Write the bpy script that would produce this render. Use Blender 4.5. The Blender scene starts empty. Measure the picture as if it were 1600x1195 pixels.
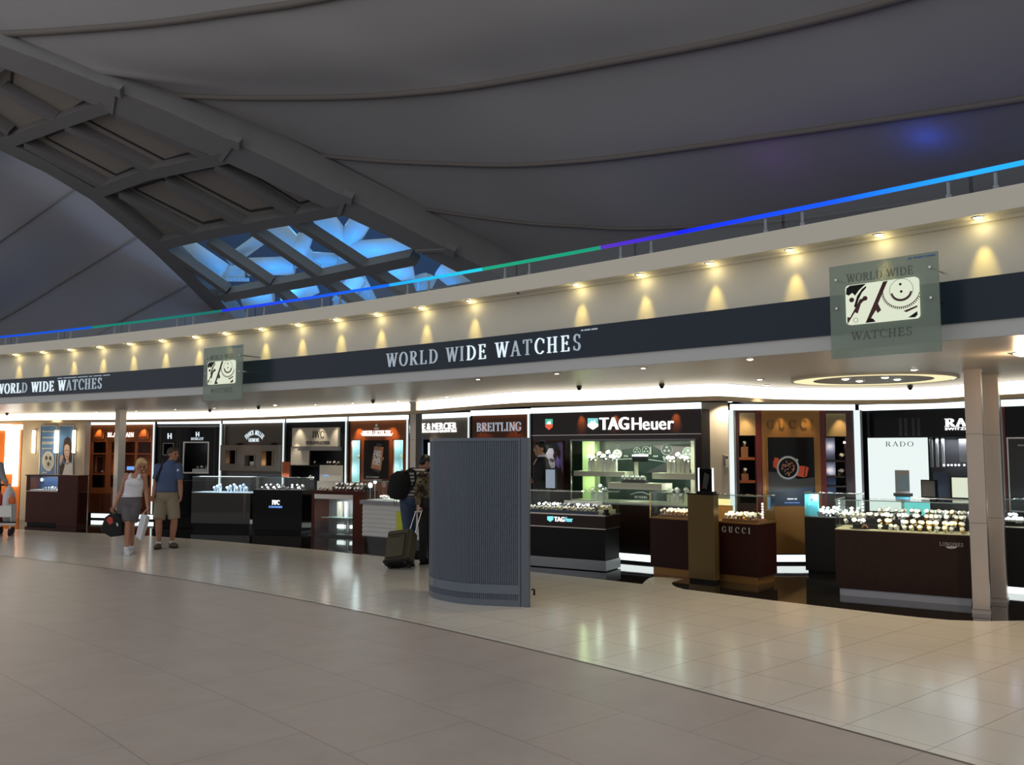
import bpy, math, random
import numpy as np
from mathutils import Vector, Matrix
random.seed(7)
D2 = bpy.data
SC = bpy.context.scene
COL = SC.collection

# ------------------------------------------------------------------ camera, world, exposure
F = 1357.0; EYE = 1.75; CX, CY = 800.0, 597.5
TH = math.atan(102.5 / F)
cd = D2.cameras.new('camera'); cam = D2.objects.new('camera', cd); COL.objects.link(cam)
cd.sensor_fit = 'HORIZONTAL'; cd.sensor_width = 36.0; cd.lens = F / 1600.0 * 36.0
cd.clip_end = 500
cam.location = (0, 0, EYE); cam.rotation_euler = (math.pi / 2 + TH, 0, 0)
SC.camera = cam
SC.view_settings.view_transform = 'Standard'; SC.view_settings.look = 'None'
SC.view_settings.gamma = 1; SC.view_settings.use_curve_mapping = False
SC.view_settings.exposure = 0.0
SC.cycles.sample_clamp_indirect = 6.0
SC.cycles.caustics_reflective = False; SC.cycles.caustics_refractive = False
W = D2.worlds.new('hall_ambient'); SC.world = W; W.use_nodes = True
bg = W.node_tree.nodes['Background']
bg.inputs[0].default_value = (0.97, 0.97, 1.0, 1); bg.inputs[1].default_value = 0.57

# ------------------------------------------------------------------ photograph geometry
def ray(px, py):
    u = (px - CX) / F; v = (CY - py) / F
    return Vector((u, math.cos(TH) - v * math.sin(TH), math.sin(TH) + v * math.cos(TH)))
EYEV = Vector((0, 0, EYE))
def Pz(px, py, z):
    d = ray(px, py); return EYEV + d * ((z - EYE) / d.z)
def Pd(px, py, D):
    d = ray(px, py); return EYEV + d * (D / d.y)
def G(px, py): return Pz(px, py, 0)
SCL = 0.983 / 0.94
AC = Vector((-34.355 * SCL, -30.656 * SCL, 0)); AR = 52.944 * SCL      # centre and radius of the curved shop front
def Cyl(px, py, off=0.0):
    d = ray(px, py); ox, oy = -AC.x, -AC.y; r = AR + off
    a = d.x ** 2 + d.y ** 2; b = 2 * (ox * d.x + oy * d.y); c = ox * ox + oy * oy - r * r
    t = (-b + math.sqrt(b * b - 4 * a * c)) / (2 * a)
    return EYEV + d * t
def phi_of(p): return math.atan2(p.y - AC.y, p.x - AC.x)
def A(phi, off, z): return Vector((AC.x + (AR + off) * math.cos(phi), AC.y + (AR + off) * math.sin(phi), z))
PH_L = phi_of(Cyl(-330, 620)); PH_R = phi_of(Cyl(2300, 480))
Z_SOF, Z_BB, Z_BT, Z_LEDGE, Z_TOP, Z_LED = 2.60, 2.733, 3.075, 3.57, 3.75, 3.935

def zc(x0, y0, s): return lambda x, y: (x0 + x / s, y0 + y / s)
z_a = zc(0, 640, 5.433); z_b = zc(130, 640, 4.976); z_c = zc(230, 640, 5.432); z_d = zc(380, 640, 4.98)
z_e = zc(530, 640, 4.594); z_f = zc(660, 600, 6.639); z_g = zc(820, 640, 6.639); z_h = zc(960, 660, 6.639)
z_i = zc(1090, 620, 6.6375); z_j = zc(1180, 640, 6.639); z_k = zc(1300, 640, 5.978); z_l = zc(1420, 560, 4.594)
z_m = zc(1280, 780, 5.0); z_n = zc(980, 760, 6.154); z_o = zc(820, 740, 6.64); z_w = zc(1200, 360, 3.9825)
z_q = zc(200, 300, 2.6667); z_r = zc(0, 0, 2.0)
ident = lambda x, y: (x, y)

# ------------------------------------------------------------------ materials
def _bsdf(name):
    m = D2.materials.new(name); m.use_nodes = True
    return m, m.node_tree, m.node_tree.nodes['Principled BSDF']
def mat(name, col, rough=0.5, metal=0.0, spec=0.5, em=None, es=0.0, var=0.0, vscale=20.0, bump=0.0):
    m, t, b = _bsdf(name)
    b.inputs['Base Color'].default_value = (*col, 1); b.inputs['Roughness'].default_value = rough
    b.inputs['Metallic'].default_value = metal; b.inputs['Specular IOR Level'].default_value = spec
    if em: b.inputs['Emission Color'].default_value = (*em, 1); b.inputs['Emission Strength'].default_value = es
    if var or bump:
        tc = t.nodes.new('ShaderNodeTexCoord'); n = t.nodes.new('ShaderNodeTexNoise')
        n.inputs['Scale'].default_value = vscale; n.inputs['Detail'].default_value = 4
        t.links.new(tc.outputs['Object'], n.inputs['Vector'])
        if var:
            r = t.nodes.new('ShaderNodeMix'); r.data_type = 'RGBA'
            r.inputs[6].default_value = (*[c * (1 - var) for c in col], 1); r.inputs[7].default_value = (*[min(1, c * (1 + var)) for c in col], 1)
            t.links.new(n.outputs['Fac'], r.inputs[0]); t.links.new(r.outputs[2], b.inputs['Base Color'])
        if bump:
            bp = t.nodes.new('ShaderNodeBump'); bp.inputs['Strength'].default_value = bump; bp.inputs['Distance'].default_value = 0.01
            t.links.new(n.outputs['Fac'], bp.inputs['Height']); t.links.new(bp.outputs[0], b.inputs['Normal'])
    return m
def wood(name, c1, c2, rough=0.3, scale=3.0, axis=2):
    m, t, b = _bsdf(name)
    tc = t.nodes.new('ShaderNodeTexCoord'); mp = t.nodes.new('ShaderNodeMapping'); n = t.nodes.new('ShaderNodeTexNoise')
    sc = [scale * 8] * 3; sc[axis] = scale * 0.6
    mp.inputs['Scale'].default_value = sc
    n.inputs['Scale'].default_value = 1.0; n.inputs['Detail'].default_value = 6; n.inputs['Distortion'].default_value = 0.6
    r = t.nodes.new('ShaderNodeMix'); r.data_type = 'RGBA'; r.inputs[6].default_value = (*c1, 1); r.inputs[7].default_value = (*c2, 1)
    t.links.new(tc.outputs['Object'], mp.inputs[0]); t.links.new(mp.outputs[0], n.inputs['Vector'])
    t.links.new(n.outputs['Fac'], r.inputs[0]); t.links.new(r.outputs[2], b.inputs['Base Color'])
    b.inputs['Roughness'].default_value = rough; b.inputs['Specular IOR Level'].default_value = 0.18
    return m
def emit(name, col, s):
    m = D2.materials.new(name); m.use_nodes = True; t = m.node_tree; t.nodes.clear()
    o = t.nodes.new('ShaderNodeOutputMaterial'); e = t.nodes.new('ShaderNodeEmission')
    e.inputs[0].default_value = (*col, 1); e.inputs[1].default_value = s
    t.links.new(e.outputs[0], o.inputs[0]); return m
def glass(name, tint=(0.95, 0.98, 0.96), base=0.03, rough=0.0):
    m = D2.materials.new(name); m.use_nodes = True; t = m.node_tree; t.nodes.clear()
    o = t.nodes.new('ShaderNodeOutputMaterial'); mx = t.nodes.new('ShaderNodeMixShader')
    tr = t.nodes.new('ShaderNodeBsdfTransparent'); gl = t.nodes.new('ShaderNodeBsdfGlossy'); fr = t.nodes.new('ShaderNodeFresnel')
    ad = t.nodes.new('ShaderNodeMath'); ad.operation = 'ADD'; ad.inputs[1].default_value = base; ad.use_clamp = True
    fr.inputs['IOR'].default_value = 1.3
    tr.inputs[0].default_value = (*tint, 1); gl.inputs['Roughness'].default_value = rough
    ge = t.nodes.new('ShaderNodeNewGeometry'); sb = t.nodes.new('ShaderNodeMath'); sb.operation = 'SUBTRACT'; sb.use_clamp = True
    t.links.new(fr.outputs[0], ad.inputs[0]); t.links.new(ad.outputs[0], sb.inputs[0]); t.links.new(ge.outputs['Backfacing'], sb.inputs[1]); t.links.new(sb.outputs[0], mx.inputs[0])
    t.links.new(tr.outputs[0], mx.inputs[1]); t.links.new(gl.outputs[0], mx.inputs[2]); t.links.new(mx.outputs[0], o.inputs[0])
    return m
def frosted(name, col, alpha):
    m = D2.materials.new(name); m.use_nodes = True; t = m.node_tree; t.nodes.clear()
    o = t.nodes.new('ShaderNodeOutputMaterial'); mx = t.nodes.new('ShaderNodeMixShader')
    tr = t.nodes.new('ShaderNodeBsdfTransparent'); b = t.nodes.new('ShaderNodeBsdfPrincipled')
    tr.inputs[0].default_value = (0.86, 0.93, 0.88, 1)
    b.inputs['Base Color'].default_value = (*col, 1); b.inputs['Roughness'].default_value = 0.25
    mx.inputs[0].default_value = alpha
    t.links.new(tr.outputs[0], mx.inputs[1]); t.links.new(b.outputs[0], mx.inputs[2]); t.links.new(mx.outputs[0], o.inputs[0])
    return m
def tiles(name, c1, c2, cm, sx, sy, rough, mortar=0.006, coat=0.0, veins=0.0, offset=0.0, spec=0.5):
    m, t, b = _bsdf(name)
    uv = t.nodes.new('ShaderNodeUVMap'); br = t.nodes.new('ShaderNodeTexBrick')
    br.offset = offset; br.inputs['Scale'].default_value = 1.0
    br.inputs['Brick Width'].default_value = sx; br.inputs['Row Height'].default_value = sy
    br.inputs['Mortar Size'].default_value = mortar; br.inputs['Mortar Smooth'].default_value = 0.1
    br.inputs['Color1'].default_value = (*c1, 1); br.inputs['Color2'].default_value = (*c2, 1); br.inputs['Mortar'].default_value = (*cm, 1)
    br.inputs['Bias'].default_value = 0.0
    t.links.new(uv.outputs[0], br.inputs['Vector'])
    n = t.nodes.new('ShaderNodeTexNoise'); n.inputs['Scale'].default_value = 2.2; n.inputs['Detail'].default_value = 8; n.inputs['Roughness'].default_value = 0.65
    t.links.new(uv.outputs[0], n.inputs['Vector'])
    mx = t.nodes.new('ShaderNodeMix'); mx.data_type = 'RGBA'; mx.blend_type = 'MULTIPLY'; mx.inputs[0].default_value = 0.22 + veins
    cr = t.nodes.new('ShaderNodeValToRGB'); cr.color_ramp.elements[0].color = (0.62, 0.6, 0.58, 1); cr.color_ramp.elements[1].color = (1, 1, 1, 1)
    cr.color_ramp.elements[0].position = 0.3; cr.color_ramp.elements[1].position = 0.65
    t.links.new(n.outputs['Fac'], cr.inputs[0]); t.links.new(br.outputs['Color'], mx.inputs[6]); t.links.new(cr.outputs[0], mx.inputs[7])
    t.links.new(mx.outputs[2], b.inputs['Base Color'])
    b.inputs['Roughness'].default_value = rough; b.inputs['Coat Weight'].default_value = coat; b.inputs['Coat Roughness'].default_value = 0.05
    b.inputs['Specular IOR Level'].default_value = spec
    n2 = t.nodes.new('ShaderNodeTexNoise'); n2.inputs['Scale'].default_value = 1.3; t.links.new(uv.outputs[0], n2.inputs['Vector'])
    bp = t.nodes.new('ShaderNodeBump'); bp.inputs['Strength'].default_value = 0.06; bp.inputs['Distance'].default_value = 0.02
    t.links.new(n2.outputs['Fac'], bp.inputs['Height']); t.links.new(bp.outputs[0], b.inputs['Normal'])
    return m

M = dict(
    cream=mat('cream_paint', (0.74, 0.71, 0.60), 0.55, var=0.03, vscale=3),
    cream_wall=mat('cream_plaster', (0.62, 0.54, 0.45), 0.6, var=0.04, vscale=6),
    soffit=mat('soffit_paint', (0.50, 0.47, 0.42), 0.35, spec=0.6),
    band=mat('band_slate_blue', (0.017, 0.030, 0.050), 0.24, spec=0.3),
    dark_ceiling=mat('dark_ceiling', (0.16, 0.15, 0.14), 0.6),
    lip=mat('lip_paint', (0.62, 0.5, 0.36), 0.6),
    black=mat('black_lacquer', (0.006, 0.006, 0.007), 0.12, spec=0.16),
    black_matt=mat('black_matt', (0.010, 0.010, 0.011), 0.5, spec=0.2),
    nearblack=mat('dark_brown_lacquer', (0.022, 0.011, 0.008), 0.22, spec=0.35),
    charcoal=mat('charcoal', (0.045, 0.045, 0.05), 0.4),
    grey=mat('mid_grey', (0.25, 0.25, 0.25), 0.5),
    steel=mat('brushed_steel', (0.62, 0.58, 0.53), 0.3, 1.0),
    steel_dark=mat('dark_steel', (0.28, 0.29, 0.31), 0.35, 0.8),
    chrome=mat('chrome', (0.8, 0.8, 0.82), 0.12, 1.0),
    gold=mat('gold_metal', (0.85, 0.62, 0.25), 0.22, 1.0),
    brass=mat('brass_panel', (0.34, 0.165, 0.045), 0.34, 0.5),
    bronze=mat('bronze_panel', (0.16, 0.105, 0.04), 0.35, 0.5),
    white=mat('white_lacquer', (0.78, 0.78, 0.76), 0.35),
    ivory=mat('ivory_block', (0.8, 0.8, 0.66), 0.4),
    offwhite=mat('offwhite_panel', (0.72, 0.66, 0.55), 0.4),
    mahogany=wood('mahogany', (0.10, 0.028, 0.010), (0.17, 0.05, 0.018), 0.25),
    redwood=wood('red_brown_wood', (0.060, 0.013, 0.007), (0.095, 0.021, 0.011), 0.35),
    darkwood=wood('dark_brown_wood', (0.020, 0.009, 0.006), (0.030, 0.013, 0.009), 0.38),
    cherry=wood('cherry_wood', (0.30, 0.085, 0.025), (0.42, 0.13, 0.04), 0.3),
    maroon=mat('maroon_lacquer', (0.035, 0.007, 0.006), 0.25),
    crimson=mat('crimson_lacquer', (0.16, 0.012, 0.006), 0.3),
    taupe=mat('taupe_panel', (0.085, 0.066, 0.052), 0.45),
    taupe_light=mat('taupe_frame', (0.18, 0.15, 0.12), 0.45),
    orange=mat('orange_paint', (0.85, 0.22, 0.03), 0.5),
    orange_box=mat('orange_board', (0.65, 0.13, 0.03), 0.45),
    yellow=mat('yellow_green_card', (0.75, 0.8, 0.05), 0.4),
    teal=mat('pale_teal_panel', (0.50, 0.74, 0.76), 0.4),
    green_panel=mat('pale_green_panel', (0.52, 0.68, 0.36), 0.45),
    green_back=mat('dark_green_back', (0.010, 0.022, 0.019), 0.35),
    navy=mat('navy_print', (0.02, 0.05, 0.12), 0.35),
    blue_print=mat('blue_print', (0.06, 0.16, 0.42), 0.35),
    mid_blue=mat('mid_blue_print', (0.12, 0.28, 0.60), 0.35),
    violet=mat('violet_print', (0.30, 0.22, 0.62), 0.4),
    skin_print=mat('skin_print', (0.72, 0.52, 0.45), 0.4),
    grey_print=mat('grey_print', (0.30, 0.33, 0.33), 0.4),
    pale_print=mat('pale_print', (0.62, 0.66, 0.66), 0.4),
    hair_print=mat('hair_print', (0.04, 0.018, 0.014), 0.5),
    red_print=mat('red_print', (0.75, 0.09, 0.03), 0.4),
    copper=mat('copper_print', (0.55, 0.25, 0.14), 0.35),
    dial=mat('dial_white', (0.82, 0.82, 0.85), 0.3),
    dial_dark=mat('dial_dark', (0.02, 0.02, 0.03), 0.25),
    leather=mat('dark_leather', (0.03, 0.018, 0.012), 0.5),
    tan_leather=mat('tan_tray', (0.32, 0.14, 0.06), 0.55),
    cushion=mat('cream_cushion', (0.66, 0.62, 0.42), 0.7),
    rubber=mat('black_rubber', (0.012, 0.012, 0.012), 0.7),
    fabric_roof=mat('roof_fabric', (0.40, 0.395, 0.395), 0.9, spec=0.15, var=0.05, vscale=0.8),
    fabric_shaded=mat('shaded_fabric', (0.255, 0.255, 0.285), 0.9, spec=0.15, var=0.05, vscale=0.8),  # same cloth as the roof fabric, with the lower left's shade in its colour
    seam=mat('seam_cloth', (0.215, 0.195, 0.18), 0.9, spec=0.1),
    truss=mat('truss_grey', (0.20, 0.195, 0.19), 0.55, var=0.08, vscale=2),
    truss_beam=mat('truss_edge_grey', (0.25, 0.245, 0.24), 0.55, var=0.08, vscale=2),
    coffer=mat('coffer_panel', (0.30, 0.27, 0.235), 0.7, var=0.06, vscale=1.5),
    glass=glass('clear_glass'),
    glass_blue=glass('roof_glazing', (0.75, 0.9, 1.0), 0.02),
    glass_rail=glass('railing_glass', (0.72, 0.80, 0.82), 0.06),
    frost=frosted('frosted_green_glass', (0.30, 0.37, 0.32), 0.52),
    mirror_black=mat('black_mirror_panel', (0.015, 0.013, 0.011), 0.05, spec=0.6),
    e_white=emit('white_light', (1.0, 0.99, 0.95), 4.0),
    e_strip=emit('strip_light', (0.86, 0.97, 1.0), 1.6),
    e_cove=emit('cove_light', (1.0, 0.92, 0.76), 2.4),
    e_kick=emit('kick_light', (0.92, 1.0, 0.98), 1.6),
    e_sign=emit('sign_white', (1.0, 1.0, 1.0), 2.2),
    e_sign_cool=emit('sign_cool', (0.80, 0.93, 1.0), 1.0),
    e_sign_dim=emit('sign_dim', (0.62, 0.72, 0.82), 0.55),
    e_blue=emit('sign_blue', (0.18, 0.4, 0.95), 1.0),
    e_lamp=emit('lamp_face', (1.0, 0.92, 0.70), 9.0),
    e_warm=emit('sconce_glow', (1.0, 0.86, 0.55), 7.0),
    e_yellow=emit('yellow_light', (1.0, 0.9, 0.45), 3.0),
    e_panel=emit('lightbox_panel', (0.86, 0.95, 0.93), 0.98),
    e_ring=emit('ring_glow', (1.0, 0.86, 0.5), 1.1),
    e_film=emit('backlit_cream_film', (0.86, 0.92, 0.72), 0.85),
    e_cyan=emit('cyan_light', (0.25, 0.85, 0.95), 1.1),
    ringdisc=mat('ring_disc', (0.30, 0.26, 0.21), 0.5),
)
# floors
M['beige'] = tiles('beige_stone', (0.465, 0.400, 0.355), (0.445, 0.382, 0.34), (0.32, 0.275, 0.245), 1.2, 0.9, 0.34, 0.005, veins=0.1, offset=0.5, spec=0.35)
M['creamfloor'] = tiles('cream_stone', (0.70, 0.655, 0.565), (0.675, 0.63, 0.545), (0.42, 0.37, 0.30), 0.6, 0.6, 0.17, 0.004, veins=-0.1, spec=0.55)
M['blackfloor'] = tiles('black_marble', (0.012, 0.011, 0.010), (0.016, 0.014, 0.013), (0.05, 0.045, 0.04), 0.6, 0.6, 0.045, 0.004, veins=0.1, spec=0.75)

# ------------------------------------------------------------------ mesh builder
class MB:
    def __init__(s): s.v = []; s.f = []; s.m = []; s.uv = []
    def add(s, vs, fs, m, uvs=None):
        b = len(s.v); s.v += [tuple(v) for v in vs]
        for k, f in enumerate(fs):
            s.f.append([b + i for i in f]); s.m.append(m)
            s.uv.append(uvs[k] if uvs else None)
        return s
    def box(s, x0, x1, y0, y1, z0, z1, m):
        v = [(x0, y0, z0), (x1, y0, z0), (x1, y1, z0), (x0, y1, z0), (x0, y0, z1), (x1, y0, z1), (x1, y1, z1), (x0, y1, z1)]
        return s.add(v, [(3, 2, 1, 0), (4, 5, 6, 7), (0, 1, 5, 4), (1, 2, 6, 5), (2, 3, 7, 6), (3, 0, 4, 7)], m)
    def prism(s, poly, y0, y1, m, f=None):
        f = f or (lambda u, y, z: (u, y, z)); n = len(poly)
        v = [f(u, y0, z) for u, z in poly] + [f(u, y1, z) for u, z in poly]
        fs = [list(range(n)), list(range(2 * n - 1, n - 1, -1))] + [(i + n, (i + 1) % n + n, (i + 1) % n, i) for i in range(n)]
        return s.add(v, fs, m)
    def slab(s, poly, z0, z1, m):
        n = len(poly); v = [(p[0], p[1], z0) for p in poly] + [(p[0], p[1], z1) for p in poly]
        return s.add(v, [list(range(n - 1, -1, -1)), list(range(n, 2 * n))] + [(i, (i + 1) % n, (i + 1) % n + n, i + n) for i in range(n)], m)
    def bar(s, p0, p1, w, h, up, m):
        p0 = Vector(p0); p1 = Vector(p1); d = (p1 - p0).normalized(); up = Vector(up)
        a = d.cross(up).normalized() * (w / 2); b = a.cross(d).normalized() * (h / 2)
        v = [p + sa * a + sb * b for p in (p0, p1) for sa, sb in ((-1, -1), (1, -1), (1, 1), (-1, 1))]
        return s.add(v, [(3, 2, 1, 0), (4, 5, 6, 7), (0, 1, 5, 4), (1, 2, 6, 5), (2, 3, 7, 6), (3, 0, 4, 7)], m)
    def tube(s, pts, r, m, n=10, caps=True):
        pts = [Vector(p) for p in pts]; rs = r if isinstance(r, (list, tuple)) else [r] * len(pts)
        v = []; fs = []; pa = None
        for i, p in enumerate(pts):
            d = (pts[min(i + 1, len(pts) - 1)] - pts[max(i - 1, 0)]).normalized()
            if pa is None:
                pa = d.orthogonal().normalized()
            pa = (pa - d * pa.dot(d)).normalized(); pb = d.cross(pa)
            for k in range(n):
                t = 2 * math.pi * k / n
                v.append(p + (pa * math.cos(t) + pb * math.sin(t)) * rs[i])
        for i in range(len(pts) - 1):
            for k in range(n):
                fs.append((i * n + k, i * n + (k + 1) % n, (i + 1) * n + (k + 1) % n, (i + 1) * n + k))
        if caps:
            fs.append(list(range(n - 1, -1, -1))); fs.append(list(range((len(pts) - 1) * n, len(pts) * n)))
        return s.add(v, fs, m)
    def loft(s, rings, m, n=16, caps=True):
        # rings: (centre, side vector, front vector): elliptical sections
        v = []; fs = []
        for c, a, b in rings:
            c = Vector(c); a = Vector(a); b = Vector(b)
            for k in range(n):
                t = 2 * math.pi * k / n; v.append(c + a * math.cos(t) + b * math.sin(t))
        for i in range(len(rings) - 1):
            for k in range(n): fs.append((i * n + k, i * n + (k + 1) % n, (i + 1) * n + (k + 1) % n, (i + 1) * n + k))
        if caps:
            fs.append(list(range(n - 1, -1, -1))); fs.append(list(range((len(rings) - 1) * n, len(rings) * n)))
        return s.add(v, fs, m)
    def sph(s, c, r, m, n=14, k=9, ax=None):
        c = Vector(c); r = r if isinstance(r, (tuple, list)) else (r, r, r); ax = ax or Matrix.Identity(3)
        v = [c + ax @ Vector((0, 0, -r[2]))]
        for i in range(1, k):
            a = math.pi * i / k
            for j in range(n):
                b = 2 * math.pi * j / n
                v.append(c + ax @ Vector((r[0] * math.sin(a) * math.cos(b), r[1] * math.sin(a) * math.sin(b), -r[2] * math.cos(a))))
        v.append(c + ax @ Vector((0, 0, r[2]))); fs = []
        for j in range(n):
            fs.append((0, 1 + (j + 1) % n, 1 + j)); fs.append((len(v) - 1, 1 + (k - 2) * n + j, 1 + (k - 2) * n + (j + 1) % n))
            for i in range(k - 2): fs.append((1 + i * n + j, 1 + i * n + (j + 1) % n, 1 + (i + 1) * n + (j + 1) % n, 1 + (i + 1) * n + j))
        return s.add(v, fs, m)
    def sweep(s, prof, p0, p1, n, m, closed=True):
        k = len(prof); v = []; fs = []
        for i in range(n + 1):
            ph = p0 + (p1 - p0) * i / n
            v += [A(ph, o, z) for o, z in prof]
        for i in range(n):
            for j in range(k if closed else k - 1):
                fs.append((i * k + j, (i + 1) * k + j, (i + 1) * k + (j + 1) % k, i * k + (j + 1) % k))
        if closed:
            fs.append(list(range(k))); fs.append(list(range((n + 1) * k - 1, n * k - 1, -1)))
        return s.add(v, fs, m)
    def build(s, name, parent=None, loc=None, smooth=False, bevel=0.0, fix=True):
        me = D2.meshes.new(name)
        o = Vector(loc) if loc is not None else Vector((0, 0, 0))
        me.from_pydata([(v[0] - o.x, v[1] - o.y, v[2] - o.z) for v in s.v], [], s.f)
        ms = []
        for m in s.m:
            if m not in ms: ms.append(m)
        for m in ms: me.materials.append(m)
        me.polygons.foreach_set('material_index', [ms.index(m) for m in s.m])
        if any(u is not None for u in s.uv):
            l = me.uv_layers.new(name='UVMap'); i = 0
            for p in me.polygons:
                u = s.uv[p.index]
                for q in range(p.loop_total):
                    l.data[p.loop_start + q].uv = u[q] if u else (0, 0)
        if fix:
            import bmesh
            b = bmesh.new(); b.from_mesh(me); bmesh.ops.recalc_face_normals(b, faces=b.faces); b.to_mesh(me); b.free()
        if smooth: me.polygons.foreach_set('use_smooth', [True] * len(me.polygons))
        ob = D2.objects.new(name, me); COL.objects.link(ob)
        if parent is None: ob.location = o
        elif loc is not None: ob.location = o
        if parent: ob.parent = parent
        if bevel:
            bv = ob.modifiers.new('bevel', 'BEVEL'); bv.width = bevel; bv.segments = 2; bv.limit_method = 'ANGLE'; bv.angle_limit = 0.7
        return ob

def tag(o, label, cat, group=None, kind=None):
    o['label'] = label; o['category'] = cat
    if group: o['group'] = group
    if kind: o['kind'] = kind
    return o
def thing(name, label, cat, loc=(0, 0, 0), rz=0.0, group=None):
    o = D2.objects.new(name, None); COL.objects.link(o); o.location = loc; o.rotation_euler = (0, 0, rz)
    o.empty_display_size = 0.1
    return tag(o, label, cat, group)
def struct(o): o['kind'] = 'structure'; return o
def dup(root, loc, rz=None, label=None, group=None):
    r = root.copy(); COL.objects.link(r); r.location = loc
    if rz is not None: r.rotation_euler = (0, 0, rz)
    if label: r['label'] = label
    if group: r['group'] = group
    for ch in list(root.children):
        c = ch.copy(); COL.objects.link(c); c.parent = r
        for g in ch.children:
            d = g.copy(); COL.objects.link(d); d.parent = c
    return r
def lamp(kind, name, loc, energy, col=(1, 1, 1), parent=None, size=0.05, size_y=None, cone=60, blend=0.5, aim=None, radius=0.03):
    l = D2.lights.new(name, kind); l.energy = energy; l.color = col
    if kind == 'AREA':
        l.size = size
        if size_y: l.shape = 'RECTANGLE'; l.size_y = size_y
    else: l.shadow_soft_size = radius
    if kind == 'SPOT': l.spot_size = math.radians(cone); l.spot_blend = blend
    o = D2.objects.new(name, l); COL.objects.link(o); o.location = loc
    if aim is not None:
        o.rotation_euler = Vector(aim).to_track_quat('-Z', 'Y').to_euler()
    if parent: o.parent = parent
    return o

class Fr:
    """A vertical plane standing on the floor: u runs along it, y goes back, z up."""
    def __init__(s, pL, pR):
        s.o = Vector((pL[0], pL[1], 0)); d = Vector((pR[0] - pL[0], pR[1] - pL[1], 0)); s.W = d.length
        s.x = d.normalized(); s.y = Vector((-s.x.y, s.x.x, 0)); s.rz = math.atan2(s.x.y, s.x.x)
    def px(s, px, py, off=0.0):
        d = ray(px, py); o = s.o + s.y * off
        t = (o - EYEV).dot(s.y) / d.dot(s.y); p = EYEV + d * t
        return ((p - s.o).dot(s.x), p.z)
    def loc(s, p): q = Vector(p) - s.o; return Vector((q.dot(s.x), q.dot(s.y), p[2] if len(p) > 2 else 0))
    def wor(s, u, y, z): return s.o + s.x * u + s.y * y + Vector((0, 0, z))
    def poly(s, mb, pts, m, y0=-0.004, d=0.003, z=ident, off=None):
        q = [s.px(*z(*p), y0 if off is None else off) for p in pts]
        mb.prism(q, y0, y0 + d, m)
    def rect(s, mb, x0, y0, x1, y1, m, yy=-0.004, d=0.003, z=ident):
        s.poly(mb, [(x0, y0), (x1, y0), (x1, y1), (x0, y1)], m, yy, d, z)
    def bounds(s, x0, y0, x1, y1, z=ident, off=0.0):
        xm, ym = (x0 + x1) / 2, (y0 + y1) / 2
        return (s.px(*z(x0, ym), off)[0], s.px(*z(x1, ym), off)[0], s.px(*z(xm, y1), off)[1], s.px(*z(xm, y0), off)[1])
def holed(mb, u0, u1, z0, z1, y0, y1, holes, m):
    us = sorted({u0, u1, *[h[0] for h in holes], *[h[1] for h in holes]}); zs = sorted({z0, z1, *[h[2] for h in holes], *[h[3] for h in holes]})
    us = [u for u in us if u0 <= u <= u1]; zs = [z for z in zs if z0 <= z <= z1]
    for a, b in zip(us, us[1:]):
        for c, d in zip(zs, zs[1:]):
            cu, cz = (a + b) / 2, (c + d) / 2
            if any(h[0] < cu < h[1] and h[2] < cz < h[3] for h in holes): continue
            mb.box(a, b, y0, y1, c, d, m)
def ell(cx, cy, rx, ry, n=28, a0=0, a1=360):
    return [(cx + rx * math.cos(math.radians(a0 + (a1 - a0) * i / n)), cy + ry * math.sin(math.radians(a0 + (a1 - a0) * i / n))) for i in range(n if a1 - a0 == 360 else n + 1)]

# ------------------------------------------------------------------ lettering
TK, TN, SF = 0.105, 0.05, 0.045
def _bx(x0, x1, y0, y1): return [(x0, y0), (x1, y0), (x1, y1), (x0, y1)]
def _dg(x0, y0, x1, y1, w): return [(x0 - w / 2, y0), (x0 + w / 2, y0), (x1 + w / 2, y1), (x1 - w / 2, y1)]
def _arc(cx, cy, rx, ry, a0, a1, n=14, tk=TK, tn=TN):
    q = []
    for i in range(n):
        t0 = math.radians(a0 + (a1 - a0) * i / n); t1 = math.radians(a0 + (a1 - a0) * (i + 1) / n)
        q.append([(cx + rx * math.cos(t0), cy + ry * math.sin(t0)), (cx + rx * math.cos(t1), cy + ry * math.sin(t1)),
                  (cx + (rx - tk) * math.cos(t1), cy + (ry - tn) * math.sin(t1)), (cx + (rx - tk) * math.cos(t0), cy + (ry - tn) * math.sin(t0))])
    return q
def _st(x, sb=True, stp=True, ext=0.09):
    q = [_bx(x, x + TK, 0, 1)]
    if sb: q.append(_bx(x - ext, x + TK + ext, 0, SF))
    if stp: q.append(_bx(x - ext, x + TK + ext, 1 - SF, 1))
    return q
def _sr(xc, y, w=0.28): return _bx(xc - w / 2, xc + w / 2, y, y + SF)
GL = {}
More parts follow.
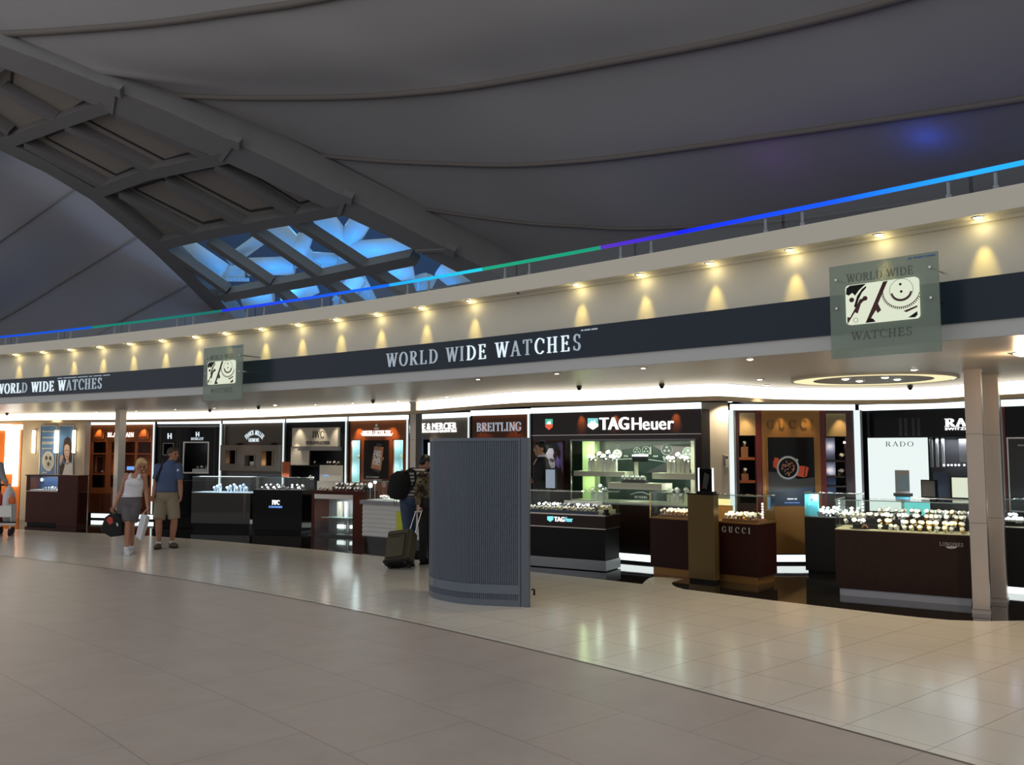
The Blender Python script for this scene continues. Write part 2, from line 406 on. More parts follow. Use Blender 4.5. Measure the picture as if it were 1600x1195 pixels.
def _mk():
    g = GL
    g['I'] = (_st(0.1), 0.42)
    g['L'] = (_st(0.1) + [_bx(0.1, 0.62, 0, TN), _bx(0.57, 0.62, 0, 0.26)], 0.72)
    g['E'] = (_st(0.1) + [_bx(0.1, 0.62, 0, TN), _bx(0.57, 0.62, 0, 0.24), _bx(0.1, 0.58, 1 - TN, 1), _bx(0.535, 0.58, 0.78, 1), _bx(0.2, 0.48, 0.49, 0.54), _bx(0.44, 0.48, 0.4, 0.63)], 0.74)
    g['F'] = (_st(0.1) + [_bx(0.1, 0.58, 1 - TN, 1), _bx(0.535, 0.58, 0.78, 1), _bx(0.2, 0.48, 0.49, 0.54), _bx(0.44, 0.48, 0.4, 0.63)], 0.68)
    g['H'] = (_st(0.1) + _st(0.58) + [_bx(0.2, 0.6, 0.49, 0.54)], 0.9)
    g['T'] = (_st(0.31, True, False) + [_bx(0.03, 0.72, 1 - TN, 1), _bx(0.03, 0.075, 0.76, 1), _bx(0.675, 0.72, 0.76, 1)], 0.78)
    g['D'] = (_st(0.1) + _arc(0.3, 0.5, 0.48, 0.5, -90, 90), 0.88)
    g['O'] = (_arc(0.43, 0.5, 0.4, 0.52, 0, 360, 26), 0.9)
    g['Q'] = (g['O'][0] + [_dg(0.6, 0.02, 0.45, 0.3, 0.1)], 0.9)
    g['C'] = (_arc(0.43, 0.5, 0.4, 0.52, 42, 318, 22) + [_bx(0.7, 0.74, 0.66, 0.92)], 0.82)
    g['G'] = (_arc(0.43, 0.5, 0.4, 0.52, 42, 318, 22) + [_bx(0.7, 0.74, 0.66, 0.92), _bx(0.64, 0.76, 0.1, 0.44), _bx(0.55, 0.84, 0.4, 0.44)], 0.9)
    g['S'] = (_arc(0.3, 0.75, 0.24, 0.27, 35, 270, 14, 0.1) + _arc(0.3, 0.245, 0.25, 0.265, 90, -145, 14, 0.11) + [_bx(0.47, 0.51, 0.74, 0.97), _bx(0.06, 0.1, 0.03, 0.28)], 0.62)
    g['R'] = (_st(0.1) + _arc(0.3, 0.75, 0.33, 0.27, -90, 90, 12) + [_dg(0.66, 0, 0.36, 0.5, 0.14), _sr(0.7, 0, 0.22)], 0.82)
    g['P'] = (_st(0.1) + _arc(0.3, 0.74, 0.34, 0.27, -90, 90, 12), 0.72)
    g['B'] = (_st(0.1) + _arc(0.3, 0.76, 0.3, 0.25, -90, 90, 12) + _arc(0.3, 0.265, 0.36, 0.265, -90, 90, 12), 0.78)
    g['U'] = ([_bx(0.1, 0.235, 0.3, 1), _bx(0.62, 0.67, 0.3, 1), _sr(0.17, 1 - SF), _sr(0.65, 1 - SF, 0.24)] + _arc(0.385, 0.3, 0.285, 0.31, 180, 360, 14, 0.09), 0.86)
    g['N'] = ([_bx(0.12, 0.17, 0, 1), _bx(0.68, 0.73, 0, 1), _dg(0.66, 0, 0.17, 1, TK), _sr(0.14, 0, 0.24), _sr(0.1, 1 - SF, 0.2), _sr(0.7, 1 - SF, 0.24)], 0.88)
    g['K'] = (_st(0.1) + [_dg(0.25, 0.45, 0.6, 1, TN), _dg(0.66, 0, 0.36, 0.6, TK), _sr(0.68, 0, 0.26), _sr(0.6, 1 - SF, 0.24)], 0.84)
    g['A'] = ([_dg(0.1, 0, 0.4, 1, TN), _dg(0.7, 0, 0.4, 1, TK), _bx(0.2, 0.6, 0.32, 0.365), _sr(0.1, 0, 0.24), _sr(0.7, 0, 0.28)], 0.84)
    g['V'] = ([_dg(0.4, 0, 0.12, 1, TK), _dg(0.4, 0, 0.68, 1, TN), _sr(0.12, 1 - SF), _sr(0.68, 1 - SF, 0.24)], 0.8)
    g['W'] = ([_dg(0.34, 0, 0.12, 1, TK), _dg(0.34, 0, 0.58, 1, TN), _dg(0.8, 0, 0.56, 1, TK), _dg(0.8, 0, 1.04, 1, TN), _sr(0.12, 1 - SF), _sr(0.55, 1 - SF, 0.24), _sr(1.04, 1 - SF, 0.24)], 1.14)
    g['M'] = ([_bx(0.1, 0.15, 0, 1), _bx(0.78, 0.78 + TK, 0, 1), _dg(0.46, 0, 0.15, 1, TK), _dg(0.46, 0, 0.8, 1, TN), _sr(0.12, 0, 0.24), _sr(0.84, 0), _sr(0.12, 1 - SF, 0.2), _sr(0.86, 1 - SF, 0.24)], 1.02)
    g['J'] = ([_bx(0.24, 0.375, 0.15, 1), _sr(0.3, 1 - SF), _dg(0.1, -0.12, 0.3, 0.18, 0.1)], 0.5)
    g['Z'] = ([_bx(0.06, 0.62, 0, TN), _bx(0.06, 0.62, 1 - TN, 1), _dg(0.14, 0, 0.54, 1, 0.12)], 0.7)
    g['Y'] = ([_bx(0.32, 0.455, 0, 0.5), _sr(0.39, 0), _dg(0.39, 0.45, 0.12, 1, TK), _dg(0.39, 0.45, 0.66, 1, TN), _sr(0.12, 1 - SF), _sr(0.66, 1 - SF, 0.24)], 0.78)
    g['X'] = ([_dg(0.64, 0, 0.12, 1, TK), _dg(0.1, 0, 0.64, 1, TN), _sr(0.12, 0), _sr(0.64, 0), _sr(0.12, 1 - SF), _sr(0.64, 1 - SF)], 0.76)
    g['-'] = ([_bx(0.08, 0.32, 0.4, 0.47)], 0.4)
    g[' '] = ([], 0.36)
    g['='] = ([_bx(0.04, 0.5, 0.1, 0.85)], 0.56)
_mk()
_bf = {}
def sans(ch):
    """(polygons, advance) of one character in Blender's built-in font"""
    if ch not in _bf:
        if ch == ' ': _bf[ch] = ([], 0.3); return _bf[ch]
        c = D2.curves.new('glyph', 'FONT'); c.body = ch; c.size = 1.0; c.resolution_u = 3
        o = D2.objects.new('glyph', c); me = o.to_mesh()
        vs = [(v.co.x, v.co.y) for v in me.vertices]; ps = [[vs[i] for i in p.vertices] for p in me.polygons]
        o.to_mesh_clear(); D2.objects.remove(o); D2.curves.remove(c)
        k = 1 / 0.69
        ps = [[(x * k, y * k) for x, y in p] for p in ps]
        mx = max((x for p in ps for x, y in p), default=0.3)
        _bf[ch] = (ps, mx + 0.09)
    return _bf[ch]
def text_width(txt, font='serif', sp=0.0):
    g = (lambda c: GL.get(c, GL[' '])) if font == 'serif' else sans
    return sum(g(c)[1] + sp for c in txt) - sp
def write(mb, txt, fmap, h, wid=None, font='serif', sp=0.0, d=0.01, m=None, mfun=None, bold=0.0):
    """fmap(x, y, depth) -> point; x runs 0..width"""
    g = (lambda c: GL.get(c, GL[' '])) if font == 'serif' else sans
    w0 = text_width(txt, font, sp); kx = (wid / w0) if wid else h; x = 0.0
    for i, c in enumerate(txt):
        ps, adv = g(c); mm = mfun(i) if mfun else m
        for p in ps:
            for dx in ((0.0, bold) if bold else (0.0,)):
                q = [((x + a + dx) * kx, b * h) for a, b in p]; n = len(q)
                v = [fmap(a, b, -d) for a, b in q] + [fmap(a, b, 0) for a, b in q]
                mb.add(v, [list(range(n)), list(range(2 * n - 1, n - 1, -1))] + [(j + n, (j + 1) % n + n, (j + 1) % n, j) for j in range(n)], mm)
        x += adv + sp
def write_fr(fr, mb, txt, x0, y0, x1, y1, z=ident, font='serif', sp=0.0, d=0.01, m=None, y=-0.003, mfun=None, bold=0.0):
    """lettering filling the photographed box (top y0, bottom y1) on a plane"""
    u0, u1, zb, zt = fr.bounds(x0, y0, x1, y1, z, y)
    write(mb, txt, lambda a, b, dd: (u0 + a, y + dd, zb + b), zt - zb, u1 - u0, font, sp, d, m, mfun, bold)
M['turq'] = mat('turquoise_card', (0.10, 0.52, 0.66), 0.4); M['e_turq'] = emit('turquoise_glow', (0.22, 0.85, 0.85), 0.85); M['blue_grey'] = mat('blue_grey_card', (0.17, 0.26, 0.36), 0.4)
M['plinth_steel'] = mat('plinth_steel', (0.40, 0.41, 0.45), 0.45, 0.6); M['steel_col'] = mat('pillar_brushed_steel', (0.50, 0.44, 0.385), 0.32, 0.85, var=0.05, vscale=4); M['maroon_wood'] = wood('maroon_wood', (0.024, 0.006, 0.005), (0.034, 0.009, 0.006), 0.3); M['e_yellow_dim'] = emit('warm_small_light', (1.0, 0.82, 0.35), 1.2)
M['e_tablet'] = emit('tablet_screen', (0.42, 0.50, 0.62), 0.6)

# ================================================================== THE SETTING
# ---- floors: polar tiles around the centre of the pale arc
FB = Vector((-26.361, -17.607)); RB = 36.678
dark_px = [(100, 831), (200, 835), (330, 844), (400, 850), (500, 859), (560, 866), (700, 879), (830, 893), (1000, 912), (1200, 937), (1300, 949), (1400, 960.5), (1470, 968)]
dk = []
for p in dark_px:
    q = G(*p); dk.append((math.atan2(q.y - FB.y, q.x - FB.x), math.hypot(q.x - FB.x, q.y - FB.y)))
dk.sort()
# near the steel pillars the black stone ends and the cream turns back
for p in ((1560, 971), (1640, 968)):
    q = G(*p); dk.insert(0, (math.atan2(q.y - FB.y, q.x - FB.x), math.hypot(q.x - FB.x, q.y - FB.y)))
dk.sort()
def r_dark(t):
    return float(np.interp(t, [a for a, b in dk], [b for a, b in dk]))
def polar_floor(name, r0f, r1f, nr, t0, t1, nt, m):
    mb = MB(); v = []; fs = []; uv = []
    ts = [t0 + (t1 - t0) * i / nt for i in range(nt + 1)]
    def P(i, j):
        r = r0f(ts[i]) + (r1f(ts[i]) - r0f(ts[i])) * j / nr
        return (FB.x + r * math.cos(ts[i]), FB.y + r * math.sin(ts[i]), 0.0), (-(ts[i]) * 40.0 + 100, r + 100)
    g = [[P(i, j) for j in range(nr + 1)] for i in range(nt + 1)]
    for i in range(nt + 1):
        for j in range(nr + 1): v.append(g[i][j][0])
    for i in range(nt):
        for j in range(nr):
            q = [(i, j), (i, j + 1), (i + 1, j + 1), (i + 1, j)][::-1]
            fs.append([a * (nr + 1) + b for a, b in q]); uv.append([g[a][b][1] for a, b in q])
    mb.add(v, fs, m, uv)
    o = struct(mb.build(name, fix=False)); return o
T0, T1 = 0.30, 1.60
polar_floor('floor', lambda t: 12.0, lambda t: RB, 12, -0.25, 1.75, 160, M['beige'])
polar_floor('floor', lambda t: RB, r_dark, 4, T0 - 0.2, T1, 240, M['creamfloor'])
polar_floor('floor', r_dark, lambda t: r_dark(t) + 13.0, 6, T0 - 0.2, T1, 240, M['blackfloor'])
# cream tongue of stone between the two black islands
mb = MB()
ton = [(1004, 912.4), (1009, 907), (1014, 903.5), (1022, 901.5), (1050, 902.5), (1068, 904.5), (1060, 906.5), (1052, 908.5), (1049.5, 911), (1051, 914), (1057, 917.5), (1066, 920)]
mb.slab([G(*p) for p in ton], 0.0, 0.003, M['creamfloor'])
mb.uv = [[(G(*p).x, G(*p).y) for p in ton][: len(f)] if len(f) == len(ton) else [(0.3, 0.3)] * len(f) for f in mb.f]
struct(mb.build('floor_inlay'))
# thin dark joint where the two pale stones meet
mb = MB(); N = 160
pts = [(T0 - 0.2 + (T1 - T0 + 0.2) * i / N) for i in range(N + 1)]
v = []; fs = []
for t in pts:
    for r, z in ((RB - 0.012, 0.0015), (RB + 0.012, 0.0015)): v.append((FB.x + r * math.cos(t), FB.y + r * math.sin(t), z))
for i in range(N): fs.append((2 * i, 2 * i + 1, 2 * i + 3, 2 * i + 2))
mb.add(v, fs, mat('joint_strip', (0.10, 0.09, 0.085), 0.5)); struct(mb.build('trim_1'))

# ---- curved fascia
NA = 400
def arcs(name, prof, m): 
    mb = MB(); mb.sweep(prof, PH_L, PH_R, NA, m); return struct(mb.build(name, smooth=False))
arcs('trim_2', [(0.0, Z_LEDGE), (0.0, Z_TOP), (0.35, Z_TOP), (0.35, Z_LEDGE)], M['cream'])
arcs('trim_3', [(0.15, Z_LEDGE - 0.03), (0.15, Z_LEDGE), (0.35, Z_LEDGE), (0.35, Z_LEDGE - 0.03)], M['cream'])
arcs('wall_front', [(0.20, Z_SOF + 0.02), (0.20, Z_LEDGE - 0.03), (0.35, Z_LEDGE - 0.03), (0.35, Z_SOF + 0.02)], M['cream'])
arcs('trim_4', [(0.0, Z_BB), (0.0, Z_BT), (0.2, Z_BT), (0.2, Z_BB)], M['band'])
arcs('trim_5', [(0.015, Z_SOF + 0.004), (0.015, Z_BB), (0.2, Z_BB), (0.2, Z_SOF + 0.004)], mat('strip_grey_paint', (0.56, 0.58, 0.58), 0.5))
# upper deck behind the fascia
mb = MB(); mb.sweep([(0.35, Z_TOP - 0.06), (0.35, Z_TOP - 0.02), (14.0, Z_TOP - 0.02), (14.0, Z_TOP - 0.06)], PH_L, PH_R, NA, M['dark_ceiling']); struct(mb.build('floor_upper'))

# ---- soffit and cove
cove_px = [(-330, 657), (-150, 651.5), (0, 647), (100, 645.2), (200, 644.5), (300, 643), (400, 639.7), (500, 634.5), (600, 629.5), (650, 626.5), (720, 619.5), (800, 612), (880, 609), (960, 606), (1030, 602.2),
           (1080, 599.8), (1130, 598.4), (1165, 600.8), (1210, 604), (1260, 605.5), (1320, 606.2), (1400, 605.5), (1450, 604), (1500, 600), (1550, 596.5), (1600, 593), (1700, 584), (1850, 570), (2100, 548)]
cov = [Pz(x, y, Z_SOF) for x, y in cove_px]
def cr(P, n=6):
    out = []
    for i in range(len(P) - 1):
        a, b, c, d = P[max(i - 1, 0)], P[i], P[i + 1], P[min(i + 2, len(P) - 1)]
        for k in range(n):
            t = k / n
            out.append(0.5 * ((2 * b) + (c - a) * t + (2 * a - 5 * b + 4 * c - d) * t * t + (3 * b - a - 3 * c + d) * t ** 3))
    return out + [P[-1]]
cov = cr(cov, 5)
mb = MB(); v = []; fs = []
for i, p in enumerate(cov):
    q = Vector((p.x - AC.x, p.y - AC.y, 0)).normalized(); f = Vector((AC.x, AC.y, 0)) + q * (AR + 0.02)
    v += [(f.x, f.y, Z_SOF), (p.x, p.y, Z_SOF), (p.x, p.y, Z_SOF + 0.1), (f.x, f.y, Z_SOF + 0.1)]
for i in range(len(cov) - 1):
    for k in range(4): fs.append((4 * i + k, 4 * i + (k + 1) % 4, 4 * i + 4 + (k + 1) % 4, 4 * i + 4 + k))
mb.add(v, fs, M['soffit']); struct(mb.build('ceiling'))
def cstrip(name, prof, m, thing_label=None):
    """profile of (back offset, z) swept along the cove line"""
    mb = MB(); v = []; fs = []; k = len(prof)
    for i, p in enumerate(cov):
        d = (cov[min(i + 1, len(cov) - 1)] - cov[max(i - 1, 0)]); nrm = Vector((-d.y, d.x, 0)).normalized()
        v += [p + nrm * o + Vector((0, 0, z - p.z)) for o, z in prof]
    for i in range(len(cov) - 1):
        for j in range(k): fs.append((i * k + j, i * k + (j + 1) % k, (i + 1) * k + (j + 1) % k, (i + 1) * k + j))
    mb.add(v, fs, m); return mb.build(name)
o = cstrip('cove_light', [(0.10, 2.44), (0.10, Z_SOF), (0.16, Z_SOF), (0.16, 2.44)], M['e_cove'])
tag(o, 'long warm white cove light running along the soffit above the displays', 'light')
struct(cstrip('trim_6', [(-0.02, 2.375), (-0.02, 2.425), (0.16, 2.425), (0.16, 2.375)], M['lip']))
struct(cstrip('ceiling', [(0.16, 2.435), (0.16, 2.47), (9.0, 2.47), (9.0, 2.435)], M['dark_ceiling']))
# walls behind and beside the shop
mb = MB(); bw = [Pd(-420, 650, 27), Pd(150, 650, 24.0), Pd(450, 650, 22.0), Pd(800, 640, 17.5), Pd(1120, 640, 15.0), Pd(1500, 640, 15.0), Pd(2200, 640, 12.0)]
for a, b in zip(bw, bw[1:]):
    mb.bar((a.x, a.y, 1.3), (b.x, b.y, 1.3), 2.6, 0.1, (b - a).cross(Vector((0, 0, 1))), M['black_matt'])
struct(mb.build('wall_back'))

# ---- roof: planar arched truss band, two fabric membranes
def invD(anch):
    Am = np.array([[1, p[0], p[1]] for p, d in anch]); b = np.array([1 / d for p, d in anch]); return np.linalg.solve(Am, b)
KT = invD([((0, 85), 22.0), ((640, 412), 24.0), ((345, 467), 29.0)])
def T(px, py, back=0.0):
    D = 1 / (KT[0] + KT[1] * px + KT[2] * py); p = Pd(px, py, D)
    return p + TNRM * back if back else p
TNRM = Vector((0, 0, 1))
_a, _b, _c = T(0, 85), T(640, 412), T(345, 467)
TNRM = (_b - _a).cross(_c - _a).normalized()
if TNRM.y < 0: TNRM = -TNRM
R_up = [(-260, -40), (-120, 18), (0, 70), (90, 104), (180, 140), (270, 178), (365, 222), (450, 262), (540, 308), (620, 348), (700, 390), (770, 425), (850, 470)]
R_lo = [(-260, -2), (-120, 54), (0, 104), (90, 140), (175, 176), (260, 214), (345, 250), (440, 294), (530, 334), (600, 366), (650, 392), (720, 428), (800, 478)]
L_in = [(-260, 92), (-120, 160), (0, 218), (75, 254), (150, 298), (200, 338), (250, 380), (300, 428), (345, 470), (385, 520)]
L_out = [(-260, 110), (-120, 178), (0, 235), (72, 270), (142, 312), (190, 350), (238, 392), (288, 440), (330, 482), (370, 530)]
def beam(name, A1, A2, m, th):
    mb = MB(); v = []; fs = []
    for a, b in zip(A1, A2): v += [T(*a), T(*b), T(*b, th), T(*a, th)]
    for i in range(len(A1) - 1):
        for k in range(4): fs.append((4 * i + k, 4 * i + (k + 1) % 4, 4 * i + 4 + (k + 1) % 4, 4 * i + 4 + k))
    mb.add(v, fs, m); return struct(mb.build(name))
beam('roof_edge_beam', R_up, R_lo, M['truss_beam'], 0.9)
beam('roof_edge_beam', L_in, L_out, M['truss'], 0.5)
# bolted splice plates on the beam
mb = MB()
for i in (4, 6, 8, 10):
    a, b = Vector(T(*R_up[i], -0.02)), Vector(T(*R_lo[i], -0.02)); mb.bar(a, b, 0.10, 0.06, TNRM, M['truss_beam'])
    mb.bar(T(R_up[i][0] - 4, R_up[i][1] - 4, -0.02), T(R_up[i][0] + 12, R_up[i][1] + 3, -0.02), 0.3, 0.2, TNRM, M['truss_beam'])
struct(mb.build('roof_splice_plates'))
cross = [[(-250, 98), (-190, 70), (-150, 45)], [(-125, 165), (-60, 135), (0, 100)], [(5, 226), (88, 195), (165, 168)], [(148, 304), (225, 275), (352, 248)], [(248, 385), (330, 366), (450, 345), (540, 328)], [(345, 467), (500, 438), (645, 408)], [(380, 515), (560, 490), (760, 455)]]
for c in cross:
    mb = MB()
    for a, b in zip(c, c[1:]): mb.bar(T(*a, 0.17), T(*b, 0.17), 0.34, 0.34, TNRM, M['truss'])
    struct(mb.build('roof_rib'))
longs = [((-120, 85), (-20, 135)), ((0, 142), (84, 190)), ((-60, 160), (12, 210)), ((100, 200), (245, 276)), ((37, 228), (170, 300)), ((335, 262), (457, 338)), ((257, 287), (380, 356)), ((185, 306), (305, 372)), ((180, 182), (330, 250)),
         ((258, 392), (352, 458)), ((322, 380), (420, 446)), ((392, 364), (497, 436)), ((458, 350), (572, 424)), ((420, 446), (480, 500)), ((497, 436), (570, 490)), ((572, 424), (650, 476))]
for a, b in longs:
    mb = MB(); mb.bar(T(*a, 0.17), T(*b, 0.17), 0.26, 0.32, TNRM, M['truss']); struct(mb.build('roof_rib'))
# coffer panels between the ribs (solid part of the band)
mb = MB(); up = [(-260, -10), (0, 95), (175, 170), (345, 248), (545, 335)]; lo = [(-260, 100), (0, 228), (75, 262), (150, 305), (250, 388)]
v = []; fs = []
for a, b in zip(up, lo): v += [T(*a, 0.34), T(*b, 0.34), T(*b, 0.40), T(*a, 0.40)]
for i in range(4):
    for k in range(4): fs.append((4 * i + k, 4 * i + (k + 1) % 4, 4 * i + 4 + (k + 1) % 4, 4 * i + 4 + k))
fs += [(0, 1, 2, 3), (16, 17, 18, 19)]
mb.add(v, fs, M['coffer']); struct(mb.build('roof_panels'))
# raised frames round the coffers
mb = MB()
for q in ([(8, 118), (128, 165), (88, 192), (5, 150)], [(120, 196), (178, 182), (290, 250), (248, 262)], [(60, 226), (105, 208), (208, 270), (172, 285)], [(350, 264), (390, 262), (500, 320), (460, 330)], [(270, 284), (330, 272), (428, 335), (382, 342)], [(200, 306), (245, 292), (350, 352), (308, 360)]):
    for a, b in zip(q, q[1:] + q[:1]): mb.bar(T(*a, 0.33), T(*b, 0.33), 0.06, 0.04, TNRM, M['charcoal'])
struct(mb.build('roof_panel_frames'))
# glazing: panes of the lower part of the band
mb = MB()
gu = [(252, 386), (330, 368), (450, 346), (540, 322), (560, 338)]
gl = [(380, 515), (470, 500), (560, 490), (760, 470), (800, 476)]
v = []; fs = []
for a, b in zip(gu, gl): v += [T(*a, 0.34), T(*b, 0.34), T(*b, 0.37), T(*a, 0.37)]
for i in range(4):
    for k in range(4): fs.append((4 * i + k, 4 * i + (k + 1) % 4, 4 * i + 4 + (k + 1) % 4, 4 * i + 4 + k))
mb.add(v, fs, M['glass_blue']); struct(mb.build('window_1'))

# steelwork outside the roof glazing, floodlit blue
steel_paint = mat('outdoor_white_steel', (0.66, 0.72, 0.78), 0.45)
far_dark = mat('outdoor_dark_cladding', (0.06, 0.09, 0.16), 0.7)
ex = thing('outdoor_truss', 'floodlit blue tubular steelwork seen through the roof glazing', 'truss', Pd(480, 450, 35))
EXO = Vector(ex.location)
def extube(pts, r):
    mb = MB(); mb.tube([Pd(*z_q(x, y), D) - EXO for x, y, D in pts], r, steel_paint, 14); mb.build('truss_tube', ex, smooth=True)
for pts, r in (([(780, 60, 33), (905, 225, 33)], 0.42), ([(1000, 70, 33), (900, 235, 33)], 0.42), ([(880, 245, 33), (1180, 225, 33)], 0.36), ([(600, 130, 34), (790, 330, 34)], 0.42),
               ([(700, 300, 33), (740, 180, 33)], 0.30), ([(700, 280, 34), (900, 292, 34)], 0.34), ([(500, 312, 34), (690, 305, 34)], 0.36), ([(420, 290, 35), (560, 190, 35)], 0.26), ([(230, 215, 34), (400, 330, 34)], 0.34),
               ([(360, 340, 35), (480, 330, 35)], 0.30), ([(640, 440, 33), (780, 380, 33)], 0.40), ([(880, 470, 33), (960, 350, 33)], 0.34), ([(950, 350, 34), (1010, 470, 34)], 0.34), ([(1090, 345, 33), (1190, 330, 33)], 0.30),
               ([(1300, 320, 33), (1430, 420, 33)], 0.34), ([(1215, 350, 34), (1250, 450, 34)], 0.34), ([(480, 440, 34), (600, 425, 34)], 0.40), ([(1230, 430, 34), (1270, 350, 34)], 0.2)):
    extube(pts, r)
mb = MB()
for x in range(415, 500, 12): mb.tube([Pd(*z_q(x, 372), 34.5) - EXO, Pd(*z_q(x, 358), 34.5) - EXO], 0.06, steel_paint, 6)
for x in range(590, 680, 12): mb.tube([Pd(*z_q(x, 346), 34.5) - EXO, Pd(*z_q(x, 332), 34.5) - EXO], 0.06, steel_paint, 6)
mb.build('walkway_baluster', ex)
mb = MB(); mb.tube([Pd(*z_q(900, 285), 34) - EXO, Vector((Pd(*z_q(900, 285), 34).x, 34, 0)) - EXO], 0.4, steel_paint, 14); mb.build('mast', ex, smooth=True)
bp = [Pd(*z_q(x, y), 42) for x, y in ((-150, -150), (1700, -150), (1700, 700), (-150, 700))]
mb = MB(); n_ = (bp[1] - bp[0]).cross(bp[3] - bp[0]).normalized() * 0.3
mb.add(bp + [p + n_ for p in bp], [(0, 1, 2, 3), (7, 6, 5, 4), (0, 4, 5, 1), (1, 5, 6, 2), (2, 6, 7, 3), (3, 7, 4, 0)], far_dark); struct(mb.build('wall_outdoor'))
for x, y, D, e in ((560, 400, 31.6, 260), (980, 330, 30.6, 310), (1250, 470, 31, 150), (760, 60, 36.5, 180)):
    p = Pd(*z_q(x, y), D); lamp('POINT', 'outdoor_floodlight', p, e, (0.07, 0.44, 0.95), radius=0.3)

# fabric membranes
def loft_fabric(name, rows, m, sub=8, th=0.02):
    Rw = []
    for row in rows:
        xs = [p[0] for p in row]; ys = [p[1] for p in row]; ds = [p[2] for p in row]
        P = [Pd(x, y, d) for x, y, d in row]
        L = [0.0]
        for a, b in zip(P, P[1:]): L.append(L[-1] + (b - a).length)
        L = [l / L[-1] for l in L]; K = 36
        pc = cr(P, 8); Lc = [0.0]
        for a, b in zip(pc, pc[1:]): Lc.append(Lc[-1] + (b - a).length)
        Lc = np.array(Lc) / Lc[-1]; A3 = np.array([tuple(p) for p in pc])
        Rw.append([Vector([float(np.interp(k / K, Lc, A3[:, c])) for c in range(3)]) for k in range(K + 1)])
    full = []
    for k in range(37):
        full.append(cr([r[k] for r in Rw], sub))
    mb = MB(); nr = len(full[0]); v = [full[k][j] for k in range(37) for j in range(nr)]
    fs = [(k * nr + j, k * nr + j + 1, (k + 1) * nr + j + 1, (k + 1) * nr + j) for k in range(36) for j in range(nr - 1)]
    mb.add(v, fs, m); o = mb.build(name, smooth=True, fix=False); struct(o)
    return Rw, o
rowsA = [
    [(-700, -260, 22), (-260, -330, 19), (400, -560, 14), (1100, -900, 10), (1900, -1500, 6.5)],
    [(-420, -40, 23.5), (-120, 46, 22.5), (0, 52, 22), (120, 46, 21), (250, 35, 20), (370, 18, 19), (490, 0, 18.2), (700, -50, 16.5), (1000, -140, 14), (1900, -520, 8)],
    [(172, 130, 23.3), (200, 141, 23), (300, 149, 22), (400, 152, 21.2), (560, 150, 20), (700, 139, 18.8), (800, 124, 18), (950, 97, 16.6), (1100, 69, 15.2), (1250, 36, 13.8), (1390, 0, 12.6), (1900, -150, 9)],
    [(405, 232, 23.6), (480, 240, 23), (590, 250, 22), (700, 255, 21), (800, 257, 20), (900, 251, 19), (1000, 240, 18), (1200, 212, 16), (1400, 183, 14.2), (1600, 152, 12.6), (1900, 100, 10.5)],
    [(545, 302, 24), (640, 322, 23.4), (800, 345, 22), (900, 352, 21), (1000, 356, 20), (1200, 345, 18.3), (1400, 318, 16.5), (1600, 290, 15), (1900, 245, 12.5)],
    [(700, 382, 24.4), (800, 410, 24), (1000, 440, 22), (1200, 440, 20.3), (1400, 420, 18.8), (1600, 395, 17.5), (1900, 360, 15)],
    [(800, 470, 25), (900, 500, 24.5), (1000, 520, 23.5), (1200, 540, 22), (1400, 520, 20.8), (1600, 505, 19.5), (1900, 480, 17)]]
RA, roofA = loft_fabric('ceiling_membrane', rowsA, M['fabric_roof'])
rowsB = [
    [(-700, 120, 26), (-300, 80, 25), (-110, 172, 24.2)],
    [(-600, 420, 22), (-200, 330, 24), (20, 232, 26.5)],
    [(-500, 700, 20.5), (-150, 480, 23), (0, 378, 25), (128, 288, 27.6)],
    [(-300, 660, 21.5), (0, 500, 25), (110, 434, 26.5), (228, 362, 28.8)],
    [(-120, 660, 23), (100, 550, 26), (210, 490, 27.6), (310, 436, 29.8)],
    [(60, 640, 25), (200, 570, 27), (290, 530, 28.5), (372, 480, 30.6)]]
RBm, roofB = loft_fabric('ceiling_membrane', rowsB, M['fabric_shaded'])
def seam(pts, r, back):
    mb = MB(); mb.tube([p + Vector(back) for p in pts], r, M['seam'], 6); return struct(mb.build('ceiling_seam', smooth=True))
for i, r in ((1, 0.09), (2, 0.08), (3, 0.06), (4, 0.04)): seam(RA[i], r, (0, -0.03, -0.03))
for i in (2, 3, 4): seam(RBm[i], 0.03, (0, -0.03, 0))

# ================================================================== FASCIA FITTINGS
spots = [(1526, 338), (1368, 364), (1228, 388), (1103, 409), (994, 427), (895, 443), (726, 468), (651, 479), (581, 489), (515, 497), (455, 505), (397, 512), (342, 519), (291, 524), (240, 530), (192, 535.5), (146, 540.5), (102, 545), (60, 549), (20, 553)]
def downlight(name, loc, label, group, r, e, cone, aim=(0, 0, -1), col=(1, 0.86, 0.6), lit=True, blend=0.6):
    o = thing(name, label, 'downlight', loc, 0, group)
    mb = MB(); n = 20
    ring = [(r * 0.78, -0.004), (r, -0.008), (r * 1.25, -0.001), (r * 1.25, 0.0)]
    v = [(a * math.cos(2 * math.pi * k / n), a * math.sin(2 * math.pi * k / n), z) for k in range(n) for a, z in ring]
    mb.add(v, [(4 * k + j, 4 * k + j + 1, 4 * ((k + 1) % n) + j + 1, 4 * ((k + 1) % n) + j) for k in range(n) for j in range(3)], M['chrome']); mb.build('bezel', o)
    mb = MB(); mb.sph((0, 0, -0.002), (r * 0.78, r * 0.78, r * 0.32), M['e_lamp'] if lit else M['charcoal'], 14, 8); mb.build('lamp', o, smooth=True)
    if e > 0: lamp('SPOT', 'beam', (0, 0, -r * 0.5), e, col, o, cone=cone, blend=blend, aim=aim, radius=r * 0.5)
    return o
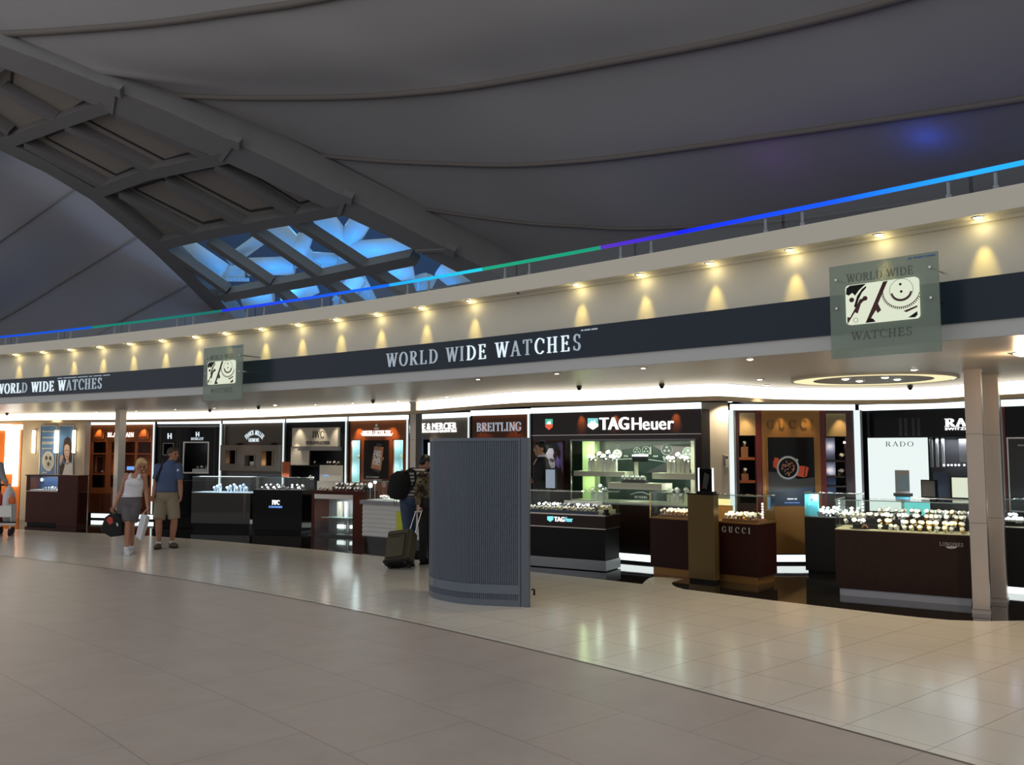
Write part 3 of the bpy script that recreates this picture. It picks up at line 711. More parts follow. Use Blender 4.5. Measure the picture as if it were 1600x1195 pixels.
for i, (x, y) in enumerate(spots):
    p = Pz(x, y, Z_LEDGE); ph = phi_of(p); p = A(ph, 0.085, Z_LEDGE)
    out = Vector((math.cos(ph), math.sin(ph), 0))
    downlight('downlight', p, 'small round warm downlight recessed under the cream ledge above the dark sign band', 'downlights along the cream ledge', 0.043, 15.0, 38, (out * 0.25 + Vector((0, 0, -1))), (1.0, 0.74, 0.20), blend=1.0)
    lamp('POINT', 'lens_glow', A(ph, 0.10, Z_LEDGE - 0.06), 0.5, (1.0, 0.80, 0.36), radius=0.03)
p = A(phi_of(Pz(806, 457, Z_LEDGE)), 0.085, Z_LEDGE)
downlight('downlight', p, 'unlit round downlight under the cream ledge, the only dark one of its row', None, 0.036, 0, 60, lit=False)

# glass railing with light tubes
rl = thing('glass_railing', 'long curved glass railing with small steel posts on top of the cream fascia', 'railing', A(phi_of(Cyl(800, 430)), 0.1, Z_TOP)); RLO = Vector(rl.location)
post_px = [13, 31, 95, 114, 182, 205, 279, 304, 388, 414, 504, 532, 637, 670, 789, 827, 970, 1018, 1198, 1256, 1487, 1562]
pphi = [phi_of(Cyl(x, 440, 0.1)) for x in post_px]
for ph in pphi:
    mb = MB(); b = A(ph, 0.1, Z_TOP) - RLO
    mb.tube([b, b + Vector((0, 0, 0.05)), b + Vector((0, 0, 0.055)), b + Vector((0, 0, 0.15))], [0.022, 0.022, 0.014, 0.014], M['steel_dark'], 10); mb.build('post', rl, smooth=False)
edges = [PH_L] + [(pphi[i] + pphi[i + 1]) / 2 for i in range(0, len(pphi), 2)] + [PH_R]
edges = sorted(edges)
for a, b in zip(edges, edges[1:]):
    mb = MB(); n = max(3, int((b - a) / 0.012)); v = []; fs = []; g = 0.00025
    for i in range(n + 1):
        ph = a + g + (b - a - 2 * g) * i / n
        v += [A(ph, 0.094, Z_TOP + 0.02) - RLO, A(ph, 0.094, Z_LED - 0.02) - RLO, A(ph, 0.106, Z_LED - 0.02) - RLO, A(ph, 0.106, Z_TOP + 0.02) - RLO]
    for i in range(n):
        for k in range(4): fs.append((4 * i + k, 4 * i + (k + 1) % 4, 4 * i + 4 + (k + 1) % 4, 4 * i + 4 + k))
    mb.add(v, fs, M['glass_rail']); mb.build('glass_panel', rl)
led = [(2300, 1500, (0.02, 0.42, 0.95), (0.02, 0.36, 0.95), 'bright cyan light tube on the railing at the right edge of the view', 1.3),
       (1500, 1310, (0.02, 0.36, 0.95), (0.01, 0.10, 1.0), 'sky blue light tube on the railing above the larger hanging glass sign', 1.2),
       (1310, 1060, (0.01, 0.10, 1.0), (0.01, 0.015, 1.0), 'deep blue light tube on the railing left of the larger hanging glass sign', 1.2),
       (1060, 940, (0.03, 0.03, 0.9), (0.13, 0.04, 0.62), 'purple blue light tube on the railing right of the green one', 0.9),
       (940, 755, (0.02, 0.42, 0.25), (0.02, 0.50, 0.28), 'green light tube on the railing above the central white lettering', 0.8),
       (755, 610, (0.02, 0.60, 0.75), (0.02, 0.40, 0.95), 'turquoise light tube on the railing in front of the roof glazing', 1.1),
       (610, 350, (0.01, 0.16, 0.95), (0.02, 0.03, 0.9), 'royal blue light tube on the railing below the roof glazing', 1.0),
       (350, 148, (0.02, 0.30, 0.25), (0.02, 0.40, 0.30), 'dim green light tube on the railing above the smaller hanging glass sign', 0.6),
       (148, -330, (0.01, 0.12, 0.8), (0.02, 0.03, 0.95), 'blue light tube on the railing at the left edge of the view', 0.9)]
def ramp_emit(name, c0, c1, s):
    m = D2.materials.new(name); m.use_nodes = True; t = m.node_tree; t.nodes.clear()
    o = t.nodes.new('ShaderNodeOutputMaterial'); e = t.nodes.new('ShaderNodeEmission'); a = t.nodes.new('ShaderNodeAttribute'); a.attribute_name = 'hue'
    e.inputs[1].default_value = s; t.links.new(a.outputs['Color'], e.inputs[0]); t.links.new(e.outputs[0], o.inputs[0]); return m
for x0, x1, c0, c1, lab, s in led:
    a, b = phi_of(Cyl(x0, 420, 0.1)), phi_of(Cyl(x1, 420, 0.1)); n = 24
    base = A((a + b) / 2, 0.1, Z_LED)
    mb = MB(); mb.tube([A(a + (b - a) * i / n, 0.1, Z_LED) - base for i in range(n + 1)], 0.022, ramp_emit('led_tube', c0, c1, s), 8)
    o = mb.build('light_tube', smooth=True); o.location = base; tag(o, lab, 'light')
    at = o.data.attributes.new('hue', 'FLOAT_COLOR', 'POINT')
    for vi in range(len(o.data.vertices)):
        k = (vi // 8) / n; at.data[vi].color = [c0[q] + (c1[q] - c0[q]) * k for q in range(3)] + [1]
# added point lights near the membrane, standing in for the light tubes' coloured glow
for (px, py, D, e, c) in ((950, 400, 17.5, 7, (0.12, 0.2, 0.95)), (1260, 335, 14.2, 6, (0.10, 0.12, 0.95)), (1500, 285, 12.2, 5, (0.08, 0.15, 1.0)), (1190, 290, 16.2, 2.2, (0.35, 0.05, 0.9)), (1440, 238, 14.3, 4.0, (0.02, 0.10, 1.0)), (1640, 225, 13.4, 2, (0.02, 0.2, 1.0)), (400, 455, 21, 3, (0.03, 0.2, 0.9)), (80, 530, 20, 4, (0.1, 0.1, 0.8))):
    lamp('POINT', 'tube_glow_fill', Pd(px, py, D), e, c, radius=0.25)

# main lettering on the dark band
def band_text(txt, x0, x1, zb, zt, off, mfun=None, m=None, sp=0.06, y_guess=550):
    a = phi_of(Cyl(x0, y_guess, off)); b = phi_of(Cyl(x1, y_guess, off)); mb = MB(); wid = abs(b - a) * (AR + off)
    base = A((a + b) / 2, off, (zb + zt) / 2)
    write(mb, txt, lambda x, y, d: A(a + (b - a) * x / wid, off + d, zb + y) - base, zt - zb, wid, 'serif', sp, 0.02, m, mfun)
    return mb, base
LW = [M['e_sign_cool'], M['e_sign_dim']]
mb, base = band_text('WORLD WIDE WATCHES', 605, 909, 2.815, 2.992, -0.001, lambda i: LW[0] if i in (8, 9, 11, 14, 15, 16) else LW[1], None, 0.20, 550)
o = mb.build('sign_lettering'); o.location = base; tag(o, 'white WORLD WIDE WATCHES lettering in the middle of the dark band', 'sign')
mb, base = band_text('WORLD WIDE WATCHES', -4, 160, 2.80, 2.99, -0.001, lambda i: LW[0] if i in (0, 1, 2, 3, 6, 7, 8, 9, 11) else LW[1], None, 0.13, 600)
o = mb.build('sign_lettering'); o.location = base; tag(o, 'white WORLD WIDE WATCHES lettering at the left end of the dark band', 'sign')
for x0, x1, yb, t_, lab in ((908, 934, 519, '== ===== =====', 'tiny pale caption on the dark band right of the central lettering'), (90, 172, 588, '=== ======== ====== == ===== ====', 'tiny pale caption above the left lettering on the dark band')):
    a = phi_of(Cyl(x0, yb)); b = phi_of(Cyl(x1, yb)); wid = abs(b - a) * AR; base = A((a + b) / 2, -0.001, 3.02); mb = MB()
    write(mb, t_, lambda x, y, d: A(a + (b - a) * x / wid, -0.001 + d, 3.02 + y) - base, 0.022, wid, 'serif', 0.0, 0.003, M['e_sign_dim'])
    o = mb.build('caption_lettering'); o.location = base; tag(o, lab, 'sign')

# hanging frosted glass signs with a picture of a watch movement
def glass_sign(corn, pic, off, lab, zx, detail=True):
    tl, tr, br, bl = [Cyl(*zx(*p), off) for p in corn]
    L = (Vector((tl.x, tl.y, 0)) + Vector((bl.x, bl.y, 0))) / 2; Rr = (Vector((tr.x, tr.y, 0)) + Vector((br.x, br.y, 0))) / 2
    fr = Fr(L, Rr); zt = (fr.px(*zx(*corn[0]))[1] + fr.px(*zx(*corn[1]))[1]) / 2; zb = (fr.px(*zx(*corn[2]))[1] + fr.px(*zx(*corn[3]))[1]) / 2
    root = thing('hanging_sign', lab, 'sign', fr.o + Vector((0, 0, zb)), fr.rz); Wd = fr.W; Hh = zt - zb
    mb = MB(); mb.box(0, Wd, 0, 0.014, 0, Hh, M['frost']); mb.build('glass_sheet', root)
    # fixing rods back to the band
    for u in (0.06, Wd - 0.06):
        for z in (0.10, 0.34):
            mb = MB(); mb.tube([(u, -0.012, z + 0.32), (u, -off + 0.10, z + 0.32)], 0.010, M['chrome'], 8); mb.build('standoff', root)
    pu0, pu1, pz0, pz1 = pic[0] * Wd, pic[1] * Wd, pic[2] * Hh, pic[3] * Hh; pw, ph_ = pu1 - pu0, pz1 - pz0
    mb = MB(); c = 0.05 * pw; a = []
    for cx_, cz_, a0 in ((pu1 - c, pz1 - c, 0), (pu0 + c, pz1 - c, 90), (pu0 + c, pz0 + c, 180), (pu1 - c, pz0 + c, 270)):
        a += ell(cx_, cz_, c, c, 5, a0, a0 + 90)
    mb.prism(a, -0.035, -0.002, M['e_film']); pbx = mb.build('picture_box', root)
    mb = MB(); X = lambda u, v: (pu0 + u * pw, pz0 + v * ph_)
    brown = M['brown_film']; dkf = M['black_matt']; y0, y1 = -0.0385, -0.0355
    def pl(pts, m): mb.prism([X(*p) for p in pts], y0, y1, m)
    pl([(0.02, 0.02), (0.13, 0.30), (0.17, 0.26), (0.22, 0.5), (0.30, 0.62), (0.21, 0.62), (0.06, 0.18), (0.02, 0.2)], brown)
    pl([(0.28, 0.01), (0.54, 0.98), (0.60, 0.98), (0.46, 0.45), (0.50, 0.28), (0.45, 0.22), (0.43, 0.30), (0.37, 0.15), (0.34, 0.01)], brown)
    pl([(0.28, 0.005), (0.31, 0.09), (0.38, 0.10), (0.42, 0.01)], dkf)
    pl([(0.01, 0.78), (0.02, 0.93), (0.07, 0.985), (0.30, 0.985), (0.20, 0.85), (0.14, 0.72), (0.10, 0.80), (0.05, 0.74)], dkf)
    pl(ell(0.09, 0.62, 0.035, 0.06, 14), brown); pl(ell(0.28, 0.62, 0.035, 0.06, 14), brown)
    pl([(0.12, 0.44), (0.17, 0.70), (0.24, 0.86), (0.30, 0.93), (0.30, 0.88), (0.24, 0.78), (0.19, 0.62), (0.15, 0.42)], dkf)
    # gear: toothed ring and crescent
    def ring(cx_, cz_, r0x, r0y, r1x, r1y, a0, a1, m, n=24):
        for i in range(n):
            t0, t1 = math.radians(a0 + (a1 - a0) * i / n), math.radians(a0 + (a1 - a0) * (i + 1) / n)
            pl([(cx_ + r0x * math.cos(t0), cz_ + r0y * math.sin(t0)), (cx_ + r1x * math.cos(t0), cz_ + r1y * math.sin(t0)), (cx_ + r1x * math.cos(t1), cz_ + r1y * math.sin(t1)), (cx_ + r0x * math.cos(t1), cz_ + r0y * math.sin(t1))], m)
    gx, gz = 0.78, 0.72
    for i in range(30):
        t = math.radians(150 + i * 6.2); t2 = t + math.radians(2.6)
        pl([(gx + 0.25 * math.cos(t), gz + 0.42 * math.sin(t)), (gx + 0.275 * math.cos(t), gz + 0.47 * math.sin(t)), (gx + 0.275 * math.cos(t2), gz + 0.47 * math.sin(t2)), (gx + 0.25 * math.cos(t2), gz + 0.42 * math.sin(t2))], brown)
    ring(gx, gz, 0.245, 0.41, 0.252, 0.425, 140, 345, brown)
    ring(gx, gz, 0.155, 0.27, 0.16, 0.28, 0, 360, M['grey_print'])
    ring(gx, gz - 0.02, 0.12, 0.20, 0.145, 0.25, 190, 350, brown, 16)
    for q in ((0.77, 0.86), (0.78, 0.68)): pl(ell(*q, 0.018, 0.032, 12), dkf)
    ring(0.14, 0.07 if False else 0.1, 0.03, 0.05, 0.035, 0.06, 0, 360, M['grey_print'], 14)
    pl([(0.80, 0.20), (0.985, 0.30), (0.985, 0.26), (0.84, 0.165)], brown); pl([(0.86, 0.03), (0.98, 0.16), (0.985, 0.08), (0.95, 0.02)], dkf)
    mb.build('movement_print', pbx)
    gt = M['etch']
    mb = MB(); write(mb, 'WORLD WIDE', lambda x, y, d: (0.17 * Wd + x, -0.001 + d, pz1 + 0.04 * Hh + y), 0.085 * Hh, 0.62 * Wd, 'serif', 0.05, 0.002, gt)
    write(mb, 'WATCHES', lambda x, y, d: (0.20 * Wd + x, -0.001 + d, pz0 - 0.16 * Hh + y), 0.085 * Hh, 0.56 * Wd, 'serif', 0.05, 0.002, gt); mb.build('etched_lettering', root)
    mb = MB(); write(mb, '== ===== =====', lambda x, y, d: (0.74 * Wd + x, -0.001 + d, Hh * 0.955 + y), 0.022 * Hh, 0.24 * Wd, 'serif', 0, 0.002, M['blue_print']); mb.build('caption', root)
    return root
M['brown_film'] = mat('dark_brown_film', (0.07, 0.015, 0.010), 0.4); M['etch'] = mat('etched_letters', (0.10, 0.11, 0.10), 0.5)
glass_sign([(380, 228), (1060, 128), (1075, 745), (395, 805)], (0.172, 0.835, 0.345, 0.765), -0.28, 'large frosted glass square sign showing a watch movement, hanging at right', z_w)
z_s = zc(0, 500, 4.0)
glass_sign([(1270, 178), (1512, 152), (1516, 492), (1272, 508)], (0.16, 0.84, 0.30, 0.725), -0.28, 'small frosted glass square sign showing a watch movement, hanging at left', z_s)

# ---- soffit downlights, cameras, ring light
sof = [(1428, 577, 0.045), (1172, 560.5, 0.042), (1187, 592, 0.045), (1198, 601, 0.04), (1005, 574.5, 0.035), (870, 583, 0.035), (747, 592, 0.035), (698, 619, 0.04), (622, 626, 0.035), (551, 629, 0.03), (493, 631.5, 0.03), (430, 632.5, 0.05), (383, 639, 0.03), (335, 637, 0.03), (274, 639, 0.03), (213, 641.5, 0.03), (151, 643, 0.03), (84, 645, 0.035), (1490, 590, 0.04)]
for x, y, r in sof:
    p = Pz(x, y, Z_SOF); near = p.length < 12
    downlight('downlight', p, 'small round downlight recessed in the flat soffit under the fascia', 'downlights in the soffit', r, 26 if near else 22, 105, col=(1.0, 0.80, 0.55), blend=0.9)
p = Pz(1141, 627, 2.435); downlight('downlight', p, 'small downlight in the low ceiling in front of the cream pier', None, 0.04, 26, 130, aim=(0, 0.35, -1))
rc = Pz(1363, 592, Z_SOF)
rg = thing('ring_ceiling_light', 'large glowing ring light with a grey disc set in the soffit', 'ceiling light', rc)
mb = MB(); n = 48
def annulus(mb, r0, r1, z0, z1, m, n=48):
    v = [(r * math.cos(2 * math.pi * k / n), r * math.sin(2 * math.pi * k / n), z) for k in range(n) for r, z in ((r0, z0), (r1, z0), (r1, z1), (r0, z1))]
    mb.add(v, [(4 * k + j, 4 * k + (j + 1) % 4, 4 * ((k + 1) % n) + (j + 1) % 4, 4 * ((k + 1) % n) + j) for k in range(n) for j in range(4)], m)
annulus(mb, 0.69, 0.93, -0.012, -0.002, M['e_ring']); mb.build('glow_ring', rg)
mb = MB(); annulus(mb, 0.001, 0.69, -0.016, -0.002, M['ringdisc']); mb.build('disc', rg)
mb = MB(); annulus(mb, 0.93, 0.96, -0.02, -0.001, M['cream']); mb.build('rim', rg)
for x, y in ((1321, 591.5), (1343, 594.5), (1383, 589), (1402, 592)):
    p = Pz(x, y, Z_SOF - 0.018); downlight('downlight', p, 'round downlight set in the grey disc of the ring light', 'downlights in the ring light', 0.055, 20, 110, col=(1, 0.85, 0.62))
def dome(x, y, z, lab, grp):
    o = thing('dome_camera', lab, 'security camera', Pz(x, y, z), 0, grp)
    mb = MB(); mb.tube([(0, 0, 0), (0, 0, -0.03)], 0.036, M['charcoal'], 16); mb.build('mount', o)
    mb = MB(); mb.sph((0, 0, -0.03), (0.03, 0.03, 0.035), M['black'], 16, 10); mb.build('dome', o, smooth=True)
for x, y in ((905, 604.5), (1034, 601.5), (1422, 604), (583, 626.5), (404, 636.5), (328, 641.5), (11, 647)):
    dome(x, y - 2, Z_SOF, 'small dark dome camera under the soffit edge by the cove light', 'dome cameras')

p = Pz(1598, 551, Z_SOF); o = downlight('downlight', p, 'large bright warm downlight in the soffit at the right edge of the view', None, 0.10, 60, 140, col=(1, 0.7, 0.4))
lamp('POINT', 'glow', (0, 0, -0.10), 12, (1, 0.66, 0.36), o, radius=0.06)

# ================================================================== WATCHES AND SMALL DISPLAY PIECES
def watch_mesh(name, strap, case, dial, s=1.0):
    """a wrist watch closed round a small cuff, dial tilted up towards the front (-y)"""
    mb = MB(); n = 18; R_, w = 0.027 * s, 0.010 * s
    v = []
    for k in range(n):
        t = 2 * math.pi * k / n
        for x, r in ((-w, R_), (w, R_), (w, R_ - 0.004 * s), (-w, R_ - 0.004 * s)):
            v.append((x, r * math.cos(t), r * math.sin(t) * 0.85 + R_ * 0.85))
    mb.add(v, [(4 * k + j, 4 * k + (j + 1) % 4, 4 * ((k + 1) % n) + (j + 1) % 4, 4 * ((k + 1) % n) + j) for k in range(n) for j in range(4)], strap)
    t = math.radians(140); d = Vector((0, math.cos(t), math.sin(t))); c = Vector((0, R_ * math.cos(t), R_ * 0.85 + R_ * 0.85 * math.sin(t)))
    mb.tube([c - d * 0.004 * s, c + d * 0.006 * s], 0.020 * s, case, 16)
    mb.tube([c + d * 0.006 * s, c + d * 0.0075 * s], 0.0165 * s, dial, 16)
    mb.tube([c + d * 0.001 * s + Vector((0.019 * s, 0, 0)), c + d * 0.001 * s + Vector((0.025 * s, 0, 0))], 0.003 * s, case, 6)
    ob = mb.build(name, smooth=False); return ob
PROTO = {}
def watch(kind):
    if kind not in PROTO:
        st, ca, di = dict(silver=(M['chrome'], M['chrome'], M['dial']), gold=(M['gold'], M['gold'], M['dial']), leather=(M['leather'], M['chrome'], M['dial']), cushion=(M['cushion'], M['gold'], M['dial']),
                          dark=(M['chrome'], M['chrome'], M['dial_dark']), white=(M['white'], M['chrome'], M['dial']), tan=(M['tan_leather'], M['gold'], M['dial']))[kind]
        PROTO[kind] = watch_mesh('watch', st, ca, di).data
        o = [x for x in D2.objects if x.data == PROTO[kind]][0]; D2.objects.remove(o)
    return PROTO[kind]
def put_watch(kind, fr, u, y, z, label, group, s=1.0, rz=0.0, cat='watch'):
    o = D2.objects.new('watch', watch(kind)); COL.objects.link(o); o.location = fr.wor(u, y, z); o.rotation_euler = (0, 0, fr.rz + rz); o.scale = (s, s, s)
    return tag(o, label, cat, group)
def block(fr, u0, u1, y0, y1, z0, z1, m, name, label, cat, group=None, bevel=0.002):
    base = fr.wor((u0 + u1) / 2, (y0 + y1) / 2, z0); mb = MB(); w, d = (u1 - u0) / 2, (y1 - y0) / 2
    mb.box(-w, w, -d, d, 0, z1 - z0, m); o = mb.build(name, bevel=bevel); o.location = base; o.rotation_euler = (0, 0, fr.rz)
    return tag(o, label, cat, group)

# ================================================================== WALL SHOWCASES
ZS0, ZS1 = 2.325, 2.415
def showcase(label, pL, pR, face, depth=0.42, kick=True, back=None, holes=(), zlo=0.17, strip=True):
    a, b = Pz(*pL, 2.37), Pz(*pR, 2.37); fr = Fr(a, b)
    root = thing('showcase', label, 'showcase', fr.o, fr.rz); Wd = fr.W; bm_ = back or M['black_matt']
    mb = MB()
    mb.box(0, Wd, depth - 0.02, depth, zlo, ZS0, bm_); mb.box(0, 0.02, 0.03, depth - 0.02, zlo, ZS0, M['black_matt']); mb.box(Wd - 0.02, Wd, 0.03, depth - 0.02, zlo, ZS0, M['black_matt'])
    mb.box(0, Wd, 0.03, depth, ZS0 - 0.02, ZS0, bm_); mb.box(0, Wd, 0.03, depth, zlo, zlo + 0.02, bm_); mb.build('cabinet', root)
    mb = MB(); holed(mb, 0, Wd, zlo, ZS0, 0.0, 0.03, holes, face); mb.build('face_panel', root)
    if strip:
        mb = MB(); mb.box(0.0, Wd, -0.05, 0.02, ZS0, ZS1, M['e_strip']); mb.build('light_box', root)
    mb = MB(); mb.box(0, Wd, 0.10, depth, 0, zlo, M['black_matt']); mb.build('plinth', root)
    if kick:
        mb = MB(); mb.box(0.02, Wd - 0.02, 0.085, 0.10, 0.035, 0.135, M['e_kick']); mb.build('kick_light', root)
    return fr, root
def vlight(fr, root, u, w=0.055, z0=0.17, z1=ZS0):
    mb = MB(); mb.box(u - w / 2, u + w / 2, -0.05, 0.0, z0, z1, M['e_strip2']); mb.build('edge_light', root)
    mb = MB(); mb.box(u + w / 2, u + w / 2 + 0.03, -0.06, 0.0, z0, z1, M['steel_dark']); mb.build('edge_profile', root)
M['offwhite_tan'] = mat('tan_plaster', (0.42, 0.30, 0.15), 0.5); M['blue_watch'] = mat('blue_steel_print', (0.25, 0.36, 0.62), 0.35)
M['e_strip2'] = emit('edge_strip', (0.86, 0.95, 0.95), 1.0)
def hole(fr, x0, y0, x1, y1, z=ident): return fr.bounds(x0, y0, x1, y1, z)
def part(mb, name, root, **k): return mb.build(name, root, **k)
def pool(fr, root, u, z, e, col=(1, 0.62, 0.3), y=-0.12, cone=70, aim=None):
    lamp('SPOT', 'picture_light', (u, y, z), e, col, root, cone=cone, blend=0.8, aim=aim or (0, 0.14, -0.5), radius=0.02)
def frame4(mb, b, w, y0, y1, m):
    u0, u1, z0, z1 = b; holed(mb, u0 - w, u1 + w, z0 - w, z1 + w, y0, y1, [(u0, u1, z0, z1)], m)

# --- cherry wood case
a, b = (142.5, 661), (241.5, 660)
fr = Fr(Pz(*a, 2.37), Pz(*b, 2.37)); H_ = [hole(fr, 70, 250, 172, 605, z_b), hole(fr, 215, 250, 398, 605, z_b), hole(fr, 415, 250, 522, 605, z_b)]
fr, rt = showcase('dark cherry wood wall showcase with panelled cupboards, behind the walking couple', a, b, M['cherry'], holes=H_, back=M['mahogany'])
for q in ((75, 150, 165, 226), (420, 150, 512, 226)):
    u0, u1, z0, z1 = fr.bounds(*q, z_b); mb = MB(); mb.box(u0, u1, -0.02, 0, z0, z1, M['cherry']); mb.box(u0 + 0.05, u1 - 0.05, -0.032, -0.02, z0 + 0.05, z1 - 0.05, M['cherry']); mb.build('header_panel', rt)
for q in ((55, 650, 130, 790), (140, 650, 210, 790), (300, 650, 395, 790), (410, 650, 500, 790)):
    u0, u1, z0, z1 = fr.bounds(*q, z_b); mb = MB(); mb.box(u0, u1, -0.015, 0, z0, z1, M['mahogany']); mb.box(u0 + 0.05, u1 - 0.05, -0.025, -0.015, z0 + 0.05, z1 - 0.05, M['mahogany']); mb.build('cupboard_door', rt)
for h in H_:
    for yy in (342, 502):
        z = fr.px(*z_b(120, yy))[1]; mb = MB(); mb.box(h[0], h[1], 0.0, 0.38, z - 0.015, z + 0.015, M['cherry']); mb.build('shelf', rt)
u0, u1, z0, z1 = fr.bounds(85, 368, 155, 490, z_b); mb = MB(); frame4(mb, (u0, u1, z0, z1), 0.03, 0.05, 0.09, M['mahogany']); mb.build('picture_frame', rt)
mb = MB(); write_fr(fr, mb, 'BLANCPAIN', 190, 178, 395, 212, z_b, m=M['e_sign'], bold=0.04); mb.build('lettering', rt)
mb = MB(); mb.box(*[fr.bounds(312, 442, 366, 470, z_b)[0], fr.bounds(312, 442, 366, 470, z_b)[1]], 0.12, 0.2, *fr.bounds(312, 442, 366, 470, z_b)[2:], M['e_blue']); mb.build('display_screen', rt)
vlight(fr, rt, -0.06); vlight(fr, rt, fr.W + 0.03)
pool(fr, rt, 0.28, 2.30, 14); pool(fr, rt, fr.W - 0.28, 2.30, 14); pool(fr, rt, fr.W * 0.5, 2.30, 6)
lamp('POINT', 'shelf_light', (0.35, 0.2, 1.25), 1.2, (1, 0.8, 0.6), rt, radius=0.03); lamp('POINT', 'shelf_light', (fr.W * 0.8, 0.2, 1.25), 1.6, (1, 0.8, 0.6), rt, radius=0.03)
for uu in (0.30, fr.W * 0.82):
    put_watch('silver', fr, uu, 0.12, fr.px(*z_b(120, 502))[1] + 0.016, 'silver watch on a shelf of the dark cherry wood showcase', 'watches on the cherry wood shelves', 1.4)

# --- black lacquer case with silver picture frame
a, b = (247.5, 659.5), (345, 659)
fr = Fr(Pz(*a, 2.37), Pz(*b, 2.37)); hb = hole(fr, 316, 282, 516, 530, z_c); hs = hole(fr, 140, 288, 222, 380, z_c)
fr, rt = showcase('black lacquer wall showcase with a silver framed window, behind the man in shorts', a, b, M['black'], holes=[hb, hs], kick=False)
mb = MB(); frame4(mb, hb, 0.03, -0.02, 0.03, M['steel']); mb.build('window_frame', rt)
mb = MB(); frame4(mb, hs, 0.015, -0.015, 0.03, M['steel_dark']); mb.build('window_frame', rt)
mb = MB()
for q in ((112, 152, 252, 600), (276, 152, 570, 600)): frame4(mb, fr.bounds(*q, z_c), 0.008, -0.006, 0.0, M['bronze'])
mb.build('line_frame', rt)
u0, u1, z0, z1 = fr.bounds(95, 132, 580, 148, z_c); mb = MB(); mb.box(0.0, fr.W, -0.03, 0.0, z0, z1, M['steel_dark']); mb.build('top_rail', rt)
for q in ((172, 200, 208, 248), (412, 188, 442, 228)):
    mb = MB(); x0, y0, x1, y1 = q; w = (x1 - x0) * 0.3; ym = (y0 + y1) / 2
    fr.poly(mb, [(x0, y0), (x0 + w, y0), (x0 + w, y1), (x0, y1)], M['e_sign_cool'], z=z_c); fr.poly(mb, [(x1 - w, y0), (x1, y0), (x1, y1), (x1 - w, y1)], M['e_sign_cool'], z=z_c); fr.poly(mb, [(x0 + w, ym - 4), (x1 - w, ym - 4), (x1 - w, ym + 4), (x0 + w, ym + 4)], M['e_sign_cool'], z=z_c); mb.build('emblem', rt)
mb = MB(); write_fr(fr, mb, 'HUBLOT', 372, 236, 480, 258, z_c, m=M['e_sign_cool']); mb.build('lettering', rt)
u0, u1, z0, z1 = fr.bounds(368, 503, 492, 522, z_c); mb = MB(); mb.box(u0, u1, 0.08, 0.28, hb[2], z1, M['white']); mb.build('display_plinth', rt)
lamp('POINT', 'window_light', ((hb[0] + hb[1]) / 2, 0.12, hb[3] - 0.06), 1.6, (0.9, 0.95, 1), rt, radius=0.03)
for k, uu in enumerate((0.42, 0.62, 0.8)):
    put_watch('dark' if k != 1 else 'silver', fr, hb[0] + (hb[1] - hb[0]) * uu, 0.16, z1 if uu < 0.9 else z1, 'steel watch in the silver framed window of the black lacquer showcase', 'watches in the silver framed window', 1.5)
vlight(fr, rt, fr.W + 0.03)

# --- taupe case with arched lettering
a, b = (350.6, 659), (444.5, 657)
fr = Fr(Pz(*a, 2.37), Pz(*b, 2.37)); HW = [hole(fr, 695, 345, 778, 460, z_c), hole(fr, 858, 388, 936, 476, z_c), hole(fr, 1002, 350, 1090, 476, z_c)]
fr, rt = showcase('taupe brown wall showcase with arched white lettering and three small windows', a, b, M['taupe'], holes=HW)
mb = MB(); ub, ua = fr.bounds(645, 300, 1140, 520, z_c)[:2]; zb_, zt_ = fr.bounds(645, 300, 1140, 520, z_c)[2:]
holed(mb, 0.0, min(ua, fr.W), zb_, zt_, -0.10, 0.0, HW, M['taupe_light']); mb.build('window_block', rt)
for h, c in zip(HW, ((1, .6, .3), (1, .85, .6), (1, .6, .25))):
    mb = MB(); frame4(mb, h, 0.03, -0.115, -0.10, M['taupe_light']); mb.build('window_frame', rt)
    mb = MB(); mb.box(h[0], h[1], 0.20, 0.21, h[2], h[3], M['tan_leather']); mb.build('window_lining', rt)
    lamp('POINT', 'window_light', ((h[0] + h[1]) / 2, 0.08, h[2] + 0.06), 0.5 if h is HW[0] else 1.6, c, rt, radius=0.02)
u0, u1, z0, z1 = fr.bounds(870, 440, 925, 476, z_c); mb = MB(); mb.box(u0, u1, 0.0, 0.12, HW[1][2], z1, M['cushion']); mb.build('display_plinth', rt)
uc, zc0 = fr.px(*z_c(910, 335)); rr = fr.px(*z_c(910, 190))[1] - zc0; mb = MB(); txt = 'FRANCK MULLER'
for i, c in enumerate(txt):
    if c == ' ': continue
    ang = math.radians(90 + 47 - 94 * (i + 0.5) / len(txt)); ps, adv = GL[c]; hh = 0.105; wd = 0.056
    for p in ps:
        q = []
        for x_, y_ in p:
            lx = (x_ / adv - 0.5) * wd; ly = (y_ - 0.5) * hh; q.append((uc + (rr * 0.98 + ly) * math.cos(ang) * 1.0 + lx * math.sin(ang), zc0 + (rr * 0.98 + ly) * math.sin(ang) - lx * math.cos(ang)))
        mb.prism(q, -0.012, -0.002, M['e_sign_cool'])
write_fr(fr, mb, 'GENEVE', 862, 243, 950, 272, z_c, m=M['e_sign_cool'], bold=0.05); mb.build('lettering', rt)
mb = MB(); u0, u1, z0, z1 = fr.bounds(652, 130, 662, 298, z_c); mb.box(max(u0, 0), max(u0, 0) + 0.03, -0.02, 0, z0, z1, M['offwhite']); mb.build('lit_edge', rt)
for uu in (0.28, 0.85):
    mb = MB(); mb.sph((fr.W * uu, -0.05, zt_ + 0.02), (0.07, 0.04, 0.035), M['black_matt']); mb.build('spotlight_housing', rt, smooth=True)
vlight(fr, rt, fr.W + 0.03)
pool(fr, rt, fr.W * 0.5, 2.30, 4, (1, .8, .6), y=-0.4)

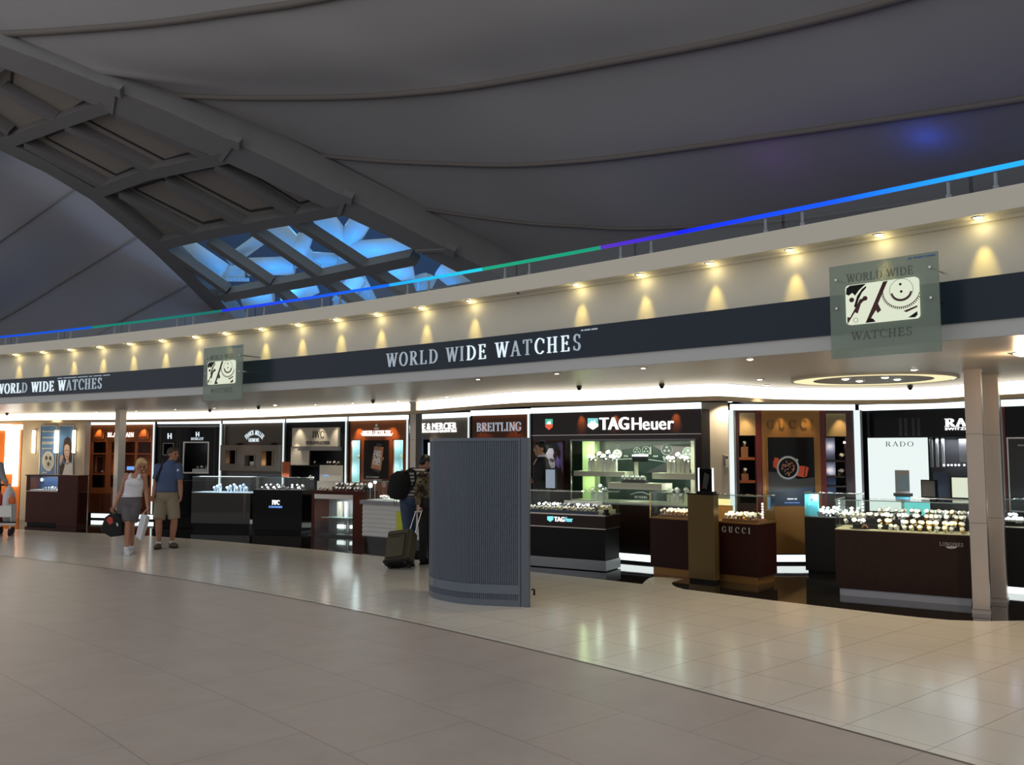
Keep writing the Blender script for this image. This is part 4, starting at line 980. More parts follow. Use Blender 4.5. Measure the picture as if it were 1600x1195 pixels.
# --- black case with cream lit header
a, b = (450, 656.9), (542, 654.6)
fr = Fr(Pz(*a, 2.37), Pz(*b, 2.37)); hw = hole(fr, 520, 318, 760, 430, z_d); hl = hole(fr, 378, 440, 600, 545, z_d)
fr, rt = showcase('black wall showcase with a brightly lit cream header block', a, b, M['black_matt'], holes=[hw, hl])
def pbox(name, q, z, y0, y1, m, root=None, fr_=None):
    f = fr_ or fr; u0, u1, z0, z1 = f.bounds(*q, z); mb = MB(); mb.box(u0, u1, y0, y1, z0, z1, m); return mb.build(name, root or rt)
pbox('header_block', (396, 140, 754, 286), z_d, -0.06, 0, M['offwhite']); pbox('ledge', (455, 288, 766, 318), z_d, -0.12, 0, M['grey'])
pbox('cream_panel', (378, 290, 515, 430), z_d, -0.03, 0, M['offwhite']); pbox('cream_block', (607, 432, 776, 556), z_d, -0.05, 0, M['offwhite']); pbox('lower_panel', (585, 557, 776, 660), z_d, -0.04, 0, M['cream_wall'])
mb = MB(); write_fr(fr, mb, 'IWC', 540, 166, 632, 218, z_d, m=M['black_matt'], y=-0.062); write_fr(fr, mb, 'SCHAFFHAUSEN', 490, 244, 676, 270, z_d, m=M['charcoal'], y=-0.062); mb.build('lettering', rt)
mb = MB(); write_fr(fr, mb, 'IWC', 624, 506, 668, 518, z_d, m=M['e_blue'], y=-0.052, font='sans'); mb.build('screen_text', rt)
for i, q in enumerate(((640, 395), (660, 398), (690, 400), (725, 402), (540, 395))):
    u, z = fr.px(*z_d(*q)); put_watch('silver' if i % 2 else 'gold', fr, u, 0.10, hw[2] + 0.0, 'small watch in the dark window below the cream lit header', 'watches in the dark window under the cream header', 1.5)
u, z = fr.px(*z_d(512, 520)); put_watch('white', fr, u, 0.08, hl[2], 'white watch alone in the low dark niche left of the cream block', None, 1.9)
lamp('POINT', 'window_light', ((hw[0] + hw[1]) / 2, 0.08, hw[3] - 0.05), 1.3, (1, .9, .8), rt, radius=0.02)
for k in (0.25, 0.62, 0.88): pool(fr, rt, fr.W * k, 2.31, 9, (1, .88, .68), y=-0.22)
pool(fr, rt, fr.W * 0.2, 1.98, 5, (1, .85, .62), y=-0.2); pool(fr, rt, fr.W * 0.85, 1.70, 2, (1, .85, .62), y=-0.2)
vlight(fr, rt, fr.W + 0.03)

# --- red brown wood case with rectangular watch picture
a, b = (547.5, 654.4), (637.7, 651.8)
fr = Fr(Pz(*a, 2.37), Pz(*b, 2.37)); n1 = hole(fr, 86, 220, 150, 520, z_e); n2 = hole(fr, 388, 218, 460, 520, z_e)
fr, rt = showcase('polished orange brown wood wall showcase with a rectangular watch picture and two pale teal niches', a, b, M['cherry'], holes=[n1, n2], back=M['teal'])
for h in (n1, n2):
    mb = MB(); frame4(mb, h, 0.02, -0.012, 0.0, M['mahogany']); mb.build('niche_frame', rt)
    mb = MB(); mb.box(h[0] - 0.01, h[1] + 0.01, 0.20, 0.215, h[2] - 0.01, h[3] + 0.01, M['teal']); mb.box(h[0] - 0.01, h[0], 0.03, 0.20, h[2], h[3], M['teal']); mb.box(h[1], h[1] + 0.01, 0.03, 0.20, h[2], h[3], M['teal']); mb.box(h[0], h[1], 0.03, 0.20, h[2] - 0.01, h[2], M['teal']); mb.box(h[0], h[1], 0.03, 0.20, h[3], h[3] + 0.01, M['teal']); mb.build('niche_lining', rt)
    mb = MB(); z = h[2] + 0.55 * (h[3] - h[2]); mb.box(h[0], h[1], 0.05, 0.19, z - 0.006, z + 0.006, M['glass']); mb.build('glass_shelf', rt)
    lamp('POINT', 'niche_light', ((h[0] + h[1]) / 2, 0.08, h[3] - 0.06), 1.6, (0.85, 1, 1), rt, radius=0.03)
    lamp('POINT', 'niche_light', ((h[0] + h[1]) / 2, 0.06, h[2] + 0.25), 1.2, (0.85, 1, 1), rt, radius=0.03)
    put_watch('gold', fr, (h[0] + h[1]) / 2 + 0.03, 0.1, z + 0.007, 'gold watch on the glass shelf of a pale teal niche in the orange brown case', 'watches in the teal niches', 1.5)
mb = MB(); pb = fr.bounds(182, 222, 356, 495, z_e); mb.box(pb[0], pb[1], -0.012, 0, pb[2], pb[3], M['black_matt']); po_ = mb.build('poster', rt)
mb = MB(); frame4(mb, pb, 0.012, -0.016, 0.0, M['mahogany']); mb.build('poster_frame', po_)
mb = MB(); P_ = lambda pts, m, d=0.0: fr.poly(mb, pts, m, -0.016 - d, 0.003, z_e)
P_([(272, 240), (308, 245), (300, 270), (262, 262)], M['charcoal']); P_([(250, 420), (295, 432), (288, 455), (245, 435)], M['charcoal'])
P_([(252, 262), (318, 268), (298, 438), (228, 420)], M['copper']); P_([(252, 288), (304, 294), (291, 402), (240, 390)], M['pale_print'], .001)
P_([(250, 300), (300, 305), (298, 312), (249, 308)], M['dial'], .002)
for q in ((262, 308), (292, 312), (256, 378), (284, 386), (247, 345), (296, 350)): P_([(q[0] - 3, q[1] - 5), (q[0] + 3, q[1] - 4), (q[0] + 2, q[1] + 6), (q[0] - 4, q[1] + 5)], M['charcoal'], .002)
P_([(268, 348), (272, 344), (290, 330), (292, 333)], M['black'], .003); P_([(268, 350), (272, 346), (258, 322), (254, 325)], M['black'], .003)
P_([(312, 340), (320, 341), (318, 362), (310, 361)], M['copper']); mb.build('watch_print', po_)
mb = MB(); write_fr(fr, mb, 'REVERSO', 195, 478, 285, 489, z_e, m=M['pale_print'], y=-0.013); mb.build('poster_caption', po_)
mb = MB(); write_fr(fr, mb, 'JAEGER-LECOULTRE', 165, 150, 372, 178, z_e, m=M['e_sign'])
fr.poly(mb, [(152, 166), (170, 182), (366, 182), (384, 166), (372, 188), (168, 188)], M['e_sign'], -0.013, 0.01, z_e); mb.build('lettering', rt)
mb = MB(); fr.poly(mb, ell(267, 112, 9, 11, 16), M['steel'], -0.01, 0.008, z_e); fr.poly(mb, [(248, 128), (286, 128), (282, 142), (252, 142)], M['steel'], -0.01, 0.008, z_e); mb.build('emblem', rt)
pool(fr, rt, fr.W * 0.17, 2.31, 17, (1, .55, .22), y=-0.16); pool(fr, rt, fr.W * 0.75, 2.31, 17, (1, .55, .22), y=-0.16); pool(fr, rt, fr.W * 0.48, 1.95, 3, (1, .8, .7), y=-0.3)
vlight(fr, rt, fr.W + 0.03)

# --- taupe case, mostly behind the kiosk
a, b = (645, 651.5), (733.8, 647.8)
fr = Fr(Pz(*a, 2.37), Pz(*b, 2.37)); ho = (0.16, fr.W - 0.1, 0.8, 1.92)
fr, rt = showcase('taupe wall showcase with bold two line white lettering, rising behind the ribbed kiosk', a, b, M['taupe_light'], holes=[ho])
mb = MB(); write_fr(fr, mb, 'BAUME & MERCIER', 636, 661, 713.5, 671, font='sans', m=M['e_sign'], bold=0.06); write_fr(fr, mb, "MAISON D'HORLOGERIE GENEVE 1830", 636, 672.2, 713.5, 675.5, font='sans', m=M['e_sign'], bold=0.03); mb.build('lettering', rt)
mb = MB(); u0, u1, z0, z1 = fr.bounds(553, 190, 603, 430, z_e); mb.box(max(u0, 0.0), u1, -0.012, 0, z0, z1, M['mid_blue']); mb.build('blue_panel', rt)
u0, u1, z0, z1 = fr.bounds(608, 236, 630, 330, z_e); mb = MB(); mb.box(u0, u1, 0.1, 0.14, z0, z1, M['e_strip2']); mb.build('inner_light', rt)
vlight(fr, rt, fr.W + 0.03); pool(fr, rt, fr.W * 0.4, 2.31, 10, (1, .85, .65), y=-0.3)
# --- brown case
a, b = (738, 645.6), (828, 642.6)
fr = Fr(Pz(*a, 2.37), Pz(*b, 2.37))
fr, rt = showcase('dark brown wall showcase with large metal lettering above the ribbed kiosk', a, b, M['mahogany'])
MT = [M['steel'], M['chrome'], M['e_sign_dim']]
mb = MB(); write_fr(fr, mb, 'BREITLING', 565, 398, 1030, 488, z_f, 'serif', 0.04, 0.015, M['e_sign_dim'], bold=0.05); mb.build('lettering', rt)
pool(fr, rt, fr.W * 0.22, 2.31, 9, (1, .55, .25), y=-0.12); pool(fr, rt, fr.W * 0.75, 2.31, 10, (1, .55, .25), y=-0.12)
vlight(fr, rt, fr.W + 0.01)

# --- wide black-brown case with green lit niche
a, b = (832, 641.7), (1095, 633.4)
fr = Fr(Pz(*a, 2.37), Pz(*b, 2.37)); u0, _, _, z1 = fr.bounds(482, 322, 620, 335, z_g); _, u1, z0, _ = fr.bounds(400, 700, 840, 862, z_h)
NI = (u0, u1, z0, z1)
fr, rt = showcase('wide dark brown wall showcase with a green lit niche and big white lettering', a, b, M['nearblack'], holes=[NI], back=M['green_back'], depth=0.5)
mb = MB(); zl = fr.px(*z_g(600, 262))[1]; mb.box(0, fr.W, -0.02, 0, zl - 0.006, zl + 0.006, M['steel']); mb.build('trim_rail', rt)
mb = MB(); mb.box(0.02, fr.W - 0.02, -0.004, 0, zl - 0.10, zl - 0.02, M['maroon']); mb.build('trim_board', rt)
mb = MB(); frame4(mb, NI, 0.02, -0.012, 0, M['steel_dark']); mb.build('niche_frame', rt)
def shield(x0, y0, x1, y1, mt, mb_, z):
    xm = (x0 + x1) / 2; ys = y0 + (y1 - y0) * 0.72; ym = y0 + (y1 - y0) * 0.48
    fr.poly(mb, [(x0, y0), (x1, y0), (x1, ym), (x0, ym)], mt, -0.02, 0.016, z); fr.poly(mb, [(x0, ym), (x1, ym), (x1, ys), (xm, y1), (x0, ys)], mb_, -0.02, 0.016, z)
    fr.poly(mb, [(xm - (x1 - x0) * .28, ym - 2), (xm - (x1 - x0) * .1, y0 + (y1 - y0) * .2), (xm + (x1 - x0) * .05, ym - (y1 - y0) * .1), (xm + (x1 - x0) * .18, y0 + (y1 - y0) * .15), (xm + (x1 - x0) * .3, ym - 2)], M['e_sign'], -0.023, 0.003, z)
e_green = emit('emblem_green', (0.10, 0.55, 0.38), 0.9); e_red = emit('emblem_red', (0.95, 0.16, 0.08), 0.8); e_teal = emit('emblem_teal', (0.25, 0.72, 0.72), 1.0)
mb = MB(); shield(212, 96, 284, 210, e_green, e_red, z_g); mb.build('red_green_emblem', rt)
mb = MB(); shield(652, 88, 754, 206, e_teal, M['e_sign'], z_g); mb.build('white_emblem', rt)
mb = MB(); write_fr(fr, mb, 'TAG', 937, 652, 983, 671, font='sans', sp=-0.04, d=0.02, m=M['e_sign'], bold=0.09); write_fr(fr, mb, 'Heuer', 986, 651.5, 1054.5, 671, font='sans', d=0.02, m=M['e_sign'], bold=0.015); mb.build('lettering', rt)
# poster with a half lit face
pb = fr.bounds(100, 325, 402, 815, z_g); mb = MB(); mb.box(pb[0], pb[1], -0.012, 0, pb[2], pb[3], M['hair_print']); po_ = mb.build('poster', rt)
mb = MB(); P_ = lambda pts, m, d=0.0: fr.poly(mb, pts, m, -0.016 - d, 0.003, z_g)
P_([(330, 345), (380, 335), (402, 370), (400, 690), (365, 560), (372, 440)], M['violet']); P_([(215, 480), (225, 430), (250, 402), (290, 398), (302, 440), (290, 480), (300, 500), (312, 540), (316, 575), (306, 606), (270, 606), (250, 560), (246, 520)], M['dial'])
P_([(252, 515), (275, 505), (300, 515), (308, 535), (290, 545), (268, 540)], M['hair_print'], .001); P_([(262, 520), (290, 518), (296, 530), (270, 533)], M['grey_print'], .002)
P_([(320, 520), (340, 480), (362, 520), (358, 610), (330, 585)], M['violet']); P_([(180, 400), (230, 350), (330, 340), (360, 400), (330, 420), (300, 398), (250, 402), (222, 430)], M['charcoal'])
mb.build('poster_face', po_)
mb = MB(); frame4(mb, pb, 0.012, -0.02, 0, M['mahogany']); mb.build('poster_frame', po_)
# niche contents that belong to it
gl0, gl1 = fr.bounds(495, 335, 622, 915, z_g)[:2]
mb = MB(); mb.box(gl0, gl1, 0.30, 0.47, NI[2], NI[3], M['green_panel']); mb.build('green_side_panel', rt)
pbox('shelf', (500, 640, 1030, 692), z_g, 0.02, 0.30, M['ivory']); pbox('shelf', (385, 528, 836, 590), z_h, 0.02, 0.30, M['ivory'])
u0 = fr.px(*z_g(893, 780))[0]; u1 = fr.px(*z_h(522, 650))[0]; z0, z1 = fr.bounds(100, 625, 300, 690, z_h)[2:]; mb = MB(); mb.box(u0, u1, -0.10, 0.25, z0, z1, M['ivory']); mb.build('shelf', rt)
mb = MB(); mb.box(NI[0], NI[1], 0.0, 0.45, NI[2], NI[2] + 0.03, M['ivory']); mb.build('bottom_shelf', rt)
SHL = fr.bounds(500, 640, 1030, 692, z_g)[3]; SHR = fr.bounds(385, 528, 836, 590, z_h)[3]; SHC = z1; SHB = NI[2] + 0.03
mb = MB(); B_ = 0.47
def backp(pts, m, d=0.0, z=z_h): mb.prism([fr.px(*z(*p), B_) for p in pts], B_ - 0.004 - d, B_, m)
def bell(cx_, cy_, r, m1, m2):
    backp(ell(cx_, cy_, r, r, 24), m1); backp(ell(cx_, cy_, r * .86, r * .86, 24), m2, .002)
    for k in range(3):
        t = 2.1 * k + 0.5; backp(ell(cx_ + r * .42 * math.cos(t), cy_ + r * .42 * math.sin(t), r * .22, r * .22, 12), m1, .003)
backp([(-480, 195), (0, 190), (836, 195), (836, 260), (400, 225), (0, 300), (-480, 330)], M['charcoal']); backp([(400, 240), (836, 210), (836, 330), (620, 370)], mat('mauve_print', (0.13, 0.10, 0.12), 0.5)); backp([(320, 520), (560, 400), (836, 500), (836, 530)], M['charcoal'], .001)
bell(30, 325, 52, M['grey_print'], M['pale_print']); bell(545, 280, 60, M['grey_print'], M['charcoal']); bell(765, 315, 62, M['pale_print'], M['grey_print']); backp(ell(30, 250, 18, 18, 16), M['grey_print']); backp(ell(30, 250, 11, 11, 16), M['green_back'], .002)
bell(235, 295, 38, M['grey_print'], M['green_back']); bell(330, 290, 44, M['grey_print'], M['green_back']); backp([(215, 330), (385, 330), (385, 250), (372, 250), (372, 318), (215, 318)], M['grey_print'], .002)
backp([(0, 378), (210, 372), (350, 378), (560, 410), (560, 416), (350, 386), (210, 380), (0, 386)], M['grey_print'], .003); backp([(500, 350), (520, 350), (535, 395), (515, 395)], M['grey_print'], .001)
mb.build('back_print', rt)
mb = MB()
def btext(t_, x0, y0, x1, y1, m):
    u0, u1, zb, zt = fr.bounds(x0, y0, x1, y1, z_h, B_); write(mb, t_, lambda a_, b_, dd: (u0 + a_, B_ - 0.006 + dd, zb + b_), zt - zb, u1 - u0, 'sans', 0, 0.002, m)
btext('1916', 95, 338, 145, 356, M['pale_print']); btext('1969', 398, 340, 455, 360, M['pale_print']); btext('150 YEARS', 205, 762, 342, 785, M['pale_print']); btext('_____ ____ ______ ____', 210, 785, 460, 799, M['grey_print'])
for s_ in (0, 1):
    pts = [(175 + s_ * 0, 745), (240, 720), (290, 718), (375, 748)]
for a_, b_ in (((170, 745), (235, 722)), ((235, 722), (290, 720)), ((290, 720), (370, 748))): mb.prism([fr.px(*z_h(a_[0], a_[1]), B_), fr.px(*z_h(b_[0], b_[1]), B_), fr.px(*z_h(b_[0], b_[1] + 5), B_), fr.px(*z_h(a_[0], a_[1] + 5), B_)], B_ - 0.004, B_, M['pale_print'])
mb.build('back_lettering', rt)
lamp('AREA', 'niche_light', ((NI[0] + NI[1]) / 2, 0.16, NI[3] - 0.02), 5, (0.90, 1.0, 0.82), rt, size=fr.W * 0.55, size_y=0.1)
lamp('POINT', 'niche_light', ((gl0 + gl1) / 2, 0.10, NI[3] - 0.10), 1.7, (0.8, 1.0, 0.55), rt, radius=0.03); lamp('POINT', 'niche_light', ((gl0 + gl1) / 2, 0.12, SHL - 0.18), 1.5, (0.8, 1.0, 0.55), rt, radius=0.03)
lamp('POINT', 'niche_light', (NI[1] - 0.35, 0.12, SHR - 0.14), 1.3, (0.85, 1.0, 0.85), rt, radius=0.03); lamp('POINT', 'niche_light', ((NI[0] + NI[1]) / 2, 0.05, SHC - 0.12), 1.2, (0.8, 1.0, 0.85), rt, radius=0.03); lamp('POINT', 'niche_light', (NI[0] + 0.45, 0.08, SHB + 0.28), 1.2, (0.85, 1.0, 0.85), rt, radius=0.03)
lamp('AREA', 'niche_light', ((NI[0] + NI[1]) / 2, 0.04, NI[3] - 0.03), 11, (0.82, 1.0, 0.70), rt, size=(NI[1] - NI[0]) * 0.9, size_y=0.06, aim=(0, 0.4, -1))
for x in (590, 940): pool(fr, rt, fr.px(*z_g(x, 100))[0], 2.33, 30, (1, .36, .08), y=-0.12, cone=48, aim=(0, 0.11, -0.15))
pool(fr, rt, fr.px(*z_h(640, 60))[0], 2.33, 30, (1, .36, .08), y=-0.12, cone=48, aim=(0, 0.11, -0.15)); pool(fr, rt, (pb[0] + pb[1]) / 2, 1.98, 5, (.95, .9, 1), y=-0.22)
# glass sheets in front of the niche
mb = MB(); mb.box(NI[0], NI[1], -0.004, 0.004, SHB, NI[3], M['glass']) if False else None
TG = fr
# pale block stands and the watches on them
def stand(x0, y0, x1, zref, z, m, label, grp, kind='silver', fr_=None, yb=0.08, s=1.7, wlabel=None, wgrp=None):
    f = fr_ or fr; u0, u1, _, zt = f.bounds(x0, y0, x1, y0 + 20, z, yb)
    block(f, u0, u1, yb, yb + min(0.09, max(0.05, u1 - u0)), zref, zt, m, 'display_block', label, 'display block', grp)
    put_watch(kind, f, (u0 + u1) / 2, yb + 0.03, zt, wlabel, wgrp, s)
gb1 = 'pale display block on the upper left shelf of the green lit niche'; gw1 = 'watch on a pale block on the upper left shelf of the green lit niche'
for x0, x1, y0, m in ((655, 690, 530, 'white'), (694, 726, 536, 'ivory'), (745, 800, 500, 'ivory'), (806, 834, 524, 'white'), (850, 880, 485, 'white'), (884, 912, 528, 'ivory'), (916, 946, 538, 'white')):
    stand(x0, y0, x1, SHL, z_g, M[m], gb1, 'blocks on the upper left niche shelf', wlabel=gw1, wgrp='watches on the upper left niche shelf')
o = thing('gold_disc', 'gold ring disc standing behind the blocks on the upper left niche shelf', 'display', fr.wor(fr.px(*z_g(768, 480), 0.2)[0], 0.22, SHL), fr.rz)
mb = MB(); n = 28; R0 = 0.11; v = [(r * math.cos(2 * math.pi * k / n), y, R0 + r * math.sin(2 * math.pi * k / n) + 0.10) for k in range(n) for r, y in ((R0, 0), (R0, 0.02), (R0 * .78, 0.02), (R0 * .78, 0))]
mb.add(v, [(4 * k + j, 4 * k + (j + 1) % 4, 4 * ((k + 1) % n) + (j + 1) % 4, 4 * ((k + 1) % n) + j) for k in range(n) for j in range(4)], M['gold']); mb.build('ring', o)
mb = MB(); mb.box(-0.02, 0.02, 0, 0.02, 0, 0.12, M['gold']); mb.build('foot', o)
gb2 = 'pale display block on the upper right shelf of the green lit niche'; gw2 = 'watch on a pale block on the upper right shelf of the green lit niche'
for x0, x1, y0, m in ((542, 580, 412, 'ivory'), (588, 618, 418, 'white'), (640, 680, 378, 'ivory'), (690, 724, 405, 'ivory'), (732, 764, 418, 'white')):
    stand(x0, y0, x1, SHR, z_h, M[m], gb2, 'blocks on the upper right niche shelf', wlabel=gw2, wgrp='watches on the upper right niche shelf')
gb3 = 'pale display block at the lower right of the green lit niche'; gw3 = 'watch on a pale block at the lower right of the green lit niche'
for x0, x1, y0, m in ((542, 575, 745, 'ivory'), (582, 612, 752, 'white'), (628, 668, 740, 'white'), (672, 704, 800, 'ivory'), (722, 762, 742, 'ivory')):
    stand(x0, y0, x1, SHB, z_h, M[m], gb3, 'blocks at the lower right of the niche', wlabel=gw3, wgrp='watches at the lower right of the niche')
gb4 = 'pale display block at the lower left of the green lit niche'; gw4 = 'watch on a pale block at the lower left of the green lit niche'
for x0, x1, y0, m in ((680, 725, 868, 'white'), (760, 815, 838, 'white'), (824, 850, 870, 'ivory')):
    stand(x0, y0, x1, SHB, z_g, M[m], gb4, 'blocks at the lower left of the niche', wlabel=gw4, wgrp='watches at the lower left of the niche')
# centre shelf: black tray with white cuffs, post with a lit sign
u0, u1, zb, zt = fr.bounds(80, 568, 330, 618, z_h, -0.02); t_ = block(fr, u0, u1, -0.06, 0.06, SHC, SHC + 0.045, M['charcoal'], 'watch_tray', 'dark tray of white watches on the centre shelf of the green lit niche', 'tray')
for k in range(9): put_watch('white', fr, u0 + 0.03 + (u1 - u0 - 0.06) * k / 8, -0.02 + 0.03 * (k % 2), SHC + 0.045, 'white watch in the dark tray on the centre niche shelf', 'white watches in the dark tray', 1.25)
po = thing('sign_post', 'small square post with a lit top sign on the centre niche shelf', 'display stand', fr.wor(fr.px(*z_h(270, 500), 0.12)[0], 0.13, SHC), fr.rz)
uq = [fr.px(*z_h(x, 400), 0.13)[0] - fr.px(*z_h(270, 500), 0.12)[0] for x in (205, 235, 190, 332)]; zq = [fr.px(*z_h(260, y), 0.13)[1] - SHC for y in (408, 332, 352)]
mb = MB(); mb.box(uq[0], uq[1], 0, 0.04, 0, zq[0], M['ivory']); mb.build('post', po); mb = MB(); mb.box(uq[2], uq[3], -0.02, 0.06, zq[0], zq[2], M['black_matt']); mb.build('box', po); mb = MB(); mb.box(uq[2], uq[3], -0.02, 0.06, zq[2], zq[1], M['e_kick']); mb.build('lit_top', po)

# --- cream pier between the cases
frp = Fr(Pd(1097.5, 640, 12.85), Pd(1140.5, 640, 12.95)); mb = MB(); mb.box(0, frp.W - 0.02, 0.02, 1.0, 0, 2.43, M['cream_wall'])
o = mb.build('pillar_1'); o.location = frp.o; o.rotation_euler = (0, 0, frp.rz); struct(o)
u, z = frp.px(1137, 720); o = thing('wall_phone', 'small grey wall phone on the cream pier beside the slanted light', 'phone', frp.wor(u - 0.03, 0.02, z), frp.rz)
mb = MB(); mb.box(-0.04, 0.04, -0.03, 0, -0.10, 0.10, M['cream']); mb.build('housing', o, bevel=0.008)
mb = MB(); mb.tube([(-0.03, -0.045, -0.08), (-0.035, -0.055, 0), (-0.03, -0.045, 0.08)], 0.014, M['grey'], 8); mb.build('handset', o); mb = MB(); mb.box(-0.005, 0.03, -0.032, -0.03, 0.03, 0.07, M['charcoal']); mb.build('display', o)
mb = MB(); mb.tube([(-0.03, -0.03, -0.09), (-0.02, -0.04, -0.2), (0.01, -0.03, -0.16), (0.02, -0.02, -0.09)], 0.005, M['grey'], 6); mb.build('cord', o)

# --- brass and maroon case with round watch poster
a, b = (1141, 636.2), (1334, 636.4)
fr = Fr(Pz(*a, 2.37), Pz(*b, 2.37)); nl = hole(fr, 432, 400, 600, 1100, z_i); nr = hole(fr, 732, 278, 940, 900, z_j)
fr, rt = showcase('brass and maroon wall showcase with a poster of a round watch on a red strap', a, b, M['maroon'], holes=[nl, nr], back=M['black_matt'])
c0 = fr.px(*z_i(662, 500))[0]; c1 = fr.px(*z_j(664, 300))[0]
mb = MB(); mb.box(c0, c1, -0.03, 0, 0.17, ZS0, M['brass']); mb.build('brass_panel', rt)
mb = MB()
for q, z in (((604, 160, 658, 1100), z_i),): 
    u0, u1, _, _ = fr.bounds(*q, z); mb.box(u0, c0, -0.02, 0, 0.6, ZS0, M['crimson']); mb.build('crimson_post', rt)
mb = MB(); u0, u1, _, _ = fr.bounds(668, 40, 728, 800, z_j); mb.box(c1, u1, -0.02, 0, 0.6, ZS0, M['crimson']); mb.build('crimson_post', rt)
for q, z in (((434, 165, 600, 400), z_i), ((732, 40, 938, 276), z_j)): pbox('tan_panel', q, z, -0.01, 0, M['offwhite_tan'] if 'offwhite_tan' in M else M['brass'])
pb = fr.bounds(132, 286, 614, 1000, z_j, -0.03); mb = MB(); mb.box(pb[0], pb[1], -0.04, -0.03, pb[2], pb[3], M['black']); po_ = mb.build('poster', rt)
mb = MB(); frame4(mb, pb, 0.015, -0.045, -0.03, M['brass']); mb.build('poster_frame', po_)
mb = MB(); P_ = lambda pts, m, d=0.0: fr.poly(mb, pts, m, -0.045 - d, 0.004, z_j)
P_([(135, 840), (614, 800), (614, 1000), (135, 1000)], M['navy']); P_([(135, 640), (300, 660), (450, 720), (614, 700), (614, 800), (135, 840)], M['charcoal'])
P_([(205, 495), (248, 505), (228, 620), (186, 590), (186, 545)], M['red_print']); P_([(440, 580), (520, 585), (555, 600), (535, 690), (505, 700), (425, 685)], M['red_print']); P_([(518, 590), (526, 590), (514, 690), (504, 690)], M['black'], .001); P_([(425, 505), (450, 520), (440, 535), (420, 520)], M['pale_print'])
P_(ell(340, 602, 118, 124, 40), M['blue_watch'], .001); P_(ell(340, 602, 112, 117, 40), M['pale_print'], .002); P_(ell(340, 602, 98, 102, 40), M['black'], .003)
random.seed(3)
for i in range(26):
    t, r = random.uniform(0, 6.28), 68 * math.sqrt(random.random()); x, y = 340 + r * math.cos(t), 605 + r * math.sin(t); aa = random.uniform(0, 3.1); l = 13
    P_([(x + l * math.cos(aa) - 4 * math.sin(aa), y + l * math.sin(aa) + 4 * math.cos(aa)), (x - l * math.cos(aa) - 4 * math.sin(aa), y - l * math.sin(aa) + 4 * math.cos(aa)), (x - l * math.cos(aa) + 4 * math.sin(aa), y - l * math.sin(aa) - 4 * math.cos(aa)), (x + l * math.cos(aa) + 4 * math.sin(aa), y + l * math.sin(aa) - 4 * math.cos(aa))], M['copper'], .004)
mb.build('watch_print', po_)
mb = MB(); write_fr(fr, mb, 'GUCCI', 120, 106, 612, 196, z_j, 'serif', 0.42, 0.012, M['bronze'], -0.032); mb.build('lettering', rt)
mb = MB(); write_fr(fr, mb, '===== ==', 332, 916, 434, 934, z_j, 'serif', 0, 0.003, M['e_sign_cool'], -0.05); write_fr(fr, mb, '=== ====== =======', 305, 960, 460, 970, z_j, 'serif', 0, 0.003, M['e_blue'], -0.05); mb.build('poster_caption', po_)
for yy in (640, 880):
    z = fr.px(*z_i(520, yy))[1]; mb = MB(); mb.box(nl[0], nl[1], 0.02, 0.38, z - 0.02, z + 0.02, M['cherry']); mb.build('shelf', rt)
    block(fr, nl[0] + 0.06, nl[0] + 0.17, 0.10, 0.20, z + 0.02, z + 0.02 + (0.16 if yy == 640 else 0.10), M['tan_leather'], 'display_block', 'tan display block in the left niche of the brass case, on the %s shelf' % ('upper' if yy == 640 else 'lower'), 'display block')
    put_watch('silver', fr, nl[0] + 0.115, 0.13, z + 0.02 + (0.16 if yy == 640 else 0.10), 'silver watch on the tan block on the %s left shelf of the brass case' % ('upper' if yy == 640 else 'lower'), None, 1.6)
for y0, y1 in ((290, 520), (535, 680), (695, 780), (795, 880)):
    u0, u1, z0, z1 = fr.bounds(742, y0, 890, y1, z_j, 0.2); mb = MB(); mb.box(nr[0], nr[1] - 0.08, 0.20, 0.22, z0, z1, mat('blue_lit_lining', (0.13, 0.19, 0.42), 0.5)); mb.build('niche_lining', rt)  # the compartments' blue light is put into the lining colour
    mb = MB(); mb.box(nr[0], nr[1], 0.02, 0.24, z0 - 0.03, z0 - 0.005, M['nearblack']); mb.build('shelf', rt)
    if y1 - y0 > 100:
        lamp('POINT', 'niche_light', (nr[0] + 0.16, 0.13, z1 - 0.14), 0.9, (1, 0.7, 0.4), rt, radius=0.02)
        put_watch('leather', fr, (u0 + u1) / 2 + 0.06, 0.1, z0 - 0.005, 'dark strapped watch in the %s blue lit compartment of the brass case' % ('upper' if y0 < 400 else 'lower'), None, 2.0)
u, z = fr.px(*z_j(920, 340)); mb = MB(); mb.sph((u, -0.02, z), 0.02, M['e_kick']); mb.build('small_lamp', rt)
for k in (0.12, 0.40, 0.60, 0.88): pool(fr, rt, fr.W * k, 2.31, 10, (1, .72, .36), y=-0.14, cone=62)
vlight(fr, rt, 0.0, 0.06, 0.17, ZS0); vlight(fr, rt, fr.W + 0.03, 0.075)
GU = fr
